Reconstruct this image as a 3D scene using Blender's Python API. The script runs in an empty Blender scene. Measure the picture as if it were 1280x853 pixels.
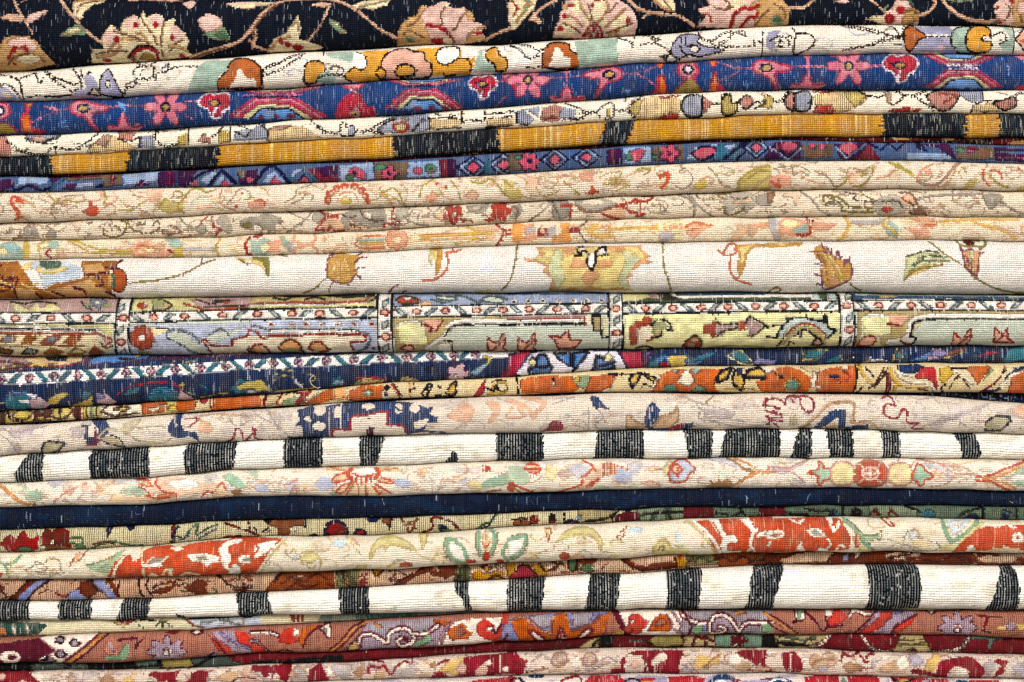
import bpy, math
import numpy as np

S = bpy.context.scene
PX = 0.001                      # one millimetre of rug per unit used in the tables below
R = math.radians

# ---------------- camera, sky, light, exposure ----------------
cam_d = bpy.data.cameras.new('camera')
cam = bpy.data.objects.new('camera', cam_d)
S.collection.objects.link(cam)
cam.location = (0, -3.0, 0)
cam.rotation_euler = (R(90), 0, 0)
cam_d.sensor_width = 36
cam_d.lens = 36 * 3.0 / 1.28
cam_d.clip_end = 100
S.camera = cam

world = bpy.data.worlds.new('World')
S.world = world
world.use_nodes = True
wn = world.node_tree
bg = wn.nodes['Background']
sky = wn.nodes.new('ShaderNodeTexSky')
sky.sky_type = 'NISHITA'
sky.sun_disc = False
sky.sun_elevation = R(32)
sky.sun_rotation = R(198)
sky.air_density = 1.0
sky.dust_density = 4.0
hs = wn.nodes.new('ShaderNodeHueSaturation')
hs.inputs['Saturation'].default_value = 0.35
wn.links.new(sky.outputs[0], hs.inputs['Color'])
wn.links.new(hs.outputs[0], bg.inputs[0])
bg.inputs[1].default_value = 0.15

sun_d = bpy.data.lights.new('sun', 'SUN')
sun_d.energy = 2.6
sun_d.angle = R(14)
sun_d.color = (1.0, 0.975, 0.94)
sun = bpy.data.objects.new('sun', sun_d)
S.collection.objects.link(sun)
sun.rotation_euler = (R(58), 0, R(-18))

S.view_settings.view_transform = 'Standard'
S.view_settings.look = 'None'
S.view_settings.exposure = -0.08
S.view_settings.gamma = 1.0

# ---------------- geometry of the pile ----------------
XK = np.array([-160, 0, 160, 320, 480, 640, 800, 960, 1120, 1280, 1440.])
X0, X1 = -110.0, 1390.0

def lin(c):
    c = np.asarray(c, float) / 255.0
    return np.where(c <= 0.04045, c / 12.92, ((c + 0.055) / 1.055) ** 2.4)

def smooth(xs, ys, x):
    """Catmull-Rom style curve through evenly spaced knots."""
    t = (x - xs[0]) / (xs[1] - xs[0])
    i = np.clip(np.floor(t).astype(int), 0, len(xs) - 2)
    f = t - i
    g = lambda k: ys[np.clip(k, 0, len(ys) - 1)]
    p0, p1, p2, p3 = g(i - 1), g(i), g(i + 1), g(i + 2)
    return 0.5 * (2 * p1 + (p2 - p0) * f + (2 * p0 - 5 * p1 + 4 * p2 - p3) * f ** 2 + (3 * p1 - p0 - 3 * p2 + p3) * f ** 3)

def wob(x, seed, wl, amp):
    r = np.random.RandomState(seed)
    out = np.zeros_like(x)
    for k in range(5):
        out += np.sin(x / (wl * (0.4 + r.rand() * 1.2)) * 6.283 + r.rand() * 6.283)
    return out * amp / 2.2

SEAM = {}
def seam(name, *v):
    v = np.array(v, float)
    v = np.concatenate([[v[0] + (v[0] - v[1]) * .6], v, [v[-1] + (v[-1] - v[-2]) * .6]])
    SEAM[name] = v
def seam_y(name, x):
    return smooth(XK, SEAM[name], x) + wob(x, abs(hash_(name)), 150, 0.7)
def hash_(s):
    h = 7
    for c in s: h = (h * 31 + ord(c)) % 99991
    return h

seam('s00', -70, -64, -60, -60, -62, -60, -58, -58, -60)
seam('s0', -14, -4, -1, -5, -10, -12, -5, -3, -10)
seam('s1', 91, 80, 70, 60, 55, 45, 34, 32, 35)
seam('s2', 129, 122, 113, 102, 93, 81, 72, 68, 70)
seam('s3', 170, 164, 154, 145, 133, 120, 113, 113, 114)
seam('s4', 197, 190, 179, 171, 160, 151, 144, 142, 143)
seam('s5', 220, 215, 206, 198, 188, 179, 172, 171, 172)
seam('s5b', 222, 217, 207.5, 201, 191, 182, 176, 178, 181.5)
seam('s6', 242, 237, 232, 226, 218, 207, 202, 201.5, 205)
seam('s7', 279, 274, 266, 260, 253, 245, 238.5, 237, 239)
seam('s8', 301, 299, 294.5, 288, 279, 274, 272, 271, 272.5)
seam('s9', 325, 323, 320, 315, 307, 304, 302, 301, 302)
seam('s10', 374, 372.5, 371, 367.5, 366, 366, 366, 367, 369)
seam('s11', 445, 444, 442, 440, 438.5, 436, 434.5, 432.5, 432)
seam('s12', 514, 504.5, 494, 479.5, 471, 460, 457, 454, 454)
seam('s13', 531, 521, 510, 500, 494, 490, 491, 490.5, 492)
seam('s13b', 532.5, 522.5, 511.5, 501.5, 495.5, 491.5, 492.5, 493.5, 504)
seam('s14', 569, 560, 551, 544, 541, 538, 536, 538, 543.5)
seam('s15', 603, 598, 586, 582, 576, 573, 572, 573, 575)
seam('s16', 634, 631, 621, 620, 616, 612, 610, 610.5, 614)
seam('s17', 662, 658, 650, 647, 641.5, 636, 633, 632, 634)
seam('s18', 691, 684, 671, 669, 659, 652, 646, 647, 650)
seam('s19', 724, 722, 716, 711, 703, 696, 690, 690, 691)
seam('s20', 752, 749, 741, 733, 724, 715.5, 707, 706, 707)
seam('s21', 775, 774, 769, 767, 763, 761, 760.5, 761, 762)
seam('s22', 797, 791, 784, 774, 765.5, 762.5, 762, 762.5, 763.5)
seam('s23', 829, 827, 817, 812, 802, 794, 793, 793, 797)
seam('s24', 839, 837.5, 832, 825, 815, 810, 811, 815, 819)
seam('s25', 862, 859, 855, 849, 844, 842, 842, 846, 848)
seam('s26', 910, 908, 905, 902, 900, 898, 898, 900, 902)

# unseen pale ground under the pile, added to bounce sun onto the folds
def bounce_ground_sheet():
    me = bpy.data.meshes.new('ground')
    z = (426.5 - 906) * PX
    me.from_pydata([(-15, -15, z), (15, -15, z), (15, 15, z), (-15, 15, z)], [], [(0, 1, 2, 3)])
    m = bpy.data.materials.new('bounce_ground'); m.use_nodes = True
    N = m.node_tree.nodes; b = N['Principled BSDF']; b.inputs['Roughness'].default_value = .9
    n = N.new('ShaderNodeTexNoise'); n.inputs['Scale'].default_value = 6; n.inputs['Detail'].default_value = 8
    c = N.new('ShaderNodeValToRGB'); c.color_ramp.elements[0].color = (.28, .265, .245, 1); c.color_ramp.elements[1].color = (.45, .43, .40, 1)
    tc = N.new('ShaderNodeTexCoord')
    m.node_tree.links.new(tc.outputs['Object'], n.inputs['Vector'])
    m.node_tree.links.new(n.outputs[0], c.inputs[0]); m.node_tree.links.new(c.outputs[0], b.inputs['Base Color'])
    me.materials.append(m)
    o = bpy.data.objects.new('ground', me); S.collection.objects.link(o); o['kind'] = 'structure'
bounce_ground_sheet()

# nose profile: unit superellipse, half height 1, depth D; arc table
def profile(D, p):
    th = np.linspace(0, math.pi / 2, 400)
    y = np.sin(th) ** (2 / p)
    z = D * np.cos(th) ** (2 / p)
    s = np.concatenate([[0], np.cumsum(np.hypot(np.diff(y), np.diff(z)))])
    return s, y, z            # from the front tip (y=0,z=D) to the top (y=1,z=0)

PAL = {}
def pal(txt):
    for tok in txt.split():
        k, v = tok.split('=')
        PAL[k] = tuple(int(v[i:i + 2], 16) for i in (0, 2, 4))

MOTIF = {}
# ---------------- woven patterns, drawn knot by knot ----------------
class Rug:
    def __init__(self, top, bot, base, pitch=(1.8, 1.8), knot=(2.6, 2.7), D=0.42, p=2.25, off=0.0, seed=1, depth=300, gridded='', base_name=None):
        self.gridded = gridded
        self.knot = knot
        self.seed = seed
        self.rs = np.random.RandomState(seed)
        px, py = pitch
        self.pitch = pitch
        nx = int((X1 - X0) / px)
        xe = X0 + np.arange(nx + 1) * px
        t = seam_y(top, xe) + 0.35
        b = seam_y(bot, xe) - 0.35
        h = np.maximum(b - t, 0.6)
        m = (t + b) / 2
        s, yy, zz = profile(D * 2, p)
        L = s[-1]
        J = int(np.ceil((L * h.max() / 2 + 5) / py))
        sj = (np.arange(2 * J + 1) - J) * py            # arc position, + = downwards
        q = sj[:, None] / (h[None, :] / 2)
        aq = np.clip(np.abs(q), 0, L)
        Y = m[None] + np.sign(q) * np.interp(aq, s, yy) * h[None] / 2
        wv = off + wob(xe, seed * 13 + 5, 420, 2.0) + wob(xe, seed * 7 + 3, 90, 0.35)
        Z = np.interp(aq, s, zz) * h[None] / 2
        Z = Z - np.maximum(np.abs(q) - L, 0) * h[None] / 2 - wv[None]
        # slight irregularity of the cloth
        n = wob(xe[None] + sj[:, None] * 1.7, seed + 90, 37, 0.22) * (np.abs(q) < L * .8)
        Z = Z + n
        Xg = np.repeat(xe[None], 2 * J + 1, 0)
        # last rows run to the back of the pile
        Zb = np.full((1, nx + 1), -float(depth))
        Xg = np.vstack([Xg[:1], Xg, Xg[-1:]]); Y = np.vstack([t[None], Y, b[None]]); Z = np.vstack([Zb, Z, Zb])
        self.V = np.stack([Xg, Y, Z], -1)
        self.head = 0
        self.t, self.b, self.xe = t, b, xe
        c = lambda A: (A[:-1, :-1] + A[1:, :-1] + A[:-1, 1:] + A[1:, 1:]) / 4
        self.X, self.Y = c(Xg), c(Y)
        self.q = np.vstack([np.full((1, nx + 1), -9), q, np.full((1, nx + 1), 9)])
        self.rows, self.cols = self.X.shape
        self.img = np.empty((self.rows, self.cols, 3)); self.img[:] = base; self.base = base
        self.fleck = np.zeros((self.rows, self.cols))
        self.grid = np.full((self.rows, self.cols), float(base_name in gridded) if base_name else 0.0)
        self.J = J
        self.ox = self.oy = 0.0; self.k = np.array([.25, .25])
        self.jit = 0.0

    # --- shape masks ---
    def win(self, x0, x1):
        a = int(np.clip((x0 - X0) / self.pitch[0] - 1, 0, self.cols)); b = int(np.clip((x1 - X0) / self.pitch[0] + 2, 0, self.cols))
        return slice(a, max(b, a + 1))
    def tr(self, pts):
        pts = np.asarray(pts, float).reshape(-1, 2) * self.k
        return pts + (self.ox, self.oy)
    def col(self, name, sl, m):
        c = np.array(PAL[name], float)
        self.img[:, sl][m] = c
        self.grid[:, sl][m] = float(name in self.gridded)
    def poly(self, name, pts, raw=False):
        P = pts if raw else self.tr(pts)
        sl = self.win(P[:, 0].min(), P[:, 0].max())
        X, Y = self.X[:, sl], self.Y[:, sl]
        ins = np.zeros(X.shape, bool)
        for i in range(len(P)):
            (xa, ya), (xb, yb) = P[i - 1], P[i]
            if ya == yb: continue
            c = ((ya > Y) != (yb > Y)) & (X < (xb - xa) * (Y - ya) / (yb - ya) + xa)
            ins ^= c
        self.col(name, sl, ins)
    def line(self, name, w, pts, raw=False, dash=0):
        P = pts if raw else self.tr(pts)
        hw = w / 2
        sl = self.win(P[:, 0].min() - w, P[:, 0].max() + w)
        X, Y = self.X[:, sl], self.Y[:, sl]
        m = np.zeros(X.shape, bool)
        for i in range(len(P) - 1):
            a, d = P[i], P[i + 1] - P[i]
            L2 = max(d @ d, 1e-6)
            u = np.clip(((X - a[0]) * d[0] + (Y - a[1]) * d[1]) / L2, 0, 1)
            m |= (X - a[0] - u * d[0]) ** 2 + (Y - a[1] - u * d[1]) ** 2 < hw * hw
        if dash:
            r = np.arange(self.cols)[sl][None] + 0 * np.arange(self.rows)[:, None]
            m &= ((r + 2 * np.arange(self.rows)[:, None]) % 4) != 0
        self.col(name, sl, m)
    def ell(self, name, cx, cy, rx, ry, rot=0):
        c = self.tr([(cx, cy)])[0]
        rx *= abs(self.k[0]); ry *= abs(self.k[1])
        if self.k[0] * self.k[1] < 0: rot = -rot
        R_ = max(rx, ry) + 2
        sl = self.win(c[0] - R_, c[0] + R_)
        dx, dy = self.X[:, sl] - c[0], self.Y[:, sl] - c[1]
        a = R(rot); u = dx * math.cos(a) + dy * math.sin(a); v = -dx * math.sin(a) + dy * math.cos(a)
        self.col(name, sl, (u / rx) ** 2 + (v / ry) ** 2 < 1)
    def curve(self, pts):
        P = np.asarray(pts, float).reshape(-1, 2)
        if len(P) < 3: return P
        Q = np.vstack([2 * P[0] - P[1], P, 2 * P[-1] - P[-2]])
        out = []
        for i in range(1, len(Q) - 2):
            p0, p1, p2, p3 = Q[i - 1:i + 3]
            for f in np.linspace(0, 1, 6)[:-1]:
                out.append(0.5 * (2 * p1 + (p2 - p0) * f + (2 * p0 - 5 * p1 + 4 * p2 - p3) * f * f + (3 * p1 - p0 - 3 * p2 + p3) * f ** 3))
        out.append(P[-1])
        return np.array(out)
    def flower(self, n, cx, cy, r, petal, outline, heart, sy=1.0, rot=0, pw=0.36, ow=2.2):
        for ps, nm, rr in ((1, outline, 1.0), (0, petal, 0.84)):
            if nm == '-': continue
            for i in range(n):
                a = R(rot + 360 * i / n)
                d = r * 0.58
                ex, ey = cx + d * math.cos(a), cy + d * sy * math.sin(a)
                g = ow / abs(self.k[0]) if ps else 0
                self.ell(nm, ex, ey, r * 0.42 + g * .5, (r * pw + g * .5) * (sy if sy < 1 else 1), math.degrees(math.atan2(sy * math.sin(a), math.cos(a))))
        if heart != '-': self.ell(heart, cx, cy, r * 0.24, r * 0.24 * max(sy, .7))

    # --- the little drawing language used by the tables ---
    def draw(self, txt):
        for ln in txt.strip().splitlines():
            ln = ln.split('#')[0].split()
            if not ln: continue
            c, a = ln[0], ln[1:]
            f = lambda k: [float(v) for v in a[k:]]
            if c == 'Z': self.ox, self.oy = float(a[0]), float(a[1]); self.k = np.array([.25, .25])
            elif c == 'P': self.poly(a[0], f(1))
            elif c == 'S':                                       # smooth blob
                p = np.asarray(f(1)).reshape(-1, 2); q = self.curve(np.vstack([p, p[:1]])); self.poly(a[0], q)
            elif c == 'O':                                       # outlined polygon
                p = np.asarray(f(3)).reshape(-1, 2); self.poly(a[0], p); self.line(a[1], float(a[2]), np.vstack([p, p[:1]]))
            elif c == 'C':                                       # smooth outlined blob
                p = np.asarray(f(3)).reshape(-1, 2); q = self.curve(np.vstack([p, p[:1]])); self.poly(a[0], q); self.line(a[1], float(a[2]), q)
            elif c == 'L': self.line(a[0], float(a[1]), f(2))
            elif c == 'V': self.line(a[0], float(a[1]), self.curve(f(2)))      # vine
            elif c == 'D': self.line(a[0], float(a[1]) + .75, self.curve(f(2)), dash=2)
            elif c == 'E': self.ell(a[0], *f(1))
            elif c == 'R':                                       # ringed dot: fill ring cx cy rx ry
                x, y, rx, ry = f(2); self.ell(a[1], x, y, rx, ry); self.ell(a[0], x, y, rx * .62, ry * .62)
            elif c == 'F': self.flower(int(a[0]), float(a[1]), float(a[2]), float(a[3]), a[4], a[5], a[6], *[float(v) for v in a[7:]])
            elif c == 'B':                                       # band between two fractions of the rug height, x0 x1
                self.band(a[0], *f(1))
            elif c == 'T':                                       # stamp a motif: name x y [sx sy]
                g = f(1); sx = g[2] if len(g) > 2 else 1.0; sy = g[3] if len(g) > 3 else abs(sx)
                keep = (self.ox, self.oy, self.k)
                self.ox += g[0] * self.k[0]; self.oy += g[1] * self.k[1]; self.k = self.k * (sx, sy)
                self.draw(MOTIF[a[0]])
                self.ox, self.oy, self.k = keep
            elif c == 'W': self.scrolls(a[0], int(a[1]), float(a[2]), int(a[3]))
            elif c == 'M': self.mottle(a[0], *f(1))
            elif c == 'K': self.flk(*f(0))
            else: raise ValueError(c)
    def frac(self):
        h = (np.interp(self.X[0], self.xe, self.b) - np.interp(self.X[0], self.xe, self.t))[None]
        return (self.Y - np.interp(self.X[0], self.xe, self.t)[None]) / h
    def band(self, name, f0, f1, x0=-200, x1=1500):
        fr = self.frac()
        m = (fr >= f0) & (fr < f1) & (self.X >= x0) & (self.X < x1)
        self.img[m] = PAL[name]
        self.grid[m] = float(name in self.gridded)
    def mottle(self, name, amt, sx=14, sy=6, x0=-200, x1=1500, y0=-99, y1=999, strength=1.0, seed=0):
        n = self.noise(sx, sy, seed)
        m = (n > np.quantile(n, 1 - amt)) & (self.X >= x0) & (self.X < x1) & (self.Y >= y0) & (self.Y < y1)
        self.img[m] = self.img[m] * (1 - strength) + np.array(PAL[name], float) * strength
    def noise(self, sx, sy, seed=0):
        r = np.random.RandomState(self.seed * 31 + int(seed))
        ax, ay = self.X / sx, (np.arange(self.rows)[:, None] * self.pitch[1] / sy + 0 * self.X)
        g = r.rand(64, 64)
        ix, iy = np.floor(ax).astype(int), np.floor(ay).astype(int)
        fx, fy = ax - ix, ay - iy
        fx = fx * fx * (3 - 2 * fx); fy = fy * fy * (3 - 2 * fy)
        G = lambda i, j: g[i % 64, j % 64]
        return (G(iy, ix) * (1 - fx) + G(iy, ix + 1) * fx) * (1 - fy) + (G(iy + 1, ix) * (1 - fx) + G(iy + 1, ix + 1) * fx) * fy
    def scrolls(self, name, n, mixf, seed):
        """small faint tendrils and hooked leaves between the large motifs"""
        rs = np.random.RandomState(self.seed * 17 + seed)
        PAL['_w'] = tuple(np.array(self.base) * (1 - mixf) + np.array(PAL[name], float) * mixf)
        for _ in range(n):
            x = rs.uniform(X0 + 20, X1 - 20)
            t, b = np.interp(x, self.xe, self.t), np.interp(x, self.xe, self.b)
            y = rs.uniform(t, b); a = rs.uniform(0, 6.283); cu = rs.choice([-1, 1]) * rs.uniform(.25, .75)
            P = [(x, y)]
            for k in range(rs.randint(4, 8)):
                st = rs.uniform(3, 5.5)
                x += math.cos(a) * st * 1.3; y += math.sin(a) * st * .7; a += cu
                P.append((x, y))
            self.line('_w', rs.choice([1.7, 2.1]), self.curve(P), raw=True, dash=rs.randint(0, 2))
            if rs.rand() < .45:
                ex, ey = P[-1]; r = rs.uniform(2, 4)
                q = np.array([(ex - r * 1.4, ey), (ex, ey - r * .8), (ex + r * 1.4, ey + .5), (ex, ey + r * .7)])
                self.poly('_w', q, raw=True)
    def flk(self, dark, light, thr=90):
        """white foundation threads that show between the yarns: more of them on dark wool"""
        lum = self.img.mean(-1)
        self.fleck = np.where(lum < thr, dark, light)

    # --- mesh ---
    def build(self, name, label, groove_shade=(150, 135, 115), row=0.3, colg=0.15, fleckc=(225, 222, 215), bump=0.5, bs=None,
              jitter=0.07, fsize=(3.0, 3.0), abr=0.05, gain=1.0, ragged=0.05, dark=(40, 30, 28), warp=0.06, fade=0.0, edge=None, edgea=0.4):
        # fine outlines woven where two colours meet, and yarn lots that differ a little inside one motif
        I = self.img
        base = np.array(self.base, float)
        if edge is not None:
            d = np.abs(np.diff(I, axis=1)).sum(-1) > 30; d2 = np.abs(np.diff(I, axis=0)).sum(-1) > 30
            isb = np.abs(I - base).sum(-1) < 6
            em = np.zeros(I.shape[:2], bool); em[:, 1:] |= d; em[:-1] |= d2
            em &= ~isb & (self.noise(6, 4, 21) > .3)
            I = np.where(em[..., None], I * (1 - edgea) + np.array(edge, float) * edgea, I)
        lot = np.round((self.noise(9, 6, 22) - .5) * 5) / 5
        notb = (np.abs(self.img - base).sum(-1) > 6)
        I = I * (1 + np.where(notb, lot * .2, lot * .04))[..., None]
        if fade: I = I * (1 - fade) + base * fade
        self.img = np.clip(I, 0, 255)
        # stray knots: a few take the colour of the one beside them
        rr = np.random.RandomState(self.seed + 77)
        for ax in (0, 1):
            mv = rr.rand(self.rows, self.cols) < ragged
            self.img = np.where(mv[..., None], np.roll(self.img, 1, ax), self.img)
            self.grid = np.where(mv, np.roll(self.grid, 1, ax), self.grid)
        img = self.img
        lum = img.mean(-1)
        gapf = np.clip((lum - 40) / 150, warp, 1) * (1 - self.grid) + self.grid * 3.2
        # mirrored continuation outside the part that was traced
        X = self.X[0]
        for i in np.where(X < 0)[0]:
            j = np.argmin(np.abs(X + X[i])); img[:, i] = img[:, j]; self.fleck[:, i] = self.fleck[:, j]; gapf[:, i] = gapf[:, j]
        for i in np.where(X > 1280)[0]:
            j = np.argmin(np.abs(X - (2560 - X[i]))); img[:, i] = img[:, j]; self.fleck[:, i] = self.fleck[:, j]; gapf[:, i] = gapf[:, j]
        mean = img.mean(-1, keepdims=True)
        img = mean + (img - mean) * 1.06
        lin_img = lin(np.clip(img, 0, 255)) ** 1.17 * 0.87 * gain
        r = self.rs
        v = 1 + jitter * r.randn(self.rows, self.cols)
        v *= 1 + jitter * .8 * r.randn(self.rows, 1) * 0.7
        v *= 1 + abr * (self.noise(60, 9, 5) - .5) * 2
        v *= 1 + abr * (self.noise(9, 60, 6) - .5) * 2
        tint = 1 + 0.02 * r.randn(self.rows, self.cols, 3)
        rgba = np.ones((self.rows, self.cols, 4), np.float32)
        rgba[..., :3] = np.clip(lin_img * v[..., None] * tint, 0.004, 0.87)
        rgba[..., 3] = np.clip(self.fleck * (0.35 + 1.3 * self.noise(40, 30, 9)), 0, 1)
        R_, C_ = self.rows + 1, self.cols + 1
        V = self.V.reshape(-1, 3)
        co = np.stack([(V[:, 0] - 640) * PX, -V[:, 2] * PX, (426.5 - V[:, 1]) * PX], -1)
        base = (np.arange(self.rows)[:, None] * C_ + np.arange(self.cols)[None]).reshape(-1)
        F = np.stack([base, base + C_, base + C_ + 1, base + 1], -1)
        uvv = np.stack(np.meshgrid(np.arange(C_), np.arange(R_)), -1).reshape(-1, 2).astype(np.float32)
        uvv *= np.array([self.pitch[0] / self.knot[0], self.pitch[1] / self.knot[1]], np.float32)
        # inner faces of the fold (the sheet is folded double) with the two cut ends
        ncol = 26
        ci = np.linspace(0, self.cols, ncol).astype(int)
        t, b = self.t[ci], self.b[ci]; h = np.maximum(b - t, .6)
        slit, inner = [], []
        th = np.linspace(-90, 90, 7)
        zf = self.V[1:-1, ci, 2].max(0) - h * .30
        for k, a in enumerate(th):
            yy = (t + b) / 2 + math.sin(R(a)) * h * .06
            zz = zf + math.cos(R(a)) * h * .05
            inner.append(np.stack([self.xe[ci], yy, zz], -1))
        first = np.stack([self.xe[ci], (t + b) / 2 - h * .06, np.full(ncol, -299.)], -1)
        last = np.stack([self.xe[ci], (t + b) / 2 + h * .06, np.full(ncol, -299.)], -1)
        inner = np.array([first] + inner + [last])                     # 9 x ncol x 3
        nin = inner.shape[0]
        I = inner.reshape(-1, 3)
        ico = np.stack([(I[:, 0] - 640) * PX, -I[:, 2] * PX, (426.5 - I[:, 1]) * PX], -1)
        nb = len(co)
        ib = (np.arange(nin - 1)[:, None] * ncol + np.arange(ncol - 1)[None]).reshape(-1) + nb
        IF = np.stack([ib, ib + 1, ib + ncol + 1, ib + ncol], -1)
        co = np.vstack([co, ico])
        quads = np.vstack([F, IF])
        capL = list(range(0, R_ * C_, C_)) + [nb + k * ncol for k in range(nin)][::-1]
        capR = [v_ + C_ - 1 for v_ in range(0, R_ * C_, C_)][::-1] + [nb + k * ncol + ncol - 1 for k in range(nin)]
        loops = np.concatenate([quads.reshape(-1), capL, capR]).astype(np.int32)
        nq = len(quads)
        ls = np.concatenate([np.arange(nq) * 4, [nq * 4, nq * 4 + len(capL)]]).astype(np.int32)
        me = bpy.data.meshes.new(name)
        me.vertices.add(len(co)); me.vertices.foreach_set('co', co.astype(np.float32).reshape(-1))
        me.loops.add(len(loops)); me.loops.foreach_set('vertex_index', loops)
        me.polygons.add(len(ls)); me.polygons.foreach_set('loop_start', ls)
        me.update(calc_edges=True)
        at = me.attributes.new('yarn', 'FLOAT_COLOR', 'FACE')
        edge = np.array([*(np.median(rgba.reshape(-1, 4)[:, :3], 0) * .8), 0], np.float32)
        full = np.vstack([rgba.reshape(-1, 4), np.repeat(edge[None], len(ls) - len(F), 0)])
        at.data.foreach_set('color', full.astype(np.float32).reshape(-1))
        ga = me.attributes.new('gap', 'FLOAT', 'FACE')
        ga.data.foreach_set('value', np.concatenate([gapf.reshape(-1), np.zeros(len(ls) - len(F))]).astype(np.float32))
        uvl = me.uv_layers.new(name='knots')
        uva = np.vstack([uvv, np.zeros((len(co) - nb, 2), np.float32)])
        uvl.data.foreach_set('uv', uva[loops].astype(np.float32).reshape(-1))
        sm = np.ones(len(ls), bool); sm[nq:] = False
        me.polygons.foreach_set('use_smooth', sm)
        me.validate()
        me.materials.append(wool(name, groove_shade, row, colg, fleckc, bump, bs or (1.0, 1.0), fsize, dark))
        o = bpy.data.objects.new(name, me)
        S.collection.objects.link(o)
        o['label'] = label; o['category'] = 'rug'
        return o

def wool(name, groove_shade, row, colg, fleckc, bump, bs, fsize, dark):
    m = bpy.data.materials.new('wool_' + name)
    m.use_nodes = True
    nt = m.node_tree; N = nt.nodes; Lk = nt.links
    bs_ = N['Principled BSDF']
    bs_.inputs['Roughness'].default_value = 0.92
    bs_.inputs['Specular IOR Level'].default_value = 0.03
    bs_.inputs['Sheen Weight'].default_value = 0.0
    def math_(op, a, b=None, c=None):
        n = N.new('ShaderNodeMath'); n.operation = op
        for i, v in enumerate((a, b, c)):
            if v is None: continue
            if isinstance(v, (int, float)): n.inputs[i].default_value = v
            else: Lk.new(v, n.inputs[i])
        return n.outputs[0]
    def mix(f, a, b):
        n = N.new('ShaderNodeMix'); n.data_type = 'RGBA'
        for v, i in ((f, 0), (a, 6), (b, 7)):
            if isinstance(v, (tuple, list)): n.inputs[i].default_value = (*v, 1)
            elif isinstance(v, (int, float)): n.inputs[i].default_value = v
            else: Lk.new(v, n.inputs[i])
        return n.outputs[2]
    at = N.new('ShaderNodeAttribute'); at.attribute_name = 'yarn'
    uv = N.new('ShaderNodeUVMap'); uv.uv_map = 'knots'
    sp = N.new('ShaderNodeSeparateXYZ'); Lk.new(uv.outputs[0], sp.inputs[0])
    # yarn wander
    nz = N.new('ShaderNodeTexNoise'); nz.inputs['Scale'].default_value = 0.35; nz.inputs['Detail'].default_value = 3
    Lk.new(uv.outputs[0], nz.inputs['Vector'])
    w = math_('MULTIPLY', math_('SUBTRACT', nz.outputs[0], 0.5), 0.7)
    u = math_('ADD', sp.outputs[0], w); v = math_('ADD', sp.outputs[1], w)
    au = math_('ABSOLUTE', math_('SUBTRACT', math_('FRACT', u), 0.5))      # 0 mid knot, .5 between knots
    av = math_('ABSOLUTE', math_('SUBTRACT', math_('FRACT', v), 0.5))
    wn_ = N.new('ShaderNodeTexNoise'); wn_.inputs['Scale'].default_value = 0.12; wn_.inputs['Detail'].default_value = 3
    Lk.new(uv.outputs[0], wn_.inputs['Vector'])
    wear = math_('MULTIPLY_ADD', wn_.outputs[0], 2.2, -0.1)
    gt = N.new('ShaderNodeAttribute'); gt.attribute_name = 'gap'
    isg = math_('GREATER_THAN', gt.outputs['Fac'], 1.5)
    # warps: pale cotton between the columns (dark in the rugs woven on dark warps)
    wc = N.new('ShaderNodeTexWhiteNoise'); wc.noise_dimensions = '1D'; Lk.new(math_('FLOOR', math_('ADD', u, 0.5)), wc.inputs['W'])
    gu = math_('MULTIPLY', math_('MAXIMUM', math_('MULTIPLY', math_('SUBTRACT', au, 0.22), 3.6), 0), colg)
    gu = math_('MULTIPLY', math_('MULTIPLY', gu, math_('MULTIPLY_ADD', wc.outputs[0], 1.3, 0.35)), wear)
    fc = mix(isg, (*tuple(lin((236, 224, 204)) * 0.8),), tuple(lin(dark) * 0.8))
    c0 = mix(math_('MINIMUM', math_('MULTIPLY', gu, gt.outputs['Fac']), 0.8), at.outputs['Color'], fc)
    # shade between the knot rows, painted in by darkening the yarn colour
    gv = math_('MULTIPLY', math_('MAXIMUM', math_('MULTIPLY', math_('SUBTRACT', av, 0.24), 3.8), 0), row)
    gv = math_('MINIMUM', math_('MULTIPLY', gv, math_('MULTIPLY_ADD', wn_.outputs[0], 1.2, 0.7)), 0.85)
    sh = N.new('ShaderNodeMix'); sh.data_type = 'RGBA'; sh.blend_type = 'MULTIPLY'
    Lk.new(gv, sh.inputs[0]); Lk.new(c0, sh.inputs[6]); sh.inputs[7].default_value = (*[0.42 * (.6 + .8 * float(x)) for x in lin(groove_shade)], 1)
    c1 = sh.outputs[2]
    # light threads
    fu = math_('FLOOR', math_('MULTIPLY', sp.outputs[0], fsize[0]))
    w1 = N.new('ShaderNodeTexWhiteNoise'); w1.noise_dimensions = '1D'; Lk.new(fu, w1.inputs['W'])
    fv = math_('FLOOR', math_('ADD', math_('DIVIDE', sp.outputs[1], fsize[1]), math_('MULTIPLY', w1.outputs[0], 9.0)))
    cb = N.new('ShaderNodeCombineXYZ'); Lk.new(fu, cb.inputs[0]); Lk.new(fv, cb.inputs[1])
    w2 = N.new('ShaderNodeTexWhiteNoise'); w2.noise_dimensions = '2D'; Lk.new(cb.outputs[0], w2.inputs['Vector'])
    fl = math_('LESS_THAN', w2.outputs[0], at.outputs['Alpha'])
    w4 = N.new('ShaderNodeTexWhiteNoise'); w4.noise_dimensions = '3D'; Lk.new(cb.outputs[0], w4.inputs['Vector'])
    w3 = math_('MULTIPLY', fl, math_('MULTIPLY_ADD', math_('POWER', w4.outputs[0], 1.8), 0.6, 0.08))
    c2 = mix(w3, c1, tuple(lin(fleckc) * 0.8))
    # fibre
    fb = N.new('ShaderNodeTexNoise'); fb.inputs['Scale'].default_value = 2.2; fb.inputs['Detail'].default_value = 4
    Lk.new(uv.outputs[0], fb.inputs['Vector'])
    hsn = N.new('ShaderNodeHueSaturation'); Lk.new(c2, hsn.inputs['Color'])
    Lk.new(math_('MULTIPLY_ADD', fb.outputs[0], 0.30, 0.85), hsn.inputs['Value'])
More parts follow.
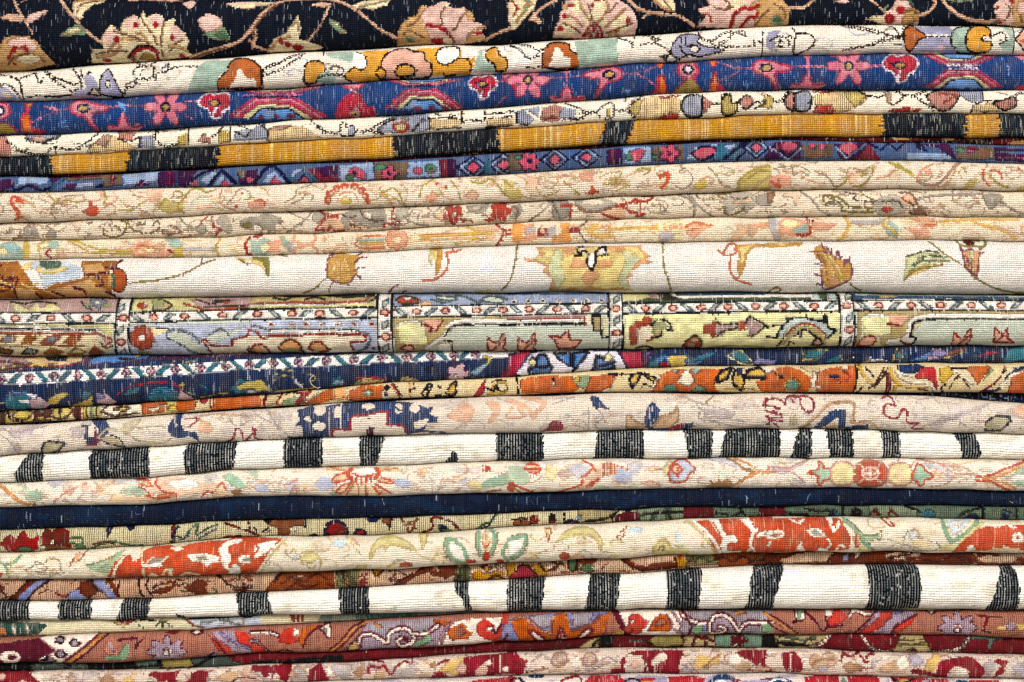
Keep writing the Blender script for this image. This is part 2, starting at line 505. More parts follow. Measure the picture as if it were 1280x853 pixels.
    Lk.new(hsn.outputs[0], bs_.inputs['Base Color'])
    hgt = math_('SUBTRACT', math_('MULTIPLY', fb.outputs[0], 0.35),
                math_('ADD', math_('MULTIPLY', math_('MULTIPLY', au, au), 2.0 * bs[0]), math_('MULTIPLY', math_('MULTIPLY', av, av), 3.6 * bs[1])))
    bp = N.new('ShaderNodeBump'); bp.inputs['Strength'].default_value = bump; bp.inputs['Distance'].default_value = 0.0014
    Lk.new(hgt, bp.inputs['Height']); Lk.new(bp.outputs[0], bs_.inputs['Normal'])
    return m

def yarn_material():
    m = bpy.data.materials.get('loose_cotton')
    if m: return m
    m = bpy.data.materials.new('loose_cotton'); m.use_nodes = True
    b = m.node_tree.nodes['Principled BSDF']
    at = m.node_tree.nodes.new('ShaderNodeAttribute'); at.attribute_name = 'yarn'
    m.node_tree.links.new(at.outputs['Color'], b.inputs['Base Color'])
    b.inputs['Roughness'].default_value = .9; b.inputs['Specular IOR Level'].default_value = .1
    return m

def surf(r, x, y, lift=0.4):
    """point on the rug at photo millimetre x, y, lifted off the cloth"""
    j = int(np.clip(round((x - X0) / r.pitch[0]), 0, r.V.shape[1] - 1))
    colm = r.V[1:-1, j]
    z = np.interp(y, colm[:, 1], colm[:, 2])
    return np.array([(x - 640) * PX, -(z + lift) * PX, (426.5 - y) * PX])

def strands(r, parent, name, lines, wid, cols, stuff=False):
    """thin three sided threads along lists of points"""
    V, F, C = [], [], []
    for P, w, c in zip(lines, wid, cols):
        P = np.asarray(P); n = len(P)
        b = len(V)
        for i in range(n):
            d = P[min(i + 1, n - 1)] - P[max(i - 1, 0)]; d = d / (np.linalg.norm(d) + 1e-9)
            s = np.cross(d, (0, -1, 0)); s = s / (np.linalg.norm(s) + 1e-9); u = np.cross(s, d)
            ww = w * (1 - .5 * abs(2 * i / (n - 1) - 1) ** 3) * PX / 2
            for a in (90, 210, 330):
                V.append(P[i] + ww * (math.cos(R(a)) * s + math.sin(R(a)) * u))
        for i in range(n - 1):
            for k in range(3):
                F.append((b + i * 3 + k, b + i * 3 + (k + 1) % 3, b + i * 3 + 3 + (k + 1) % 3, b + i * 3 + 3 + k)); C.append(c)
    me = bpy.data.meshes.new(name)
    me.from_pydata([tuple(v) for v in V], [], F)
    at = me.attributes.new('yarn', 'FLOAT_COLOR', 'FACE')
    at.data.foreach_set('color', np.array([(*c, 1) for c in C], np.float32).reshape(-1))
    me.materials.append(yarn_material())
    o = bpy.data.objects.new(name, me); S.collection.objects.link(o); o.parent = parent
    if stuff: o['kind'] = 'stuff'
    return o

def fibres(r, o, n=260):
    rs = np.random.RandomState(r.seed + 900)
    L, W, C = [], [], []
    for _ in range(n):
        x = rs.uniform(X0 + 15, X1 - 15)
        t, b = np.interp(x, r.xe, r.t), np.interp(x, r.xe, r.b)
        if b - t < 5: continue
        f = rs.rand(); f = 1 - f ** 2.2 if rs.rand() < .5 else f
        y = t + (b - t) * (.04 + .93 * f)
        ln = rs.uniform(1.5, 6.5); a = rs.uniform(0, 6.283); cu = rs.normal(0, .5)
        P = []
        for k in range(4):
            P.append(surf(r, x, np.clip(y, t + .3, b - .3), .25 + .5 * rs.rand() + (k == 3) * rs.rand()))
            a += cu; x += math.cos(a) * ln / 3; y += math.sin(a) * ln / 3
        j = int(np.clip((x - X0) / r.pitch[0], 0, r.cols - 1)); i = int(np.argmin(np.abs(r.Y[:, j] - y)))
        c = lin(r.img[i, j]) * .8 * .78 + lin((232, 224, 210)) * .8 * .22
        L.append(P); W.append(rs.uniform(.18, .42)); C.append(np.clip(c, .01, .8))
    return strands(r, o, 'loose_fibres', L, W, C, True)

def thread(r, o, pts, w=.9, c=(238, 234, 226), lift=.8):
    q = r.curve(pts)
    return strands(r, o, 'loose_thread', [[surf(r, x, y, lift) for x, y in q]], [w], [lin(c) * .85])

GROUP = 'folded rugs stacked in one pile'
def rug(top, bot, palette, base, label, art, build={}, post=None, flecks=(0.1, 0.02), threads=(), **kw):
    PAL.clear(); pal(palette)
    r = Rug(top, bot, PAL[base], base_name=base, **kw)
    r.draw(art)
    if post: post(r)
    r.flk(*flecks)
    o = r.build('folded_rug', label, **build)
    o['group'] = GROUP
    fibres(r, o)
    for t in threads: thread(r, o, *t)
    return r, o

# ---- top of the frame: underside of a dark green rug ----
rug('s00', 's0', 'g=22382c l=6f8a66 t=8f8a60', 'g',
    'dark green rug edge above the black floral rug, topmost in the photo', '''
M l .12 20 8
M t .06 12 8
''', seed=101, build=dict(groove_shade=(150, 140, 130)))

# ---- black floral ----
MOTIF['stem'] = ''
rug('s0', 's1', 'n=05202e p=e9c6ba c=ecdcb8 t=d2ab78 r=a2242c v=dcb79e s=88a284 b=7a5a48 k=0c1018 g=4f7258 o=b39358', 'n',
    'black navy rug with pink and cream peonies on curling vines, second from the top', '''
Z 0 0
V v 2.6 90 0 125 70 160 125 200 190
S v 35 118 90 95 140 105 160 125 110 132
S p 160 132 190 95 270 75 240 105 190 142
V v 3 0 205 15 230 30 255
P t -20 366 10 300 60 215 100 203 180 205 215 225 235 262 292 330 150 355
S p 60 240 110 215 170 215 210 240 200 275 120 270
V r 3 75 305 105 265 130 262 165 262 168 275
E r 105 266 9 16
E r 160 262 9 14
V b 2 60 335 110 300 180 290 240 320
S c 100 318 140 296 200 292 230 312 160 335
E r 72 305 9 9
E r 92 332 9 7
V v 3.6 310 -10 350 50 400 110 440 160 500 210 545 238
P c 385 25 450 12 545 3 540 26 490 42 450 80 430 125 402 105 388 60
V b 1.8 410 90 420 50 470 28 530 18
V t 2.2 400 30 420 22 500 12
P s 320 206 400 145 430 148 465 192
P c 345 196 400 160 430 165 430 180
P v 130 42 172 5 255 -5 235 15 175 14
P c 468 322 482 262 540 262 528 208 572 150 582 140 620 182 640 120 690 93 720 112 738 70 752 110 790 88 832 102 842 130 896 108 890 150 930 172 965 222 950 258 975 290 700 316
S p 532 215 575 165 610 190 620 235 570 245
S p 642 130 690 98 722 125 715 165 660 165
S p 765 115 800 88 838 115 830 150 780 150
S p 860 160 905 150 935 190 920 225 880 225
V t 2.4 560 262 600 235 650 215 740 225
V b 1.7 590 180 640 190 720 215 770 240
V b 1.7 730 110 750 150 790 200 800 240
V b 1.7 840 130 830 180 820 250 825 290
V t 2.6 700 185 740 200 780 250
V t 2.6 620 250 580 285 500 300
V b 1.7 500 285 580 270 650 272
V b 1.7 930 220 890 240 860 270
V t 3 860 250 900 250 950 270
E r 606 216 15 17
E r 700 146 13 15
E r 800 146 13 19
E r 880 208 9 18
E r 918 289 14 10
E r 545 310 20 7
V k 3 655 298 700 255 745 244 795 262 805 278
V r 3.6 672 306 695 272 740 258 790 270 800 300
S o 700 305 745 275 785 305
S p 1008 118 1055 90 1112 108 1132 150 1110 182 1060 186 1022 160
S s 1025 190 1090 172 1130 152 1165 205 1150 222 1090 215
S g 1085 195 1130 175 1160 205 1130 220
V v 4.5 960 298 1050 270 1150 245 1220 215 1285 150
V b 1.8 960 300 1050 274 1150 250
V v 2.4 660 15 740 10 820 16 900 15
S p 925 35 960 18 988 20 985 50 960 62
P p 800 8 860 14 940 18 870 24
P c 1140 38 1200 28 1290 25 1290 58 1200 60
V p 2 1150 35 1200 28 1280 26
Z 320 0
P c -10 22 105 25 60 46 -10 52
V v 3.6 -10 250 12 190 5 140 60 70 130 20 230 5 380 10 480 50 560 110 620 160 705 203
V b 1.6 -5 200 10 150 70 75 140 27
V v 3 -20 215 10 245 70 262
P v 278 40 330 23 395 36 345 56
V v 2.6 375 50 352 100 320 160 265 222
P s 376 110 420 130 470 182 430 184 378 140
V c 1.8 390 125 430 155 460 180
P c 55 268 100 208 160 180 200 120 220 92 237 160 222 208 335 240 330 252
V s 2 185 150 215 130 222 170
V t 2.4 80 255 120 220 180 200
E r 135 220 13 16
E r 166 234 14 13
E r 212 246 24 12
P c 478 50 540 20 682 3 662 42 600 62 520 62
V s 2 520 50 580 42 660 18
P t 706 238 718 160 760 108 808 92 828 42 855 45 850 140 885 180 890 236
V b 1.6 760 150 800 130 830 90
V b 1.6 740 190 770 170 840 200
P p 830 112 845 62 900 38 930 20 960 28 985 60 1040 52 1082 80 1090 105 1080 122 1150 140 1130 168 1155 212 1000 228 880 232 850 150
S c 945 22 968 25 965 55 945 55
P t 1045 55 1085 82 1095 120 1060 118
V b 1.8 945 55 925 90 935 130 915 150
V b 1.8 1060 72 1025 108 1005 150 985 165
V t 2 1060 190 1100 165 1150 150
V r 4 860 142 905 150 955 172 985 215
V r 2.5 1090 178 1130 180
E r 915 212 38 12
E c 960 212 22 14
S t 1050 200 1090 190 1150 205 1060 222
E s 775 208 25 13
E g 768 212 14 8
V v 3.6 1150 210 1200 182 1290 150
L p 2.4 1080 -2 1175 10
P p 1255 30 1285 20 1285 160 1262 120
Z 640 0
P c -10 -5 125 10 112 58 60 112 20 162 -10 168
V s 2.6 60 20 90 30 40 100
V t 2.4 100 40 70 40 20 130
V r 2 0 20 25 60 5 100
V v 4 90 112 130 70 190 28 255 -8
P v 85 95 140 105 145 135 100 125
P p 200 195 216 140 238 108 232 88 255 60 262 20 320 3 420 -12 520 3 565 38 600 68 625 130 612 180 500 197
S c 285 30 335 15 360 45 340 90 300 80
S c 400 25 450 10 480 50 460 90 410 80
S c 235 130 280 110 320 150 300 185 230 185
S c 500 110 560 90 590 130 560 170 500 160
S c 350 100 400 70 450 90 480 130 450 150 400 130 370 140
V t 2 330 20 345 60 380 110 390 130
V t 2 470 30 470 70 440 110 420 130
V t 2 260 90 310 110 350 150
V t 2 560 60 520 100 460 150
V b 1.7 370 30 385 60 395 110
V b 1.7 250 130 300 150 340 175
V b 1.7 600 130 540 150 470 175
V b 1.7 520 30 490 70 470 80
E t 260 50 12 16
E r 292 42 17 9
E r 260 96 10 14
E r 240 158 14 12
E r 575 120 9 18
E r 420 15 14 8
E r 400 42 9 9
E r 455 12 8 8
E r 515 165 10 6
P r 345 192 372 150 405 118 440 150 460 192
V p 2 375 190 390 150 405 190 425 150 440 190
E k 405 140 8 8
V t 2.4 480 185 500 170 520 182
V v 4 552 -10 620 55 700 80 820 92 905 138
V v 3 648 105 680 80 740 76
P c 675 -5 800 -5 812 72 765 70 715 38
V t 2.4 690 5 740 50 790 70
V b 1.6 740 5 770 40 790 60
P p 918 142 965 95 915 62 980 40 968 10 1020 -8 1290 -8 1290 145
P t 1205 150 1210 60 1180 30 1240 5 1290 0 1290 145
S c 1060 30 1120 5 1170 20 1130 50 1090 55
V b 1.7 1000 50 1060 60 1100 45
V b 1.7 1050 8 1080 30 1060 60
V r 4.6 1088 145 1105 85 1150 50 1190 55 1225 38
V r 4 1140 142 1178 98 1215 95 1222 75
V r 2 940 95 975 85 990 120
V b 1.6 1215 130 1240 90 1280 60
Z 960 0
P t -5 -5 65 8 102 58 98 128 -5 138
V b 1.6 20 30 60 50 80 100
S s 10 100 40 88 72 112 60 128 5 125
E g 40 108 22 10
V v 3.8 100 52 170 46 240 -8
P p 315 18 400 -5 385 25
V v 2.4 500 -5 550 50 600 85
V s 2.4 590 35 570 60 600 80
P p 465 100 560 85 610 50 640 -8 690 15 700 40 745 70 742 128 600 133
P c 465 100 540 84 590 100 560 120
E r 600 100 24 24
E r 655 62 24 20
V g 3 660 8 690 2 710 30
E o 705 85 42 34
E t 690 110 30 20
V b 1.8 670 75 700 60 740 80
V v 4 742 88 790 70 822 30 815 -10
V v 4.4 850 -10 890 45 960 95 1060 115 1165 110
V s 2.6 870 0 940 18 1060 -2
P s 890 -5 940 12 1040 -6
P p 1122 125 1130 90 1112 40 1150 5 1200 -8 1290 -8 1290 138
P t 1200 20 1225 0 1290 0 1290 138 1215 130
S p 1225 30 1265 20 1270 75 1230 70
V b 1.7 1170 30 1195 60 1175 110
V b 1.7 1240 80 1260 120
E r 1205 16 12 13
E r 1150 115 14 10
E r 1135 50 9 9
E g 1130 118 12 8
''', seed=102, D=.5, off=2, flecks=(.035, .0), build=dict(warp=.14, edge=(120, 84, 60), edgea=.45, groove_shade=(150, 140, 130), row=0.36, colg=.1, fsize=(4.2, 2.6), fleckc=(205, 210, 218), jitter=.1, bump=.8))

# ---- cream floral with gold ----
rug('s1', 's2', 'c=f3e9db k=33241c l=a5a3ba s=a8bcae g=dba544 r=b46a36 p=e4b3a0 w=faf4ea d=cbbfae', 'c',
    'cream rug with gold, rust and lavender flowers, directly under the black floral rug', '''
W k 30 .7 1
W d 40 .8 2
W l 20 .7 3
Z 0 0
S l -5 440 50 448 92 490 70 508 -5 508
S d 20 470 50 465 70 490 40 500
D k 2.2 -5 384 50 385 100 405 130 393 185 373 200 400 215 428 228 400
D k 2.2 228 360 270 400 330 440 372 465 420 440 412 400 370 345
D k 2.2 240 362 300 400 380 432 420 420
D k 2.2 415 355 432 400 455 375 470 375
D k 2.2 -5 428 50 432 92 462 112 500
V k 2.2 98 398 118 430 122 470 125 500
L k 2.2 150 492 200 485 300 490 400 478
S l 355 492 400 460 442 450 436 388 480 392 505 440 492 492
C l k 2.2 508 480 518 405 552 355 582 400 602 440 620 490
R c k 556 430 14 22
C d k 2 452 478 488 452 512 482
D k 2.2 632 478 650 448 690 432 688 352 772 340 778 395 690 408
D k 2.2 696 322 740 338 785 318
D k 2.2 792 412 800 382 850 366 900 345 985 342 1002 350
D k 2.2 828 350 855 328 858 360
P s 948 464 970 402 1000 345 1040 314 1182 308 1205 318 1140 360 1098 400 1095 454
M s .0
C r k 2.4 1095 452 1100 410 1140 370 1168 312 1212 300 1262 310 1312 350 1315 420 1300 446
P c 1155 442 1190 400 1198 362 1215 355 1240 400 1282 398 1290 440
Z 320 0
D k 2.2 40 362 110 332 180 292 245 275
D k 2.2 48 388 130 360 200 312 240 285
D k 2.2 60 345 100 325
L k 2.2 340 258 342 285
P s 355 272 505 264 492 300 482 322 430 310 360 292
C g k 2.4 248 425 250 352 268 322 320 316 350 340 348 378 318 392 300 420
S s 325 382 372 365 405 398 375 418 315 414
D k 2 320 392 400 380 450 395
P g 505 268 560 264 670 256 640 300 618 350 640 410 520 415 450 402 452 376 500 345 545 362 562 320 540 282
V k 2.2 505 270 545 290 556 335 530 362 500 346 455 378 450 400 480 412
S w 492 270 540 285 554 335 530 358 495 338 488 300
P g 790 255 980 238 1100 290 1075 378 870 385
C p k 2.6 624 372 640 300 690 260 752 250 792 268 840 272 850 310 876 330 870 388 760 400 650 400
C g k 3 700 366 722 336 782 338 798 370 772 388 712 388
C g k 2.4 600 375 625 345 655 372 630 402
C w k 2.2 900 285 930 248 1000 240 1022 270 1005 305 950 335 912 318
P w 1028 250 1130 240 1085 300 1028 296
V k 2.2 1008 300 1060 308 1076 340 1070 372
E g 960 368 34 18
V k 2 940 375 950 385 1000 378
P s 1088 368 1100 310 1128 258 1145 320 1195 332 1192 368
C g k 2.4 1150 300 1155 262 1200 244 1222 290 1252 302 1250 355 1205 362 1190 330
Z 640 0
P w 0 225 60 222 150 255 130 300 60 340 0 345
D k 2.2 -5 235 40 260 80 302 120 292 132 270
D k 2.2 20 225 90 240 130 262 150 258
V k 2.2 70 345 120 345 145 335
C r k 2.4 150 345 154 272 190 225 240 218 282 230 292 265 330 282 332 338 240 352
P c 178 345 200 295 215 250 235 250 255 290 292 300 290 340
P s 336 334 322 270 310 214 532 194 520 240 532 322
D k 2.2 530 198 590 220 600 248 606 190
D k 2.2 640 232 715 222 728 202 680 190
D k 2.2 690 195 740 240 782 268 765 292 735 292
C l k 2.2 795 285 795 240 830 192 880 178 932 190 922 222 955 240 1045 255 1040 266 932 290 880 282 830 302
V k 2 842 200 838 250 870 292
V k 2 862 195 866 240 900 230
R c k 908 255 28 20
D k 2.2 928 168 942 200 990 216 1040 182 1092 168 1085 200 1030 226
D k 2.2 985 225 1040 240 1090 180
D k 2.2 1050 246 1200 240 1200 215 1240 226
D k 2.2 1112 168 1150 164 1162 188
D k 2.2 1120 175 1160 192
L k 2.4 1242 168 1242 282
S l 1262 190 1300 170 1300 260 1262 240
Z 960 0
S l -10 172 50 160 30 200 -10 240
D k 2.2 5 212 60 190 42 240 100 232 82 200 110 192
D k 2 60 240 90 240
V k 2 115 148 126 170
C c k 2.2 130 178 190 180 222 210 200 250 122 275
D k 2.2 362 135 450 142 520 158 590 185 655 190 662 150
D k 2.2 380 142 480 162 540 180
D k 2.2 570 200 510 230 420 250 365 258
D k 2.2 660 195 560 215 510 240
V k 2.2 600 140 625 150 640 180
V k 2 620 230 655 230
P l 722 262 742 215 785 195 742 165 730 138 905 138 930 272
D c 3 785 192 900 190
V k 2.2 785 190 900 190
S p 840 240 862 235 862 260
C r k 2.4 665 165 708 132 742 162 782 190 742 210 705 264 672 232
C s k 2.4 905 232 905 180 942 144 1010 140 985 185 985 230 1010 268 942 266
C g k 2.4 976 190 1000 150 1050 132 1092 145 1102 182 1062 190 1060 215 1102 222 1092 262 1020 268 980 240
P s 1165 138 1216 150 1216 262 1165 262 1145 232 1195 202
D k 2.2 1100 195 1150 170 1180 200 1140 235
L k 2.4 1218 140 1218 268
C p k 2.2 1222 205 1290 138 1290 268
P r 1240 215 1290 190 1290 230
''', seed=103, D=.5, off=-1, build=dict(groove_shade=(150, 140, 130), row=0.28, colg=.2, bump=.7))

# ---- blue with pink flowers ----
MOTIF['pinkflower'] = '''
F 6 0 0 108 p h y .85 0 .24
E k 0 0 24 26
E y 0 0 15 17
'''
MOTIF['tulip'] = '''
C p h 2.4 -72 0 -60 -32 -10 -42 50 -28 115 -10 118 10 60 22 40 34 62 105 50 100 10 50 -10 34 -52 28
E k -4 -2 34 24
E y -4 -2 22 15
'''
MOTIF['redflower'] = '''
C r w 2.4 -84 -18 -50 -50 -8 -66 10 -52 40 -62 70 -48 88 -14 70 20 45 32 30 60 -10 70 -30 30 -70 10
L w 2.2 -8 70 -8 40 4 34 4 20
L w 2.2 -20 -60 -14 -48 0 -46
L k 2 -50 -10 -30 -14
E k 0 -6 30 18
E y 0 -6 22 12
'''
MOTIF['smallflower'] = '''
P p -90 22 -82 -2 -40 5 -22 -34 10 -36 28 6 70 -8 98 10 60 24
V h 2 -82 0 -40 6 -20 -34 10 -34 28 6 90 4
'''
MOTIF['roundflower'] = '''
E h 0 0 58 52
E p 0 0 44 40
E k 0 0 26 26
E w 0 0 16 17
'''
MOTIF['arch'] = '''
P h -196 -84 -90 -8 70 -8 204 -84
P p -178 -86 -84 -16 62 -16 184 -86
P h -164 -88 -80 -26 60 -26 168 -88
P c -142 -88 -70 -38 50 -38 142 -88
P k -112 -90 -62 -50 50 -50 112 -90
P l -100 -90 -60 -56 48 -56 100 -90
'''
rug('s2', 's3', 'b=1b457c p=d67c92 h=b83252 y=bd9a55 o=d9772e w=f6e6ee l=6d9fd8 r=b01c40 c=d5cfa4 k=12183c g=9c8238 n=8a2a50', 'b',
    'royal blue rug with a row of pink and red rosettes and striped arches', '''
Z 0 0
T roundflower 12 562
P g -5 630 50 626 92 668 -5 674
V h 2 -5 628 50 624 95 668
P h 128 520 174 518 160 570 142 572
P o 132 522 168 522 154 552
P h 108 668 120 575 160 570 176 640 244 662 200 674
P o 120 664 126 588 154 580 162 640 170 664
D p 1.8 232 535 290 555 360 552
D p 1.8 180 616 230 592 300 556
V p 1.8 262 545 290 550 300 575
T tulip 430 550
D p 1.8 540 542 600 538 720 536
D l 1.8 600 520 640 560
E l 622 540 16 14
T smallflower 630 630
L p 2 626 570 626 600
T pinkflower 838 545
D p 1.8 940 518 1000 512
T redflower 1082 530
D p 1.6 930 580 980 610
D l 3 320 640 345 640
D l 1.8 310 620 340 612
Z 320 0
P b -120 450 120 450 120 610 -120 620
T arch 110 482 1.2 .55
T arch 110 482 1.25 -1.3
D k 1.8 -60 492 220 488
D p 1.8 -60 484 240 480
E n 30 592 14 8
E n 105 588 14 10
E n 180 585 20 10
P h 420 432 560 424 500 472 486 470
P p 440 430 540 424 500 455
P h 396 582 420 515 455 478 490 468 530 478 548 528 598 545 595 592 400 596
P r 408 580 430 520 462 486 490 478 522 486 540 535 586 552 586 588 410 590
P p 470 575 490 545 510 545 530 575
E y 500 575 20 13
E k 500 578 8 5
L w 2.2 480 455 505 470
T arch 840 440 1 .45
T arch 840 444 1.0 -1.2
D k 1.8 740 442 940 432
E n 810 550 22 10
E n 880 545 16 12
E n 942 545 16 10
T redflower 1132 436 .84 .95
D w 1.6 930 365 990 372
D p 1.6 1200 420 1260 405
D p 1.6 1200 530 1250 490
Z 640 0
T tulip -10 400 .5 .6
T pinkflower 78 408
D p 1.8 170 400 365 385
L p 2.2 268 360 275 460
T smallflower 278 488
P p 240 362 300 360 275 375
T tulip 478 383 -1 1
D p 1.8 550 378 612 374 712 344
D p 1.8 620 380 680 410 722 442
P h 708 324 762 322 742 358
P o 716 324 754 322 738 350
P h 700 474 724 382 758 380 780 474
P o 728 472 730 396 748 388 766 440 768 472
P h 680 474 740 456 740 476
P g 795 474 840 428 860 405 900 405 928 440 958 468
V h 2 790 474 838 432 860 410 900 405 950 464
T roundflower 874 356
P g 838 322 905 318 880 330
P h 972 312 1028 308 1000 350
P o 982 312 1018 310 1000 342
P h 975 464 990 388 1012 362 1028 420 1070 460
P o 985 462 996 396 1010 374 1020 430 1020 460
D p 1.8 1018 318 1100 345 1190 352
D p 1.8 1030 412 1080 392 1130 362
T tulip 1265 352
D l 2.4 555 460 588 455
E l 575 468 8 10
D l 2.4 1160 430 1190 425
E l 1172 440 8 10
Z 960 0
T smallflower 190 422
L p 2.2 190 288 192 400
P p 165 284 215 280 190 308
D p 1.8 100 342 300 342
T pinkflower 392 340
D p 1.8 495 342 560 338
T redflower 646 342 1.05 1.1
T arch 955 345 1.0 .85
T arch 965 348 1.0 -1.1
D w 1.8 880 336 1040 336
D w 1.8 880 352 1040 352
D p 1.6 300 285 460 280
P p 1225 284 1290 278 1290 305 1255 305
P h 1222 450 1290 415 1290 455
E l 1195 275 14 8
D l 1.8 1180 320 1190 380
''', seed=104, D=.46, off=0, flecks=(.06, .02), build=dict(edge=(30, 24, 60), edgea=.35, groove_shade=(150, 140, 130), row=0.29, colg=.45, fleckc=(190, 210, 235), fsize=(4, 2.6), bump=.8))

# ---- ivory with black dotted outlines ----
rug('s3', 's4', 'c=f1e8d6 k=1d1a18 L=b4b6c4 P=cf9a8c G=d6bf7c Q=c4a08c l=b4b6c4 p=cf9a8c g=d6bf7c e=ecd2a6 r=a8342c q=c4a08c', 'c',
    'narrow ivory rug with dotted black garlands, between the blue rug and gold striped rug', '''
W k 26 .7 1
W Q 30 .7 2
Z 0 0
S P -5 690 40 690 66 764 -5 784
D k 2.4 40 710 90 745 150 770 230 772 275 742 370 752 420 730 470 690 495 668
S L 128 676 300 674 285 702 195 716 142 702
D k 2.2 128 676 150 705 220 715 295 690 310 674
E q 200 700 40 12
L k 2.4 284 736 284 768
P e 430 768 470 722 520 680 600 690 692 742 680 752
P Q 470 720 520 676 560 684 530 740
P P 590 658 682 664 664 706 600 702
D k 2 590 700 660 712 690 690
P L 690 745 700 682 770 680 782 742
D k 2.4 780 655 782 700 830 735 892 720
L k 2.2 700 735 705 690
D g 3 890 732 900 690
P G 886 730 900 680 942 668 950 730
L k 2.4 948 640 948 720
P P 988 712 1010 682 1058 690 1060 722
P G 1090 722 1100 648 1150 660 1160 712
D k 2.2 1060 690 1090 670 1110 640
L k 2.4 1155 640 1155 705
P L 1168 705 1180 660 1230 650 1290 648 1290 702
D k 2.2 1180 660 1225 690 1250 660
Z 320 0
P L -5 640 42 620 62 660 62 700 -5 705
D k 2.2 20 620 60 660 68 705
P e 60 706 70 640 150 625 250 640 335 692
P Q 60 650 150 625 190 632 120 660
D k 2.6 272 604 310 635 352 665 420 665 430 620 455 622
V k 2.2 455 622 455 640 490 635 495 678
V k 2.2 420 664 435 684 490 680
P L 458 640 490 636 495 675 465 678
D k 2.6 500 655 560 660 620 620 690 588
D k 2.6 555 652 600 665 640 670
P L 596 662 640 612 700 582 862 575 866 640 840 665 700 668
D k 2.2 600 660 640 625 690 600
R e r 725 640 42 28
D q 3 680 620 760 600
D k 2 780 660 840 600
L k 2.6 866 590 868 655
P e 872 600 1022 602 1022 648 872 650
V k 2.2 872 600 950 590 1020 600
V k 2.2 900 650 1025 640
D k 2.4 900 570 960 592 1000 580
D k 2.4 1030 562 1030 620 1060 605 1140 605 1148 556
P e 1152 600 1290 590 1290 632 1152 642
V k 2.2 1150 600 1280 585
V k 2.2 1150 640 1280 630
D k 2.4 1165 576 1270 562
Z 640 0
P L 18 602 25 560 60 548 112 600 92 628 30 622
D k 2.4 5 560 22 575 28 620 80 628
P L 60 550 140 535 130 590
P P 138 612 150 540 240 528 262 560 232 612
D r 2 160 600 240 590
P L 228 592 250 540 320 550 312 602
D k 2.6 270 520 330 545 372 565 430 560
D k 2.6 290 602 350 592 378 565
V k 2.4 440 545 425 565 440 590
D k 2.4 440 545 470 525 502 520 502 592 462 598
P G 470 550 495 545 495 590 472 590
D k 2.6 510 555 572 550 600 520 642 490
D k 2.6 572 552 600 580 650 600
S e 580 550 640 500 740 484 835 500 842 560 780 590 640 602
P G 580 550 620 505 650 500 620 590
D r 3 740 492 790 486 835 482
D r 3 730 602 770 580 832 580
P r 740 602 760 582 830 578 832 600
C L k 2.4 840 535 862 490 900 478 940 490 945 580 882 588 850 562
P P 945 572 950 482 1002 522 960 572
L k 2.2 946 480 946 585
D k 2.4 1002 522 1042 526 1046 480 1092 476
C G k 2.2 1040 520 1062 480 1090 490 1092 520 1122 522 1112 570 1052 576
C P k 2.2 1126 515 1165 478 1204 515 1165 552
D k 2.4 1200 515 1290 515
P G 1212 545 1240 520 1270 480 1290 480 1290 545
D k 2 1210 545 1250 530 1280 480
Z 960 0
D k 2.6 -5 480 22 502 30 512 62 502 100 460
P G -10 490 18 490 20 540 -10 555
C P k 2.2 74 510 98 472 122 472 125 552 90 542
C L k 2.4 130 470 190 458 214 492 202 552 150 560 130 540
L k 2.2 127 465 127 560
D k 2.2 200 520 220 490
S e 218 490 300 454 440 454 492 486 420 552 330 562 240 540
P G 380 460 440 452 492 485 430 540 390 500
P r 218 566 236 530 310 528 334 570
D r 3 225 460 330 458
D k 2.6 450 455 500 482 562 485 600 455 650 460 668 490 632 522 590 516
P Q 580 470 612 462 620 510 590 515
D k 2.6 670 480 722 480 790 458
D k 2.6 722 480 762 510 825 552
C P k 2 780 480 850 454 942 455 952 482 900 552 840 552 800 512
D r 2 850 470 930 480 870 520
P L 940 458 1062 458 1062 512 1012 522 960 492
L k 2.6 1065 455 1066 510 1228 510
D k 2.4 1010 560 1020 530 1060 515
P e 1010 562 1020 530 1110 520 1160 562
C P k 2.2 1110 522 1225 492 1225 540 1180 556 1150 546
D k 2.4 1228 500 1240 470 1290 470
P r 590 562 620 545 690 538 762 548 750 564
''', seed=105, gridded='LPGQe', D=.4, off=2, build=dict(edge=(40, 34, 34), edgea=.4, groove_shade=(150, 140, 130), row=0.19, colg=.42, bump=.6))

# ---- gold and navy kilim ----
def gold_post(r):
    g = np.zeros_like(r.X, bool)
    def band(a, b, sl=0.0, j=1.5):
        nonlocal g
        jr = np.random.RandomState(int(a) + 500).randn(r.rows, 1) * j
        g |= (r.X + sl * (r.Y - 180) > a + jr) & (r.X + sl * (r.Y - 180) < b + jr)
    for a, b, s in ((-120, 67, 0), (162.5, 275, .15), (491, 624, -.12), (748, 784, .35), (1101, 1205, .1), (1248, 1400, 0)): band(a, b, s)
    r.img[g] = PAL['n']
    c = np.arange(r.cols)
    rs = np.random.RandomState(3)
    lt = rs.rand(r.cols) ** 7 * .8
    warp = np.array(PAL['w'], float)
    wv = lt[None] * (0.5 + .8 * r.noise(30, 14, 3))
    wv = np.where(g, wv * .3, wv)[..., None]
    r.img = r.img * (1 - wv) + warp * wv
    r.gmask = g
rug('s4', 's5', 'y=c49020 n=071e2c w=f0dfb0', 'y',
    'flat woven rug striped mustard gold and navy black, under the narrow ivory rug', '', post=gold_post,
    seed=106, D=.34, off=2.5, flecks=(.15, .04),
    build=dict(warp=.14, groove_shade=(150, 140, 130), row=0.10, colg=.38, fleckc=(226, 224, 210), fsize=(4, 3), bump=.9, ragged=.02))

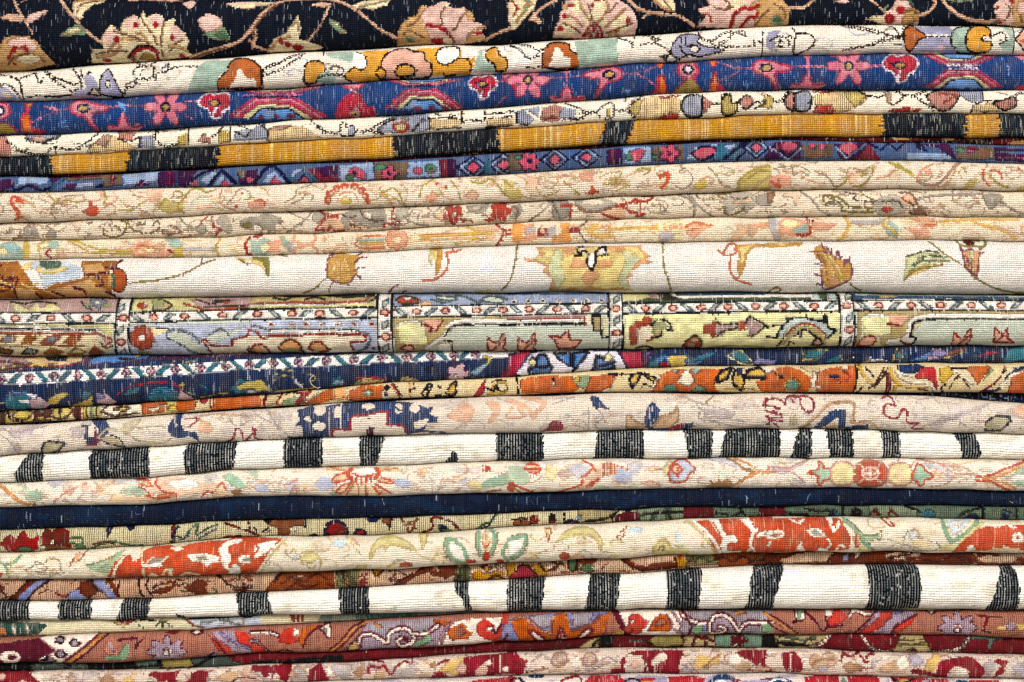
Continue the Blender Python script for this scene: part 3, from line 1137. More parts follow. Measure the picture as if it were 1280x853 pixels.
rug('s5', 's5b', 'r=5c1716 t=b08a52 k=281012', 'r',
    'thin dark red rug edge peeping out under the gold and navy striped rug', '''
M k .2 30 4
Z 960 0
P t 620 684 690 682 720 694 640 700
P t 860 690 930 688 960 696 900 700
P t 985 690 1080 694 1020 702
P t 1205 712 1290 700 1290 725 1230 726
Z 320 0
P t 820 772 900 770 900 778
P t 1060 762 1110 760 1100 768
''', seed=107, D=.4, off=9, build=dict(groove_shade=(150, 140, 130), row=0.07, colg=.1))

# ---- blue geometric ----
MOTIF['diamond'] = '''
P n -84 0 0 -64 84 0 0 64
P l -66 0 0 -52 66 0 0 52
P t -48 0 0 -42 48 0 0 42
P n -40 0 0 -36 40 0 0 36
P p -32 0 0 -28 32 0 0 28
'''
rug('s5b', 's6', 'b=465f86 n=121a40 u=451a48 p=b84a66 r=761c36 t=33657c w=7e5648 l=8ea2c0 g=46765a d=6b5a48', 'b',
    'slim blue and purple rug with small pink diamonds, below the gold and navy striped rug', '''
Z 0 200
P u -5 100 60 94 80 130 -5 166
P l 80 135 90 86 240 80 240 122
V n 3.4 -5 165 80 152 150 128 200 150 250 140 340 88
P u 145 140 170 128 200 140 180 152
P u 240 75 335 70 262 124
V t 3.4 250 150 330 90 350 90
L d 4 340 98 512 90
L r 2 350 88 500 82
P l 372 142 380 120 470 112 470 138
P u 308 152 330 124 384 120 372 152
P p 345 145 355 132 368 145
P n 470 140 520 110 540 140
P d 512 70 610 64 612 130 520 140
P r 545 92 562 76 580 92 562 110
P p 552 125 562 105 575 125
P l 612 72 832 60 832 102 620 132
P u 668 136 712 102 756 130
P p 700 130 712 115 722 128
P u 788 62 995 48 932 132 790 136
L r 2.4 850 60 850 130
L t 2.4 890 58 885 130
V n 4 925 134 1012 70 1080 50
P l 1000 110 1060 60 1090 60 1040 128
P p 940 132 972 102 1002 132
P n 1034 132 1112 42 1200 124 1180 126 1110 66 1060 130
P l 1062 132 1112 72 1172 128
P p 1100 132 1126 98 1156 130
P u 1185 60 1290 48 1290 124 1200 126
P d 1180 58 1240 52 1220 110
P p 1225 105 1250 85 1285 105 1250 120
Z 320 200
P u -5 50 20 50 -5 80
V n 4.5 -5 115 80 30 175 124
P l 20 118 92 52 155 118
P p 60 122 95 82 130 122
V n 2 30 60 75 34
V t 4 170 100 240 50 310 120
P l 180 60 240 40 220 70 185 85
P n 195 122 240 68 282 118
P p 212 112 242 82 270 112
P r 262 48 412 26 412 116 322 120
P u 300 40 412 24 412 70 340 90
P p 370 88 382 60 396 90
P l 412 32 582 12 592 100 420 112
S p 458 55 490 40 525 50 548 75 540 100 500 90 462 80
E g 465 92 20 16
E n 492 70 10 8
P d 582 12 775 8 742 96 600 102
E w 618 78 28 20
E w 725 62 32 18
F 5 665 70 42 p n n .9
E g 620 40 30 14
P l 765 14 918 6 915 88 750 92
E p 808 60 24 18
E g 872 48 32 24
E w 880 60 16 10
P r 918 0 1005 -2 1000 50 985 86 920 90
P u 960 0 1005 -2 1000 84 960 86
T diamond 1085 40 1.1 1
L n 3 1165 0 1165 85
T diamond 1238 26 1.05 1
P t 1140 10 1180 0 1170 80 1140 80
Z 640 0
P d -20 770 60 765 140 800 90 850 -20 860
F 6 85 810 52 p n n .9
E g 30 790 18 12
T diamond 212 800 .95 .95
T diamond 370 790 .95 .9
P u 468 752 545 744 552 822 475 826
L r 2.4 500 750 500 822
P l 552 822 560 742 692 735 692 812
S g 560 790 590 755 600 800 580 810
S p 590 770 620 750 662 755 645 790 615 815 598 800
P d 690 740 862 724 862 802 700 812
F 5 782 770 52 p r r .9
E g 710 790 18 12
P l 860 802 900 740 1035 718 1000 805
S n 888 770 950 730 1032 745 1000 790 940 808
S p 900 768 950 740 1015 750 990 780 945 798
P t 1030 718 1165 712 1130 800 1000 806
V n 3 1060 795 1130 740 1170 712
V n 3 1120 800 1170 750 1140 720
P l 1060 730 1120 720 1100 750 1070 760
T diamond 1218 742 .85 .9
P u 1240 800 1290 752 1290 808
Z 960 0
P u -5 735 40 714 165 708 165 800 -5 800
P r 20 760 60 715 130 715 100 780
E p 100 738 40 26
L n 3 60 760 100 790 140 760
L l 2.4 -5 732 98 802 168 738
P d 165 725 325 722 322 792 168 795
E p 215 735 18 14
E p 265 735 18 14
E w 240 775 40 12
P u 325 722 500 712 440 800 360 798
E p 400 740 44 28
L l 2.4 322 728 392 792 496 716
P r 430 803 500 718 565 803
P b 500 716 735 708 742 745 700 760 895 768 925 804 565 804
P l 700 765 890 766 918 800 690 798
L n 2.6 500 716 560 752 600 718 640 752 685 714
P n 735 715 760 712 800 760 740 745
P u 745 720 905 720 945 804 900 780 850 742
P d 930 728 1122 734 1132 802 942 798
E g 960 755 24 12
E w 1080 770 30 12
E p 1010 760 18 10
P r 980 740 1020 730 1060 748 1020 756
P u 1128 738 1290 748 1290 812 1132 806
L p 2 1150 790 1280 795
L b 3 1150 760 1290 770
''', seed=108, D=.36, off=3, build=dict(edge=(24, 26, 60), edgea=.5, groove_shade=(150, 140, 130), row=0.19, colg=.4, bump=.7), flecks=(.02, .01))

# ---- cream with rust sprigs ----
MOTIF['hookflower'] = '''
E r -92 30 18 24
E r -80 -5 20 20
E r -48 -32 20 20
E r -8 -44 22 16
E r 42 -42 22 18
E r 78 -22 20 20
E r 98 8 18 22
E r 104 34 14 14
E f -86 26 8 12
E f -72 -2 9 9
E f -44 -26 9 9
E f -8 -36 10 7
E f 40 -34 10 8
E f 72 -18 9 9
E f 90 10 8 10
P c -66 48 -50 0 -10 -22 40 -20 70 0 84 48
E o 0 30 30 20
E c 0 20 14 9
V s 2 -40 40 -34 4 0 -12 40 -6 62 34
'''
rug('s6', 's7', 'c=eddfca d=9a8a74 t=cdb088 l=a89a42 L=c9b66c r=bf4a2c s=dd9f86 f=ecc0a4 o=ccb45a v=a98478', 'c',
    'cream rug with rust sprigs and one red half rosette, below the blue diamond rug', '''
M t .10 18 8 -200 1500 -99 999 .35 1
W d 60 .55 1
W s 45 .55 2
W l 35 .5 3
M s .06 14 6 -200 1500 -99 999 .35 2
Z 0 200
V r 4.4 72 190 70 215 88 245 108 262 104 275
V r 3.4 82 188 112 198 128 220
E r 104 208 16 9
V r 3 82 302 100 295 116 290
D d 2 -5 212 30 240 22 280
D t 2 130 200 180 230 200 262 270 270 300 255
V l 2 240 168 290 212 340 208 400 216 440 205
V d 1.8 280 240 300 225 370 232 400 240
V d 1.8 285 295 270 250 320 190 420 180
P f 505 160 530 155 535 205 510 200
S r 412 260 452 242 452 210 470 208 475 230 500 240 500 276 460 284 432 272
L r 3 455 212 470 230
D s 2 500 262 560 226 600 190 530 186
V l 2.4 515 150 535 180 530 230
V l 2 600 255 668 256 700 232 740 210
P f 738 152 825 152 815 200 760 215 740 190
V d 1.6 650 150 690 185 730 190
D v 1.8 640 235 700 245 760 280
P L 798 246 832 200 862 210 918 215 925 245 862 272 820 262
V l 2 800 246 832 200 862 212 920 214
V l 3 925 268 895 238 930 190 962 150 1010 150 1030 166 1080 150
V l 2.4 870 188 880 160 905 160 920 180 890 196
S f 980 245 1030 225 1070 240 1010 252
D d 2 1128 238 1170 190 1202 150 1245 160 1262 200
E r 1215 170 8 7
E r 1186 236 10 10
V s 2 1110 150 1110 220 1190 262
E s 1262 230 20 22
V l 1.8 1230 200 1280 190
Z 320 200
P s -5 212 30 198 64 222 42 245 -5 250
V r 2 0 205 40 205 45 235
V o 2 20 138 50 150 70 182
V d 1.8 150 215 200 190 212 150 262 135 280 124
V d 1.8 180 225 240 198 250 178 292 182 280 212
T hookflower 455 178
V o 2 690 240 660 190 632 170
V t 1.8 300 135 340 150 360 130
V l 2 620 145 640 165 690 145 722 182 742 228
V o 1.8 615 200 640 175 655 175 700 195 720 216
V t 1.8 740 230 760 170 740 130
V l 2.6 820 190 832 140 868 112 900 92
V l 2.4 975 108 1010 150 1022 200
S f 850 180 900 175 905 215 865 215
E s 880 190 22 18
E r 905 124 8 7
E r 952 140 9 9
V s 2 870 215 880 190
E f 1080 180 28 22
V t 1.8 1055 180 1080 155 1112 178 1100 205
E f 975 200 16 8
V l 3 1075 112 1132 120 1172 98 1202 120 1230 160 1272 195
P L 1235 98 1290 112 1290 205 1240 170
V l 2.6 1240 110 1280 140
E s 1020 95 10 10
Z 640 200
P f 55 90 118 82 122 135 75 140
P L -10 150 40 145 52 190 -10 210
V o 2.4 30 145 40 195
V l 1.8 122 146 150 182 202 176 240 150
V t 1.8 180 90 230 100 200 150
V l 2 255 108 290 140 340 178
P s 330 66 412 55 402 110 350 112
M s .0
P r 362 172 388 150 398 122 410 150 440 162 400 178
V l 1.8 440 90 480 70 540 62 530 95 480 98
D o 3 460 105 540 102
D l 2 450 128 520 122 580 132 520 156
V l 2.2 610 72 640 42 692 55 650 82
V l 2.8 620 60 690 48
P r 722 84 780 55 792 98 745 156 736 142 766 112 764 84 735 105
V d 1.8 810 132 850 150 892 120 892 78 862 52 830 62
V d 2 978 40 1020 88 1042 128 1085 140
P L 1122 156 1132 102 1200 50 1290 30 1290 156
V l 3 1125 155 1135 100 1205 50 1280 30
V l 2.2 1170 100 1230 60 1280 60
V t 2.6 1200 150 1240 110 1290 90
P o 895 132 960 96 978 132 930 158
V t 2 1030 40 1060 30
Z 960 200
P s -5 95 60 78 105 90 112 132 50 142 -5 142
P r 5 108 20 104 25 128 10 128
P r 32 122 62 128 60 142 22 140
P r 40 105 48 104 50 122 42 122
V d 1.8 20 50 60 40 110 40 122 82 155 62 192 82
V d 1.8 110 30 160 40 200 70 150 100
V d 2.2 225 62 290 90 320 130 350 136
P f 382 70 440 48 450 80 430 120 400 130
V d 1.6 382 70 400 45 460 60 400 75
V l 2.8 340 140 372 120 392 88
V l 2.8 420 136 462 130 502 88 516 50 482 48 458 85 480 72
V s 1.8 530 100 580 90 625 55
V l 4.4 605 18 652 42 702 70 722 92
V l 3 640 20 660 40 640 50
V o 3 700 80 740 100 762 126
V s 3 735 98 760 55 812 28
P s 770 60 800 45 812 80 780 85
V v 4 740 112 790 130 850 118 902 62 930 30 960 12
V t 3 930 50 900 100 880 125
V l 1.6 940 70 960 40 980 70
P L 965 142 1002 98 1042 95 1022 142
V r 2.8 1058 55 1090 55 1142 66 1158 98
V r 2.4 1062 58 1068 110 1098 132
V l 3 1098 86 1150 128 1195 140
V t 2.4 1180 40 1240 50 1290 92
V v 1.8 1200 60 1260 60
E r 1240 46 8 8
P L 1230 140 1290 130 1290 156 1240 156
''', seed=109, D=.46, off=0, build=dict(edge=(140, 100, 60), edgea=.35, fade=.12, groove_shade=(150, 140, 130), row=0.26, colg=.28, bump=.8))

# ---- beige with grey leaves ----
rug('s7', 's8', 'c=e7d8c2 g=a0978a G=b3aa9a b=8a6c56 r=a83a2a l=80743a p=dcb596 k=5a4c40 w=efe4cc', 'c',
    'beige rug with faded grey leaves and dark red stalks, second of three pale floral rugs', '''
M g .07 16 8 -200 1500 -99 999 .3 1
W b 50 .5 1
W g 50 .6 2
W l 25 .5 3
M p .08 14 7 -200 1500 -99 999 .4 2
Z 0 200
S g 92 398 108 352 150 334 188 340 198 388 150 398
L w 1.8 120 350 118 392
L w 1.8 155 340 158 390
S g 224 388 262 344 285 360 282 390
P b 425 310 470 308 452 330
V b 3 70 395 110 385
V l 2.4 520 342 524 375 570 386 620 370 636 322 602 300
V l 2.2 558 352 580 330 602 342
V l 2.2 520 345 540 360
V l 2.4 638 300 662 345 720 366 782 360 802 330 786 308 770 332
V l 2.2 700 312 728 325 692 328
V b 1.8 818 352 862 330 902 356 880 372 820 372 816 350
V p 4 840 362 880 362
V g 2.8 900 290 940 330 982 350
E g 1012 346 27 27
E G 1012 346 18 18
V r 2.6 1008 320 1020 300 1042 286
V r 2.8 1060 285 1075 330 1102 350 1080 378
S G 1075 300 1132 276 1165 330 1152 372 1108 345
E r 1072 335 8 8
S g 1200 300 1290 285 1290 348 1208 342
E l 1238 328 22 16
Z 320 200
S g -5 288 60 268 132 302 100 330 102 356 40 352 -5 330
E w 10 345 20 20
V b 1.8 20 330 40 350
V g 2.6 155 362 210 330 252 298 290 250
S G 278 300 300 258 352 270 330 330
V g 2.6 150 250 220 290 260 300
V r 3 300 348 330 312 352 292 412 290
V r 3 318 254 360 282 412 275
S p 320 345 352 300 410 298 445 348
V r 3 298 352 362 352 372 338 400 356 440 355
S g 425 300 442 268 500 250 560 256 605 248 645 250 645 330 540 342 455 350
S w 538 268 572 268 572 308 542 300
V k 1.8 430 270 460 290 500 285
V k 1.8 520 260 560 300 640 310
S p 475 300 520 330 562 342 470 352
V k 1.6 470 320 520 340
S G 700 250 765 238 740 300 700 295
V r 2.6 690 240 680 285 702 305 732 322
V r 3 640 338 652 320 702 325
V g 2.6 740 290 800 320 862 330
V g 1.8 858 240 890 262 932 232
S p 885 280 930 260 970 285 930 310
F 5 990 275 48 r r w 1 20
V b 2 940 250 960 240
S g 1048 232 1165 225 1130 272 1070 262
E G 1100 245 24 12
P r 1135 305 1160 288 1205 300 1170 314
F 5 1222 258 48 r r r 1 0
V r 3 1035 308 1062 292 1082 312
S w 1010 290 1060 270 1130 285 1100 308
Z 640 200
S g -5 230 42 222 48 270 -5 302
V b 2 0 240 30 250 20 280
V g 2.4 85 305 150 262 182 232
S g 178 208 270 200 292 250 270 292 210 294 196 240
V k 1.6 200 210 215 250 240 290
V r 3 248 208 262 232 292 232 290 295
L r 3.4 245 232 295 232
S G 308 200 370 190 460 192 522 220 510 242 440 262 370 268 320 240
E w 400 214 55 16
V b 3.4 328 235 380 262 452 256 522 228
S p 450 262 520 240 560 230 560 290 500 295
V r 3 450 272 500 290 530 298
V r 3.6 522 235 600 212 680 206 698 182 650 180
E r 615 208 16 14
V r 3.6 540 230 600 262 655 272 622 282
V r 2 640 222 642 250
P r 570 250 600 262 585 272
V g 3 835 178 890 200 912 240 905 290
V g 2.8 878 178 920 225 980 270 1025 292
L b 3 920 178 930 186
V l 2.4 1052 240 1062 200 1030 178 1095 168
S G 1048 222 1070 180 1130 164 1202 170 1212 232 1160 262 1128 240 1070 272
V l 2.4 1060 240 1060 270 1120 270 1160 240
V k 1.6 1090 190 1130 200 1170 190
V p 3.4 1100 220 1150 215 1190 200
S g 1210 180 1290 170 1290 228 1222 232
Z 960 200
S b -10 172 30 158 24 195 -10 222
V g 2.8 158 158 210 200 252 250 305 280
V l 3 310 212 280 222 268 200 275 182 310 180 360 200 390 228 440 240 524 245
V l 2.6 340 212 365 235 362 256 422 264 522 262
V l 2.4 300 200 318 190 330 205
V k 2.2 380 165 432 175 420 200 482 210 545 216
V l 2.2 460 165 490 190 535 206
V k 2 395 178 420 168
S G 528 212 580 180 640 178 684 220 662 270 560 278 518 240
E r 588 250 30 16
V k 1.8 560 210 640 210 660 240
S p 650 190 700 175 730 220 700 240
V b 3.4 648 168 692 165 722 190 742 230 785 272
V k 2.4 700 215 720 245 705 270 780 272
V r 2 660 190 690 220
P b 715 245 745 240 780 274 725 272
V g 3.6 735 202 800 185 900 178 1045 172
S g 1058 175 1140 168 1172 190 1142 212 1120 248 1088 240
V g 2.8 1140 205 1200 240 1265 276
E r 1278 185 9 16
''', seed=110, D=.42, off=2.5, build=dict(edge=(96, 72, 60), edgea=.4, fade=.05, groove_shade=(150, 140, 130), row=0.28, colg=.24, bump=.8))

# ---- beige with gold arrows ----
rug('s8', 's9', 'c=ebddc4 o=c2aa4c a=9cb6aa A=8fc0c4 b=e0a284 r=c66a40 k=8c1e2a l=b3adb0 y=f2e4b0 e=e09a4e g=d3aa54 n=5a4438 p=d6b08c', 'c',
    'beige rug with gold arrow shafts and salmon rosettes, resting on the thick white rug', '''
M p .08 18 7 -200 1500 -99 999 .4 1
W b 50 .55 1
W o 40 .5 2
W a 25 .6 3
Z 0 200
S a -5 428 60 408 112 440 118 492 -5 495
E A 60 440 44 24
E y 20 460 24 16
P o 118 408 132 400 160 430 152 490 120 492
V o 2.4 208 485 202 430 245 402 290 430 322 482
S a 238 408 292 408 300 450 252 442
S p 290 450 320 440 340 490 290 488
V k 3.4 256 450 238 470 256 488
L o 2 200 450 240 440
V o 3 335 400 400 432 450 462 500 466 665 472
V o 3 368 400 450 432 520 452 660 456
L b 2.6 325 466 460 466
S b 656 440 700 414 770 424 792 460 762 490 680 492
E y 740 456 40 16
V r 2 690 450 700 430 770 440
E b 720 456 12 8
P p 770 425 840 420 830 450 790 455
S a 830 395 902 398 918 440 870 442
L k 4 820 459 874 458
S b 790 470 820 440 862 475 800 492
P o 872 450 900 440 918 430 922 490 862 492
L l 3.4 922 456 1085 450
L l 2 922 446 1085 440
V o 3.2 1102 395 1086 440 1098 492
V k 4 1252 392 1234 415 1234 440 1240 470 1256 475
P a 1255 400 1290 398 1290 476 1258 470
Z 320 200
L k 4 -5 386 30 380
S a -5 410 60 392 92 440 60 472 -5 474
P b 60 408 130 405 122 462 70 466
E y 50 440 20 20
S a 120 378 180 420 142 436
S l 160 420 190 410 200 450 170 460
V b 3.4 195 382 200 410 260 420 302 402 292 372
V b 3.4 196 468 210 438 262 430 302 442 312 468
L b 3 215 425 290 422
E b 346 398 12 14
E b 346 460 12 10
L p 2 340 382 352 402
V r 3 498 422 530 390 580 380 642 384
V r 3 498 422 532 442 642 440
P b 520 410 560 395 570 430 530 430
L a 3.4 520 406 642 400
L o 3 520 420 642 416
L b 3 540 430 640 428
F 8 706 400 56 b r y .85 0
E y 706 400 22 16
P y 768 376 816 370 816 412 772 416
L g 4.6 820 384 1000 374 1165 368
L g 2.4 820 402 1000 396 1090 395
L r 1.8 830 376 1000 366
P p 1030 338 1205 334 1214 370 1182 402 1090 416 1160 372
V o 2.4 1058 335 1110 362 1180 372
V o 2.4 1000 420 1062 412 1110 392
V k 3.4 1200 322 1240 354 1290 357
V k 3.4 1204 428 1240 378 1290 370
L k 4 1240 356 1290 356
L k 4 1240 372 1290 371
L y 2.4 1240 364 1290 364
Z 640 200
P e 0 322 60 320 50 360 62 412 -5 416
P b 58 330 110 318 125 400 60 412
P l 70 345 120 335 118 360 60 380
P l 170 345 220 330 220 390 170 392
P k 128 342 172 342 172 384 128 384
P y 138 352 162 352 162 374 138 374
E b 150 363 7 6
P e 238 315 292 318 280 350 302 412 198 414 200 385 250 370
L k 4 285 350 332 348
L k 4 285 360 332 358
V n 2.2 330 348 376 304
V n 2.2 330 358 372 416
P g 338 350 420 318 482 338 400 360
P g 360 360 500 372 520 395 420 392
L g 4.6 480 346 600 342 715 340
L y 2 430 360 715 352
V p 2 450 330 520 410
P y 718 320 752 322 758 362 724 362
E b 800 338 50 30
E y 800 338 36 20
E b 800 338 24 12
V y 3.6 765 322 850 318 856 355 800 362
S l 728 372 790 360 802 402 740 412
E y 830 390 26 16
P b 860 330 920 308 1002 332 942 362 902 402 868 372
V r 3 862 340 905 318 1000 332
V y 2 880 345 960 335
V r 2 880 355 930 345
P p 1058 412 1100 385 1122 345 1100 320 1160 325 1290 310 1290 340 1230 345 1200 392 1160 372 1142 408
P b 1200 320 1290 318 1290 335 1210 340
Z 960 200
P l -5 290 30 292 52 310 32 342 62 402 30 404 -5 340
S b 50 312 100 290 202 318 182 372 60 372
E y 105 322 40 22
S a 120 345 190 325 180 370 130 372
V k 3.6 192 290 200 312 192 300
V k 3.8 220 308 222 330
V k 3.8 140 376 196 376 206 340
P b 225 310 345 320 292 362 205 352
V g 5 382 288 396 330 372 382 352 398
L l 3.6 408 314 548 313
L l 2 408 324 548 322
P a 548 290 600 300 642 340 642 396 600 384 560 332
V o 3.2 602 290 560 320 602 350 640 378
V y 2 590 300 580 325 620 350
P b 700 292 830 290 842 335 790 342 802 392 742 396 668 338 762 352 735 312
P r 735 310 830 310 835 330 780 338
L y 2 690 320 830 318
V g 3.6 848 312 940 304 1040 300 1245 304
V g 4 1000 304 1062 330 1150 350 1225 396
V p 2.4 1120 330 1200 360 1280 380
V y 2.4 860 325 1010 318
''', seed=111, D=.44, off=-.5, build=dict(edge=(168, 110, 70), edgea=.3, fade=.15, groove_shade=(150, 140, 130), row=0.24, colg=.3, bump=.8))

# ---- thick white ----
rug('s9', 's10', 'c=f8f1e8 b=a86f34 t=d0a670 d=5e2022 l=cfd9e4 g=4c6652 y=dac98a p=86566a s=cc7c66 o=8c864e G=cba058 k=17171a u=e8d492 f=e0ad80 w=ffffff r=b25a28 e=d2d4ac', 'c',
    'thick white rug with a pale yellow sunburst at its centre and tan feathery buds', '''
Z 0 200
P b -10 512 100 508 132 540 172 600 200 640 240 650 300 620 382 608 440 592 420 508 600 508 592 542 562 562 600 600 560 692 -10 692
P t 100 640 250 660 400 620 470 600 560 660 560 692 90 692
P t 430 530 520 520 540 560 480 600 450 590
M b .0
P b 190 660 230 650 290 692 200 692
S l 138 540 200 558 226 600 240 645 290 622 400 602 432 560 372 520 300 508 190 508
S y 198 535 262 555 340 540 352 552 280 578 208 562
S g 208 508 312 508 322 540 280 548 230 540
P u 120 545 150 515 180 520 160 560
V u 2.4 130 620 170 640 210 620
V u 2.4 40 640 70 625 90 660
P u -5 610 50 600 60 630 20 640
V d 3.4 -5 548 22 530
V d 3.4 5 574 35 584 42 606 84 606
V d 3 60 590 112 596 92 640 98 690
L d 3.4 20 625 70 640
L d 2.6 -5 665 60 655
L d 3.4 388 640 442 656
L d 3 440 656 442 682
L d 3.4 446 575 502 575
V d 3.4 500 580 520 600 532 630 500 632
L d 3.4 515 568 562 571
V d 3.4 545 540 592 545 602 520 622 504
L d 3.4 545 660 582 682
L d 3 280 660 330 682
L d 3 200 672 215 690
V t 3 440 640 500 650 540 680
E d 612 606 43 62
E r 614 606 36 54
P g 572 565 595 575 598 640 574 640
P t 560 580 574 570 574 635 556 630
V o 2.4 650 616 760 610 880 590 962 560 1022 525 1085 500
L p 2.2 1020 496 1020 526
V o 2.4 1198 495 1240 520 1290 524
V u 2.4 1185 490 1240 500 1270 495
Z 320 200
P o -10 485 76 488 78 590 64 590 52 530 -10 505
P u -10 500 40 515 60 560 30 535 -10 525
V o 2 120 478 160 484
S G 368 590 364 540 380 488 430 466 480 478 522 478 502 540 512 560 490 602 440 624 388 612
V u 2.4 420 510 424 560 418 600
V u 2 450 500 470 560 460 600
V u 2 400 520 395 570
V p 2.4 368 596 361 540 374 480 392 468
V p 2.2 392 470 382 492
V p 2.4 498 520 520 500 530 490 558 490
V p 2.4 498 560 520 546 548 540
V p 2.4 488 602 505 576 528 596
V p 2.4 516 478 530 468
V p 2.4 388 608 450 624 492 602
V o 2.2 245 668 300 645 352 598
V o 2 368 664 386 620
S G 868 450 930 448 934 500 922 560 898 580 902 520 888 480
P u 865 455 910 460 905 510 885 500
P e 860 470 890 480 890 540 870 520
V s 3.4 838 606 892 604 940 572 962 530 960 470
V s 3.2 950 468 1000 462 1024 452
L s 2.4 985 448 990 462
V p 2.4 668 664 690 640 714 628
V p 2 735 664 752 655
V o 2.2 1285 565 1262 620 1228 652
P u 1090 656 1160 652 1220 662 1100 668
Z 640 200
V o 2.4 26 425 18 500 4 565
P f 62 492 100 500 140 475 118 440 640 430 642 450 690 488 660 500 704 520 640 528 620 548 580 562 600 580 574 600 590 655 178 655 200 600 150 560 170 540 120 515 60 512
P u 90 500 160 480 140 445 300 440 620 438 660 490 610 515 600 540 560 560 570 640 560 655 200 655 215 600 170 555 190 540 140 515
M u .0
P e 215 445 250 470 240 530 260 600 230 640 300 655 220 655 200 600 170 550
P e 530 450 560 500 540 560 520 600 540 650 600 655 560 600 600 540 640 500
P f 230 440 312 438 306 470 280 490 262 470
P f 470 440 560 438 550 468 500 470
P f 285 545 300 495 352 510 372 520 372 545
P f 488 545 490 500 430 515 420 545
P f 375 640 340 600 362 570 412 565 432 590 402 610 388 640
P f 360 560 390 540 420 560 430 585 355 590
P w 330 445 355 445 378 470 402 470 430 448 458 445 462 475 440 475 415 480 412 520 392 552 370 520 368 475 348 470 335 480
P w 375 475 405 475 408 515 390 545 374 515
V k 3 308 484 342 484
V k 3 345 484 325 462 322 442
V k 3 325 440 350 438
V k 3.2 345 462 362 460 374 472 370 520
V k 3.2 370 520 382 540 392 556 404 534 412 520 410 470
V k 3.2 410 472 425 455 440 440 465 440
V k 3 465 440 466 480
V k 3 430 482 472 482
P G 180 655 200 640 240 650 300 640 340 650 400 640 470 650 540 638 590 655
V o 2.6 750 420 748 500 756 560 775 610 792 658
V s 3.2 1020 458 1050 482 1102 474 1112 430 1080 424 1045 468
V s 3 1080 484 1078 560 1110 602 1182 626
V s 2.4 1100 455 1110 440
P G 1108 430 1290 420 1290 440 1200 442 1162 480 1152 540 1122 596 1108 540 1120 480
P u 1125 440 1280 425 1190 435 1150 475 1140 530 1128 520 1130 470
Z 960 200
P G -10 418 172 412 160 430 60 442 -10 444
P u 20 422 120 418 60 436
P G 205 470 225 440 250 425 268 440 310 480 352 510 390 520 402 570 386 612 330 642 280 642 250 612 242 560 250 520
V u 2.4 260 470 300 540 310 610
V u 2.4 290 490 340 560 350 610
P f 280 590 330 590 340 630 290 632
V b 1.8 250 480 270 550 280 610
L p 2.6 196 464 272 464
V p 2.4 230 476 250 520
V p 2.6 270 470 258 420
V p 2.6 280 440 300 478 305 450
V p 2.6 318 500 332 460 340 500 352 488
V p 2.6 362 530 366 498 378 520 392 492
L p 2.4 218 524 248 532
L p 2.4 218 576 252 586
L p 2.4 228 622 262 630
V p 2.6 250 560 262 640 300 646 345 626 390 602 400 560 392 520
V o 2.2 392 620 420 640 455 656
V o 2.2 -5 662 30 640 55 652 30 665
P e 650 610 662 490 760 464 830 470 892 512 780 530 700 562
P u 650 612 680 560 760 530 850 528 760 560 700 580
V g 2.6 665 490 760 462 830 470
V g 2.8 780 482 862 492
V g 2.8 740 512 880 512
V g 2.8 696 532 750 504
V o 2.6 676 562 780 540 842 530
V g 2.8 720 500 760 488
V o 2.4 655 608 690 570 740 548
V o 2.4 788 412 860 480 932 525 1002 590 1100 640 1200 662 1290 668
P f 945 462 1028 455 1022 590 982 575 950 510
P e 970 440 1000 440 1000 580 985 570
V p 2.6 938 425 945 480 960 540 1015 590
V p 2.6 1015 590 1024 500 1030 468 1048 468
V p 2.4 940 460 1000 452
L p 2 985 500 985 560
L p 2 968 490 970 540
V o 3 930 400 945 432 1000 436 1050 440
V o 3.6 1030 452 1060 435 1080 405
P o 960 396 1080 396 1040 415 1000 410
E d 990 416 26 20
''', seed=112, D=.56, off=-2, build=dict(edge=(150, 104, 60), edgea=.35, fade=.05, groove_shade=(150, 140, 130), row=0.30, colg=.1, bump=.9, jitter=.05))

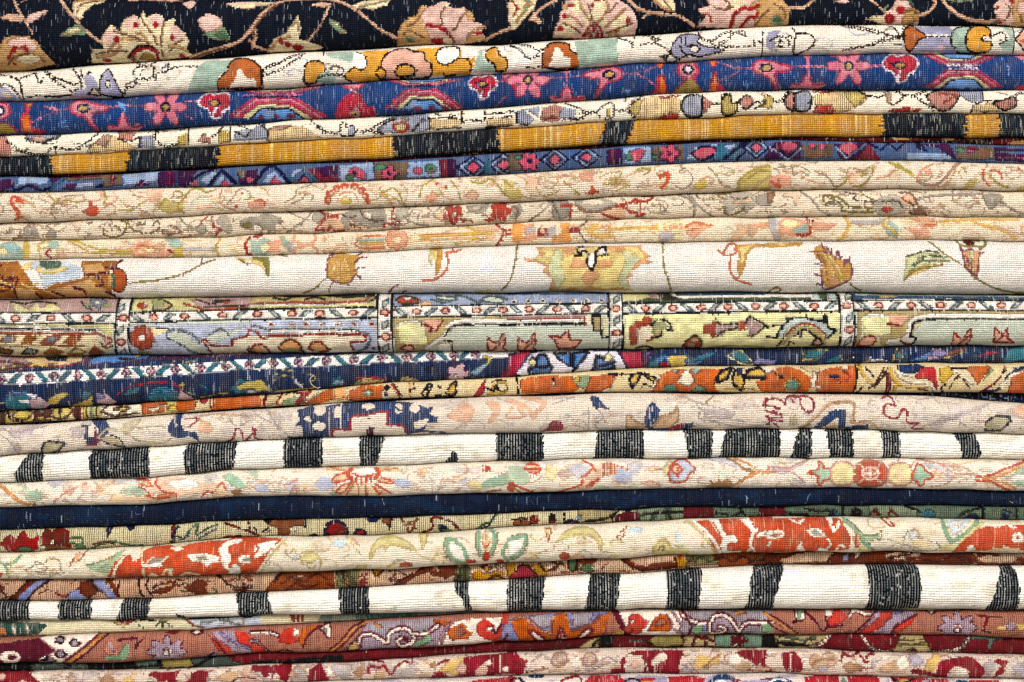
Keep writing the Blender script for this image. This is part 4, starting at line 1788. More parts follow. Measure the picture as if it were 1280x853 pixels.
# ---- panelled rug with white guard bands ----
def panel_art():
    # height of the white guard band (photo millimetres), its ringed dots and the upright bars
    xb = [0, 160, 320, 480, 640, 800, 960, 1120, 1280]
    yt = [392.5, 392, 387.5, 385, 381.5, 380, 377.5, 376.5, 376.5]
    yb = [405, 404, 399, 397.5, 393.5, 392, 389.5, 388, 388]
    T = lambda x: float(np.interp(x, xb, yt)); Bm = lambda x: float(np.interp(x, xb, yb))
    M = lambda x: (T(x) + Bm(x)) / 2
    out = []
    q = lambda pts: ' '.join('%.1f' % (v * 4) for p in pts for v in p)
    xs = np.linspace(-20, 1300, 34)
    out.append('Z 0 0')
    out.append('P w ' + q([(x, T(x)) for x in xs] + [(x, Bm(x)) for x in xs[::-1]]))
    out.append('L k 2 ' + q([(x, T(x) - .5) for x in xs]))
    out.append('L k 2.2 ' + q([(x, Bm(x) + .5) for x in xs]))
    dots = [-14, 26, 70, 114, 155, 196, 235, 282] + [325, 367.5, 402, 443, 483, 522, 557.5, 596, 629] + \
           [661, 695.5, 730.5, 768, 805, 839, 874, 907, 941] + [976, 1014, 1055, 1094, 1134.5, 1170.5, 1209, 1246, 1284]
    for i in range(len(dots) - 1):
        a, b = dots[i], dots[i + 1]; c = (a + b) / 2; m = M(c)
        s = 1 if i % 2 else -1
        out.append('O a j 1.8 ' + q([(c - 8, m + 4 * s), (c - 2, m + 4 * s if s > 0 else m - 4), (c + 8, m - 4 * s), (c + 1, m - 4 * s if s > 0 else m + 4)]))
    for d in dots:
        out.append('E r %.1f %.1f 25 17' % (d * 4, M(d) * 4)); out.append('E p %.1f %.1f 15 10' % (d * 4, M(d) * 4))
    for (a0, a1, b0, b1) in ((152, 168, 147, 164), (473, 491, 475, 492), (759, 776, 761, 778), (1045, 1061, 1048, 1067)):
        out.append('P w ' + q([(a0, 362), (a1, 362), (b1, 450), (b0, 450)]))
        out.append('L k 2.6 ' + q([(a0, 362), (b0, 450)])); out.append('L k 2.6 ' + q([(a1, 362), (b1, 450)]))
        ma, mb = (a0 + a1) / 2, (b0 + b1) / 2; c = (ma * .7 + mb * .3)
        out.append('E r %.1f %.1f 25 18' % (c * 4, M(c) * 4)); out.append('E p %.1f %.1f 15 11' % (c * 4, M(c) * 4))
        out.append('E r %.1f %.1f 25 20' % (mb * 4, (M(c) + 30) * 4)); out.append('E p %.1f %.1f 15 12' % (mb * 4, (M(c) + 30) * 4))
        for dy in (-12, 15, 44):
            y = M(c) + dy
            out.append('O a j 1.6 ' + q([(mb - 4, y + 6), (mb - 4, y - 1), (mb + 4, y - 6), (mb + 4, y + 1)]))
    return '\n'.join(out)
MOTIF['butterfly'] = '''
O p r 2.4 -48 40 -52 -28 -28 -2 -4 8 22 -34 34 -40 40 0 26 30 50 45 20 50 -20 50
V r 2 -20 40 10 10 30 -10
'''
rug('s10', 's11', 'k=1d2428 w=f1ece2 a=bcc8c4 j=54646a r=8f2f26 p=e8b49c m=b29490 y=d0c894 Y=e9e4ae l=bec3d6 L=98a4be s=ccd2c2 o=b5a272 t=e4d4ac b=96602c n=3c3a30 g=4c5a44 G=9a9c72 u=3a5a78 e=f0e2c8 v=7a8490 x=a04a30 f=e2b074 z=d8d0a8', 's',
    'broad panelled rug with white bands of ringed dots between yellow, lavender and sage panels', '''
Z 0 360
P m -20 20 600 20 600 128 -20 132
P y 70 60 120 90 160 110 200 75 230 110 262 70 300 90 330 110 200 130 100 125
V n 2.4 60 70 140 80 200 70 300 80
F 5 500 75 44 v n w .7
E G 450 88 20 10
E G 550 92 22 12
V n 2 420 70 450 100 480 110
P y 660 20 1300 20 1300 130 660 132
P m 960 60 1300 20 1300 92 1020 110
V x 2.6 930 80 1000 100 1050 110 1290 98
L n 2 1030 98 1290 88
C o n 2.2 780 110 800 60 840 70 872 90 830 115
P G 760 60 830 60 830 110 790 112
E x 725 90 26 18
E w 740 80 10 8
V n 2 990 60 1060 80 1130 70
E x 1140 72 16 12
P n 1040 60 1200 60 1100 76
P y -20 180 585 185 582 260 520 210 -20 200
L w 3 -20 196 500 206
L k 2.2 -20 203 500 212
P m -20 206 500 214 552 240 575 290 545 280 520 235 -20 228
L x 3 -20 226 500 232
P t -20 232 500 238 560 290 580 340 -20 340
V x 3.2 500 222 548 245 575 262 545 290
V n 2 520 270 540 300 580 290
L w 2.2 -20 214 480 222
O v b 2 20 270 60 240 112 245 90 275
O b b 2 130 280 160 240 205 245 180 278
O v x 2 228 280 270 240 330 245 290 278
O b x 2 342 275 380 242 430 245 400 280
O b n 2 0 322 30 300 85 315 60 332
O v n 2 120 330 160 300 205 315 180 332
O b b 2 230 330 280 302 330 318 300 332
O y b 2 350 332 400 300 440 320 420 332
O x b 2 455 330 490 292 530 322 500 332
V b 2.4 0 288 150 292 300 288 440 292
P l 655 186 1300 180 1300 345 655 345
F 8 728 250 62 x r w .95 10
E w 728 255 15 11
P t 770 200 862 200 855 222 790 245
V k 1.6 790 200 860 205
P G 700 310 760 320 750 345 700 340
P s 850 240 900 215 960 240 1060 330 1000 330 930 290
D j 2.6 850 245 862 215 920 212 985 240 1010 270
D j 2.2 850 250 930 290 970 320 1050 335
P s 1030 265 1060 240 1170 215 1240 200 1190 230 1120 260 1060 290
D j 2.2 1060 235 1110 210 1140 215 1160 240
P e 1030 270 1070 300 1090 290 1170 285 1170 262 1300 215 1300 345 1060 335
V r 3 1022 268 1045 262 1080 290 1170 288 1172 262 1215 250 1250 240 1262 215 1300 212
V r 2.6 1030 268 1050 300 1066 330
C t n 2.4 1245 310 1260 295 1300 290 1300 330 1260 328
Z 320 360
P n -20 30 600 25 610 100 -20 105
P o -20 48 80 40 200 52 320 40 450 55 600 45 560 80 400 75 -20 88
V n 3 90 50 150 60 190 45
V n 3 250 60 300 48 350 60
V x 2.4 -20 84 250 72 520 72 575 45
P y -20 92 560 82 605 60 608 105 -20 106
L w 1.6 -20 90 560 80
P L 690 28 1300 25 1300 98 690 100
C x n 2.2 700 60 740 42 790 50 830 70 780 85 730 82
E w 760 55 18 8
P f 810 90 850 68 888 80 870 96
V j 3 880 60 950 75 1010 40 1080 60 1120 75 1200 45 1280 70
C s j 2.4 900 40 980 48 1000 62 920 60
C s j 2.4 1120 65 1160 45 1230 55 1220 78
P l -20 165 620 160 620 330 -20 330
L k 2.4 75 212 500 210
L w 3 60 220 520 218
P l 70 170 600 165 600 205 70 205
P e -20 240 80 240 520 232 560 250 540 268 480 270 500 320 -20 325
L r 3.4 70 238 520 232
V r 3 -20 212 20 225 38 250 60 255 75 238
V r 3 520 232 552 240 556 262 520 270 480 272 490 310
D j 2.2 -10 190 40 200 75 212
D j 2.2 500 215 560 230 575 265 545 300
V j 2 500 320 560 300 575 270
E w 90 185 18 14
E r 90 185 10 8
E w 190 185 18 14
E r 190 185 10 8
E w 262 184 18 14
E r 262 184 10 8
E w 338 183 18 14
E r 338 183 10 8
E w 414 183 18 14
E r 414 183 10 8
E w 500 183 18 14
E r 500 183 10 8
E w 586 182 18 14
E r 586 182 10 8
E r 594 302 8 8
C t r 2.8 -25 320 0 290 40 285 70 315 60 330
E f 20 310 25 14
C f r 2.8 118 300 150 270 180 258 218 275 235 305 200 318 150 320
E G 180 315 42 10
C f r 2.8 268 305 290 275 330 272 350 290 365 312 320 320
V n 3 230 300 240 318
V n 3 360 300 375 308
E G 300 318 20 6
P z 700 160 1300 155 1300 320 700 320
P o 690 150 1300 145 1300 165 1000 180 940 280 850 290 860 320 700 320
P Y 705 190 760 170 840 175 852 205 856 280 760 285 720 260
V w 2.6 710 190 760 172 830 176 848 195
P p 850 165 935 165 900 218 850 218
V r 3 835 180 880 200 870 222
V r 2.4 900 220 935 170 940 165
C p r 2.6 722 305 750 290 788 292 780 320
P o 860 225 900 220 930 240 860 270
P s 950 240 1010 188 1300 188 1300 330 985 330 985 270 950 262
V w 5.2 855 302 900 270 945 245 1005 172 1300 172
L w 5 960 285 960 330
V k 2.6 945 245 1010 188 1300 186
V k 2.6 950 262 980 268 985 310
P w 880 320 900 285 975 280 975 325
P s 880 300 910 290 910 320 860 320
T butterfly 1208 270
Z 640 360
P L -20 30 472 25 472 80 -20 85
L u 2.4 -20 32 472 28
E w 10 70 15 10
E n 10 70 8 6
E w 80 68 15 10
E n 80 68 8 6
E w 155 67 15 10
E n 155 67 8 6
E w 230 67 15 10
E r 230 67 8 6
E w 305 66 15 10
E r 305 66 8 6
E w 370 66 15 10
E n 370 66 8 6
E w 445 66 15 10
E n 445 66 8 6
P g 555 25 1300 22 1300 76 555 78
P y 560 30 670 30 690 48 620 68 560 66
P m 680 30 730 28 760 50 690 58
P n 720 28 790 25 830 50 800 68 740 60
L w 4 850 48 1300 40
L u 3 840 36 1300 30
V w 3 790 25 820 44 860 50
P s -20 190 472 185 472 320 -20 320
L m 4 -20 150 360 146
L x 2.4 -20 160 360 156
L w 4 -20 172 360 166
L k 2.4 -20 184 365 178
P e 345 150 395 140 395 185 362 190
L r 2.4 360 146 362 186
O o k 2.2 395 142 436 142 436 216 402 216
P z 440 142 470 142 470 240 450 245
V k 2.4 440 200 446 246 478 246
T butterfly 78 270
O p r 2.4 185 238 240 245 280 212 285 262 345 262 315 300 230 305 215 270
V r 2 180 240 240 250
P Y 560 136 1300 125 1300 320 560 320
P e 620 210 660 190 690 180 690 250 650 290 625 280
P x 580 195 612 168 640 170 642 196 622 205 625 280 590 292 578 250
E x 668 165 26 20
E w 665 170 12 9
P x 640 175 660 150 695 158 690 185 650 195
V r 2.2 640 190 700 182
V k 2.6 690 192 710 165 750 162 782 185 785 212 762 210
P G 692 195 715 168 750 170 775 195 740 205 735 240 700 250
E o 720 225 20 16
V k 2.4 700 250 735 242 740 220
V n 2.4 620 300 660 292 700 300
V r 2.6 672 265 695 255 692 245
C x n 2.4 848 298 862 268 905 238 935 260 938 295 890 302
E o 905 260 18 10
E m 890 285 20 10
P x 948 180 990 182 990 170 1015 170 1010 235 990 258 980 230 946 232
P m 1000 190 1040 180 1060 195 1110 185 1110 200 1060 215 1040 240 1010 240
V n 2.4 1010 160 1040 185 1110 180 1108 205 1050 215 1010 248
P x 1115 165 1150 168 1160 210 1120 215
P m 1155 185 1172 150 1200 165 1240 190 1200 235 1175 240
V n 2.6 1155 180 1170 148 1210 162 1245 190 1210 230 1170 240
L k 2.4 1245 190 1300 195
V G 2 980 300 1100 290 1300 298
Z 960 360
P g -20 22 345 25 345 68 -20 70
L w 4 -20 40 205 42
L w 3 205 28 210 60
P a 210 30 240 30 240 62 212 62
P a 290 30 330 30 330 62 292 62
L w 3 240 64 340 64
P u 415 28 1300 32 1300 66 415 66
P o 520 30 600 30 640 45 560 55
P v 900 40 1100 40 1000 52
L s 2 430 34 1290 44
L w 2 420 62 900 60
P Y -20 125 345 122 345 320 -20 320
V k 2.4 -20 200 20 190 50 188
V k 2.4 -20 245 20 250
P a 30 250 45 210 90 160 160 150 200 165 240 170 280 175 290 200 320 215 290 245 250 220 180 180 100 190 60 240
V k 2.8 30 252 40 215 85 165 80 155 165 150 172 140 180 155 240 168
V k 2.8 240 168 265 165 262 140 275 145 285 200 322 212 285 250
V x 2.6 80 235 110 200 160 180 220 190 270 230 275 250
P o 60 290 80 240 120 205 180 190 240 210 275 260 285 300 250 290 230 250 170 215 120 230 90 262
V k 2.6 40 290 60 260 70 235
V k 2.6 118 240 140 225 150 245 150 215 178 212 230 250
V k 2 90 290 100 268 122 280
C p k 2.4 205 285 235 250 262 282
P z 435 120 1300 115 1300 320 435 320
P o 432 115 1300 110 1300 130 800 138 690 200 640 290 560 290 540 250 440 180 440 290 500 240 520 290 432 290
P Y 450 165 480 135 590 140 600 165 592 235 520 245 470 240
V w 2.6 450 165 480 140 585 142
P p 590 135 690 135 650 190 590 195
L r 2.6 580 180 650 192
C p r 2.2 440 290 460 250 520 245 510 288
P o 600 240 660 200 720 170 700 230 640 270 560 292
P s 700 240 762 155 1300 158 1300 320 730 320
V w 5.6 590 270 650 262 690 230 690 205 760 146 1300 146
P w 590 290 620 265 640 252 715 250 715 290
V s 2.4 600 280 690 282
V k 2.8 695 245 700 210 770 160 1300 158
V k 2.6 695 245 722 250 720 270 710 290
V r 2.6 650 265 680 280 705 282
T butterfly 958 248
O p r 2.6 1112 272 1110 202 1140 228 1150 240 1174 200 1178 250 1215 275
V r 2 1120 270 1160 240 1180 250
''' + panel_art() + '''
''', seed=113, D=.5, off=1, flecks=(.06, .05), build=dict(edge=(80, 70, 66), edgea=.3, groove_shade=(150, 140, 130), row=0.23, colg=.34, bump=.8, fleckc=(244, 240, 232), fsize=(3, 4)))

# ---- navy rug with a white band ----
MOTIF['cross'] = '''
E r 0 0 24 27
E p -13 0 9 9
E p 13 0 9 9
E p 0 -15 9 9
E p 0 15 9 9
E w -19 -20 9 9
E w 19 -20 9 9
E w -19 20 9 9
E w 19 20 9 9
'''
def navy_art():
    xb = [0, 160, 320, 480, 640, 800]
    yt = [467, 459, 449, 441, 436, 428]
    yb = [482, 474, 462, 455, 447, 440]
    T = lambda x: float(np.interp(x, xb, yt)); Bm = lambda x: float(np.interp(x, xb, yb))
    out = ['Z 0 0']
    q = lambda pts: ' '.join('%.1f' % (v * 4) for p in pts for v in p)
    xs = np.linspace(-20, 650, 20)
    out.append('P w ' + q([(x, T(x)) for x in xs] + [(x, Bm(x)) for x in xs[::-1]]))
    out.append('P b ' + q([(650, 420), (700, 425), (700, 470), (645, 470)]))
    dots = [7, 41, 71, 100, 129.5, 161, 191, 222, 252.5, 284, 313, 342.5, 374, 408.5, 442.5, 477.5, 508.5, 538.5, 567, 594]
    for i in range(len(dots) - 1):
        a, b = dots[i], dots[i + 1]; c = (a + b) / 2
        s = 1 if i % 2 else -1
        t, bb = T(c) + 1.5, Bm(c) - 1
        if s > 0: out.append('P t ' + q([(c - 9, t), (c - 1, t), (c + 11, bb), (c + 3, bb)]))
        else: out.append('P t ' + q([(c + 1, t), (c + 9, t), (c - 3, bb), (c - 11, bb)]))
    for d in dots:
        out.append('T cross %.1f %.1f .95 .95' % (d * 4, (T(d) + Bm(d)) * 2))
    return '\n'.join(out)
rug('s11', 's12', threads=[([(394, 469), (389, 474), (391, 481), (397, 485), (401, 484)], 1.3), ([(372, 476), (376, 481), (380, 480)], .6)], palette='b=0b3054 w=f2f1ee t=2b7280 r=8c2038 p=c9a8b0 g=c6ae58 m=a88480 l=4f7cb0 u=5a2a58 c=a81e48 C=8a1c40 k=0d1730 o=d8b98a a=86a0ac e=ece6ee y=e9dfa8 v=8a86b8 n=7a4a38', base='b',
    label='navy blue rug with a white band of teal leaves and tiny pink crosses', art='''
W t 40 .8 1
W g 20 .8 2
Z 0 446
P m -20 -30 460 -30 440 20 100 70 -20 75
P o 120 10 260 -10 420 0 420 40 250 45 150 30
V r 2.4 -20 70 150 50 300 48 430 30
V g 2.4 -20 62 150 42 300 40
P k 230 5 340 -5 340 25 250 20
V n 2.4 -20 25 80 30 160 45
P u 420 10 780 -20 780 15 640 35 440 45
P l 450 20 520 -10 760 -15 740 10 600 32 470 38
P u 800 -20 1300 -30 1300 -5 900 10 790 20
P m 900 -15 1300 -25 1300 -12 960 -2
E g 690 -5 16 8
E k 640 10 40 8
''' + navy_art() + '''
Z 0 360
S t 30 565 75 520 150 512 192 560 150 602 50 606
V l 3 50 540 100 525 150 530
P w 98 560 158 558 158 582 120 572
P p 158 558 200 538 262 580 232 602 170 604
P e 150 520 200 535 190 560 160 545
P g 248 552 330 520 362 530 282 582 250 576
P t 430 515 470 525 460 572 420 560
V g 4.4 370 596 420 575 452 560 468 545
P g 420 570 470 550 470 590 400 595
P p 486 526 540 528 592 572 560 582 488 576
P v 486 526 520 528 540 550 490 555
V c 2.6 588 542 650 500 760 474 880 478 925 512
S t 615 532 660 505 715 502 680 530 640 540
S t 735 562 762 510 830 494 895 515 892 552 830 566
V l 2.6 760 530 830 515 880 530
V k 2.6 620 540 700 545 730 530
S p 888 558 912 515 960 545 980 562
V g 1.8 500 592 600 590 720 575
L o 2 -20 575 40 575
V g 1.8 1000 550 1100 530 1150 525
P t 1160 505 1192 458 1232 458 1290 468 1290 515 1180 532
P g 1185 495 1240 468 1290 476 1290 500 1210 512
P e 1235 515 1290 508 1290 526 1240 526
Z 320 360
P g -20 468 32 460 82 512 0 522
P t 368 492 420 438 442 472 430 485
P a 385 480 400 460 450 470 430 488
V g 2 90 520 200 510 290 500
V e 3.4 200 460 210 480 235 495
P g 478 490 520 455 600 448 648 462 620 482
P o 500 480 540 460 620 462 600 475
V c 3 500 455 560 446 652 455
P g 708 470 740 440 802 455 832 475
P o 730 470 750 450 800 462
F 5 1010 430 60 p c p .8
E p 985 420 20 14
E e 1000 440 12 8
P a 1055 432 1100 400 1162 368 1150 400 1108 440
P t 1120 380 1160 350 1180 380
V g 3.8 1140 350 1168 350 1155 382
P c 1218 445 1262 372 1300 345 1300 450
L C 3 1240 430 1290 370
P k 840 400 900 380 920 420 860 430
Z 640 360
P c -20 330 92 318 22 420 -20 425
P u -20 330 30 322 -20 350
P e 20 430 92 330 182 312 520 318 545 352 578 425 300 434 60 444
O l k 3 80 415 132 338 165 335 198 400 190 432 90 434
E y 104 375 20 24
V k 2 84 365 104 350 124 372 110 398
V k 3 120 395 160 400 185 380
O l k 3 210 330 292 328 290 392 240 362
O l k 3 305 328 382 322 340 375 308 415
L k 3 298 330 302 430
O l k 3 400 412 422 340 450 350 502 380 512 402 430 418
E y 480 350 17 20
V k 2.4 415 400 470 385 510 370
E k 455 352 10 10
P c 538 322 642 318 652 380 642 418 600 418 560 372
P u 642 318 702 318 690 372 650 402
L l 2.6 680 330 690 360
S t 672 395 700 355 765 330 785 370 770 405 690 408
P l 700 360 765 332 775 350 730 380
S g 768 342 862 338 872 380 820 402 785 382
E r 760 385 28 18
S l 858 362 990 325 930 380 880 396
V t 5 880 370 950 350 1000 330
V t 3 650 410 720 400 800 412
C t y 2.2 1068 342 1132 314 1182 352 1200 384 1150 380 1090 350
P v 1190 375 1230 350 1300 365 1300 385
Z 960 360
P v -20 362 40 362 30 385 -20 388
O t g 2 180 310 292 308 240 362 172 362
P t 290 365 362 328 350 372 300 378
V e 2.4 368 356 430 342 500 344 512 360
L e 2.2 512 362 600 364
V k 4 380 350 440 335 500 340
O t g 2 620 362 640 304 672 350
P l 690 372 780 330 840 305 850 320 780 360
C v p 2 802 352 822 308 880 320 872 348
P n 868 345 905 320 982 288 985 320 900 350
V g 2 870 348 905 345 980 320
P c 1035 348 1085 320 1150 318 1100 342
P t 1150 375 1205 308 1300 285 1300 342 1200 380
P k 1060 360 1150 345 1180 372 1080 378
''', seed=114, D=.4, off=2, flecks=(.05, .02), build=dict(warp=.22, edge=(16, 22, 50), edgea=.5, groove_shade=(150, 140, 130), row=0.13, colg=.5, fleckc=(205, 216, 236), fsize=(2, 4.5), bump=.8))

# ---- orange ----
rug('s12', 's13', 'c=e0cda2 o=bd6420 k=20202c w=f1e7d0 y=c9a84a g=8c9a78 r=9c2232 R=b82a38 n=203a62 b=4a3428 G=5f8a78 t=cbb890 d=5e3a34 a=9ab8b0 Y=c4b262 p=e8b070', 'c',
    'orange and tan rug with navy edged petals, narrowing to the left', '''
Z 0 360
P b -20 610 30 610 30 690 -20 690
P Y 28 615 172 600 165 668 30 682
C Y b 2.2 60 640 90 615 150 612 160 640 110 660
V k 2.4 40 620 60 660 110 668
V w 2 50 632 80 620
P d 170 605 262 598 262 664 168 668
L G 2.4 190 600 215 620
L y 2.4 200 650 250 655
C Y b 2.2 255 640 270 605 340 600 365 610 340 645 290 655
L b 2.4 300 600 305 650
P r 366 600 412 596 412 655 372 658
L b 2.4 395 595 395 655
L d 3 380 600 380 655
P Y 415 592 505 582 508 652 415 656
L b 2.2 435 595 438 652
L G 2.2 460 590 460 650
L b 2.2 485 585 486 650
P w 508 582 704 570 706 640 510 648
V b 2.4 510 620 540 590 600 585 700 580
V b 2.4 520 625 580 640 690 625
C Y b 2 570 610 600 595 650 600 620 618
L b 2.2 600 580 602 640
P o 708 575 832 566 828 622 710 632
V w 3.2 750 612 790 605 805 590 832 590
P Y 832 572 892 568 890 620 832 624
L y 3 850 600 880 590
P o 888 558 978 548 975 612 888 620
P c 975 548 1064 542 1064 612 975 616
E r 1020 562 22 16
L b 2.2 980 590 990 560
P o 1064 545 1300 525 1300 608 1064 612
L r 2.4 1050 545 1060 612
Z 320 360
P o -20 558 32 552 25 596 -20 600
L r 3.4 52 528 42 595
L b 2.6 40 555 60 560
V r 3 132 532 105 578 135 582 160 565
P t 60 530 120 530 100 580 60 590
V b 2.4 150 535 180 520 230 530
S g 140 560 180 545 240 535 245 575 180 590 130 588
E w 260 525 10 6
V r 4.6 272 518 235 548 200 590
P r 210 520 280 515 250 540
P o 225 582 302 530 385 500 390 560 320 578
P w 300 528 320 515 330 525 235 580
P p 385 500 460 490 452 562 390 560
P r 430 545 445 540 440 555
P o 448 562 470 510 540 485 642 488 636 552 520 570
E g 560 525 24 18
E w 560 525 12 9
P w 625 520 660 510 660 550 635 560
E k 655 500 16 16
E n 650 535 12 10
V r 3.2 680 482 702 512 722 552
V b 2.4 690 482 730 540
L p 3.4 770 480 775 545
V b 2.4 765 510 790 505 790 480
C c k 2.8 830 525 850 500 862 480 880 490 850 548
L k 3 855 480 860 540
L k 3 910 490 925 500
C y k 2.2 948 520 978 480 1002 468 992 530 960 535
V k 3 900 540 990 538 1000 510
P r 1083 545 1112 500 1145 455 1148 500 1130 540
L w 2.6 1150 455 1145 540
V y 4 1180 510 1200 480 1240 470 1260 495
V k 3 1150 500 1190 515 1200 490 1230 520 1275 500
V y 3.2 1160 530 1230 528 1290 500
V b 2.2 1180 470 1210 460 1250 465
Z 640 360
P c -20 450 30 448 28 530 -20 532
L k 2.8 24 450 32 528
P o 36 460 80 448 200 440 302 440 342 470 342 500 302 525 45 528
P w 195 470 212 470 212 490 195 490
E k 203 460 9 9
P g 295 445 380 435 392 470 358 505 320 490
P y 300 450 340 445 330 475
P o 385 438 525 432 502 492 450 520 358 522 385 470
V w 2.6 520 435 500 490 450 520
P c 515 440 722 418 705 482 640 520 500 516
P r 480 435 530 428 520 445
O y k 3.2 582 470 595 432 645 425 622 472 598 502
L k 3 480 434 600 430
O y k 3.2 660 428 692 438 728 450 700 468 668 445
V b 2.2 640 500 660 480 690 490
P o 692 515 740 432 800 408 1035 402 1042 430 1002 472 1032 520 720 524
V w 2.8 690 515 735 432
P a 788 412 832 408 815 432
P a 880 408 942 402 915 432
S w 825 468 858 415 885 425 905 470 870 492
P G 750 520 762 490 808 488 828 518
P G 888 518 920 486 960 498 965 518
P c 1035 430 1090 450 1215 460 1232 515 1030 520
P w 1140 400 1290 395 1290 420 1270 440
O y k 3.6 1008 468 1042 414 1095 398 1072 452 1022 474
O y k 3.6 1092 465 1110 408 1132 408 1158 462 1142 512 1108 492
O y k 3.6 1158 446 1170 415 1232 398 1275 430 1255 452
P n 1110 402 1150 400 1150 430 1120 440
P o 1212 468 1300 455 1300 525 1235 515
L k 3 1160 450 1260 456
V y 2.4 1060 505 1180 500 1220 515
Z 960 360
P w -20 400 40 395 0 440 -20 442
P o -20 440 40 400 100 392 170 418 212 450 198 520 -20 520
E k 38 432 12 7
E k 62 450 12 7
C G y 2.6 75 488 90 462 130 460 150 485 130 515 90 515
P t 150 395 252 395 262 430 200 424
P o 232 505 225 430 290 402 360 392 432 385 432 526 240 526
P w 212 420 240 425 225 500 205 500
E n 320 445 28 7
P w 362 388 395 388 395 408 365 408
P w 235 490 255 490 255 506 235 506
P p 325 460 350 465 345 480
V r 2.4 370 420 400 440 380 470
L k 2.8 432 378 438 440
L k 2.4 438 440 425 525
L k 3 445 520 462 498
V y 5.6 455 388 460 420 490 460 515 480
V d 3 572 400 550 440 520 482 500 500
V k 2.4 482 398 520 442
V b 3 590 400 560 450 520 500
C r b 2 580 430 600 428 602 512 585 516
V y 5.6 625 512 632 470 610 440 605 410
P n 632 386 742 380 772 392 722 432 650 425
V w 3 628 420 690 440 725 440
S R 722 442 762 400 820 395 832 440 838 512 800 462 740 456
P r 820 470 838 500 820 512
V w 4.4 640 440 702 470 790 480 828 515
V y 3 640 480 700 500 790 495
V b 2.2 740 505 790 512
P y 850 400 912 388 922 430 862 482 840 452
V k 3 870 520 860 495 880 480
V b 2.2 900 500 940 440 1000 500
P o 965 395 1100 388 1115 410 1070 440 1040 488 1010 440
V w 3.4 900 395 960 440 1010 480
P g 1105 395 1120 410 1060 470 1085 420
L k 2.4 910 402 990 402
V r 3 1172 395 1152 440 1100 490 1060 518
V k 2.4 1140 440 1180 400
P c 1120 400 1170 390 1150 440 1100 490
V n 4.4 1262 398 1190 440 1170 480 1130 512 1080 518
P n 1210 395 1260 405 1230 425
P w 1140 480 1200 440 1160 510
P o 1190 520 1202 445 1300 405 1300 530 1185 525
V w 2.4 1290 402 1200 440 1175 480
''', seed=115, D=.42, off=0, flecks=(.06, .03), build=dict(edge=(60, 30, 30), edgea=.5, groove_shade=(150, 140, 130), row=0.17, colg=.42, fleckc=(246, 214, 170), fsize=(3, 4.5), bump=.85))

rug('s13', 's13b', 'n=182644 l=6a88a8 k=0e1626', 'n',
    'thin navy rug edge showing only at the far right, under the orange rug', '''
M l .2 14 5
M k .15 14 5
''', seed=116, D=.4, off=9, build=dict(groove_shade=(150, 140, 130), row=0.13, colg=.2))

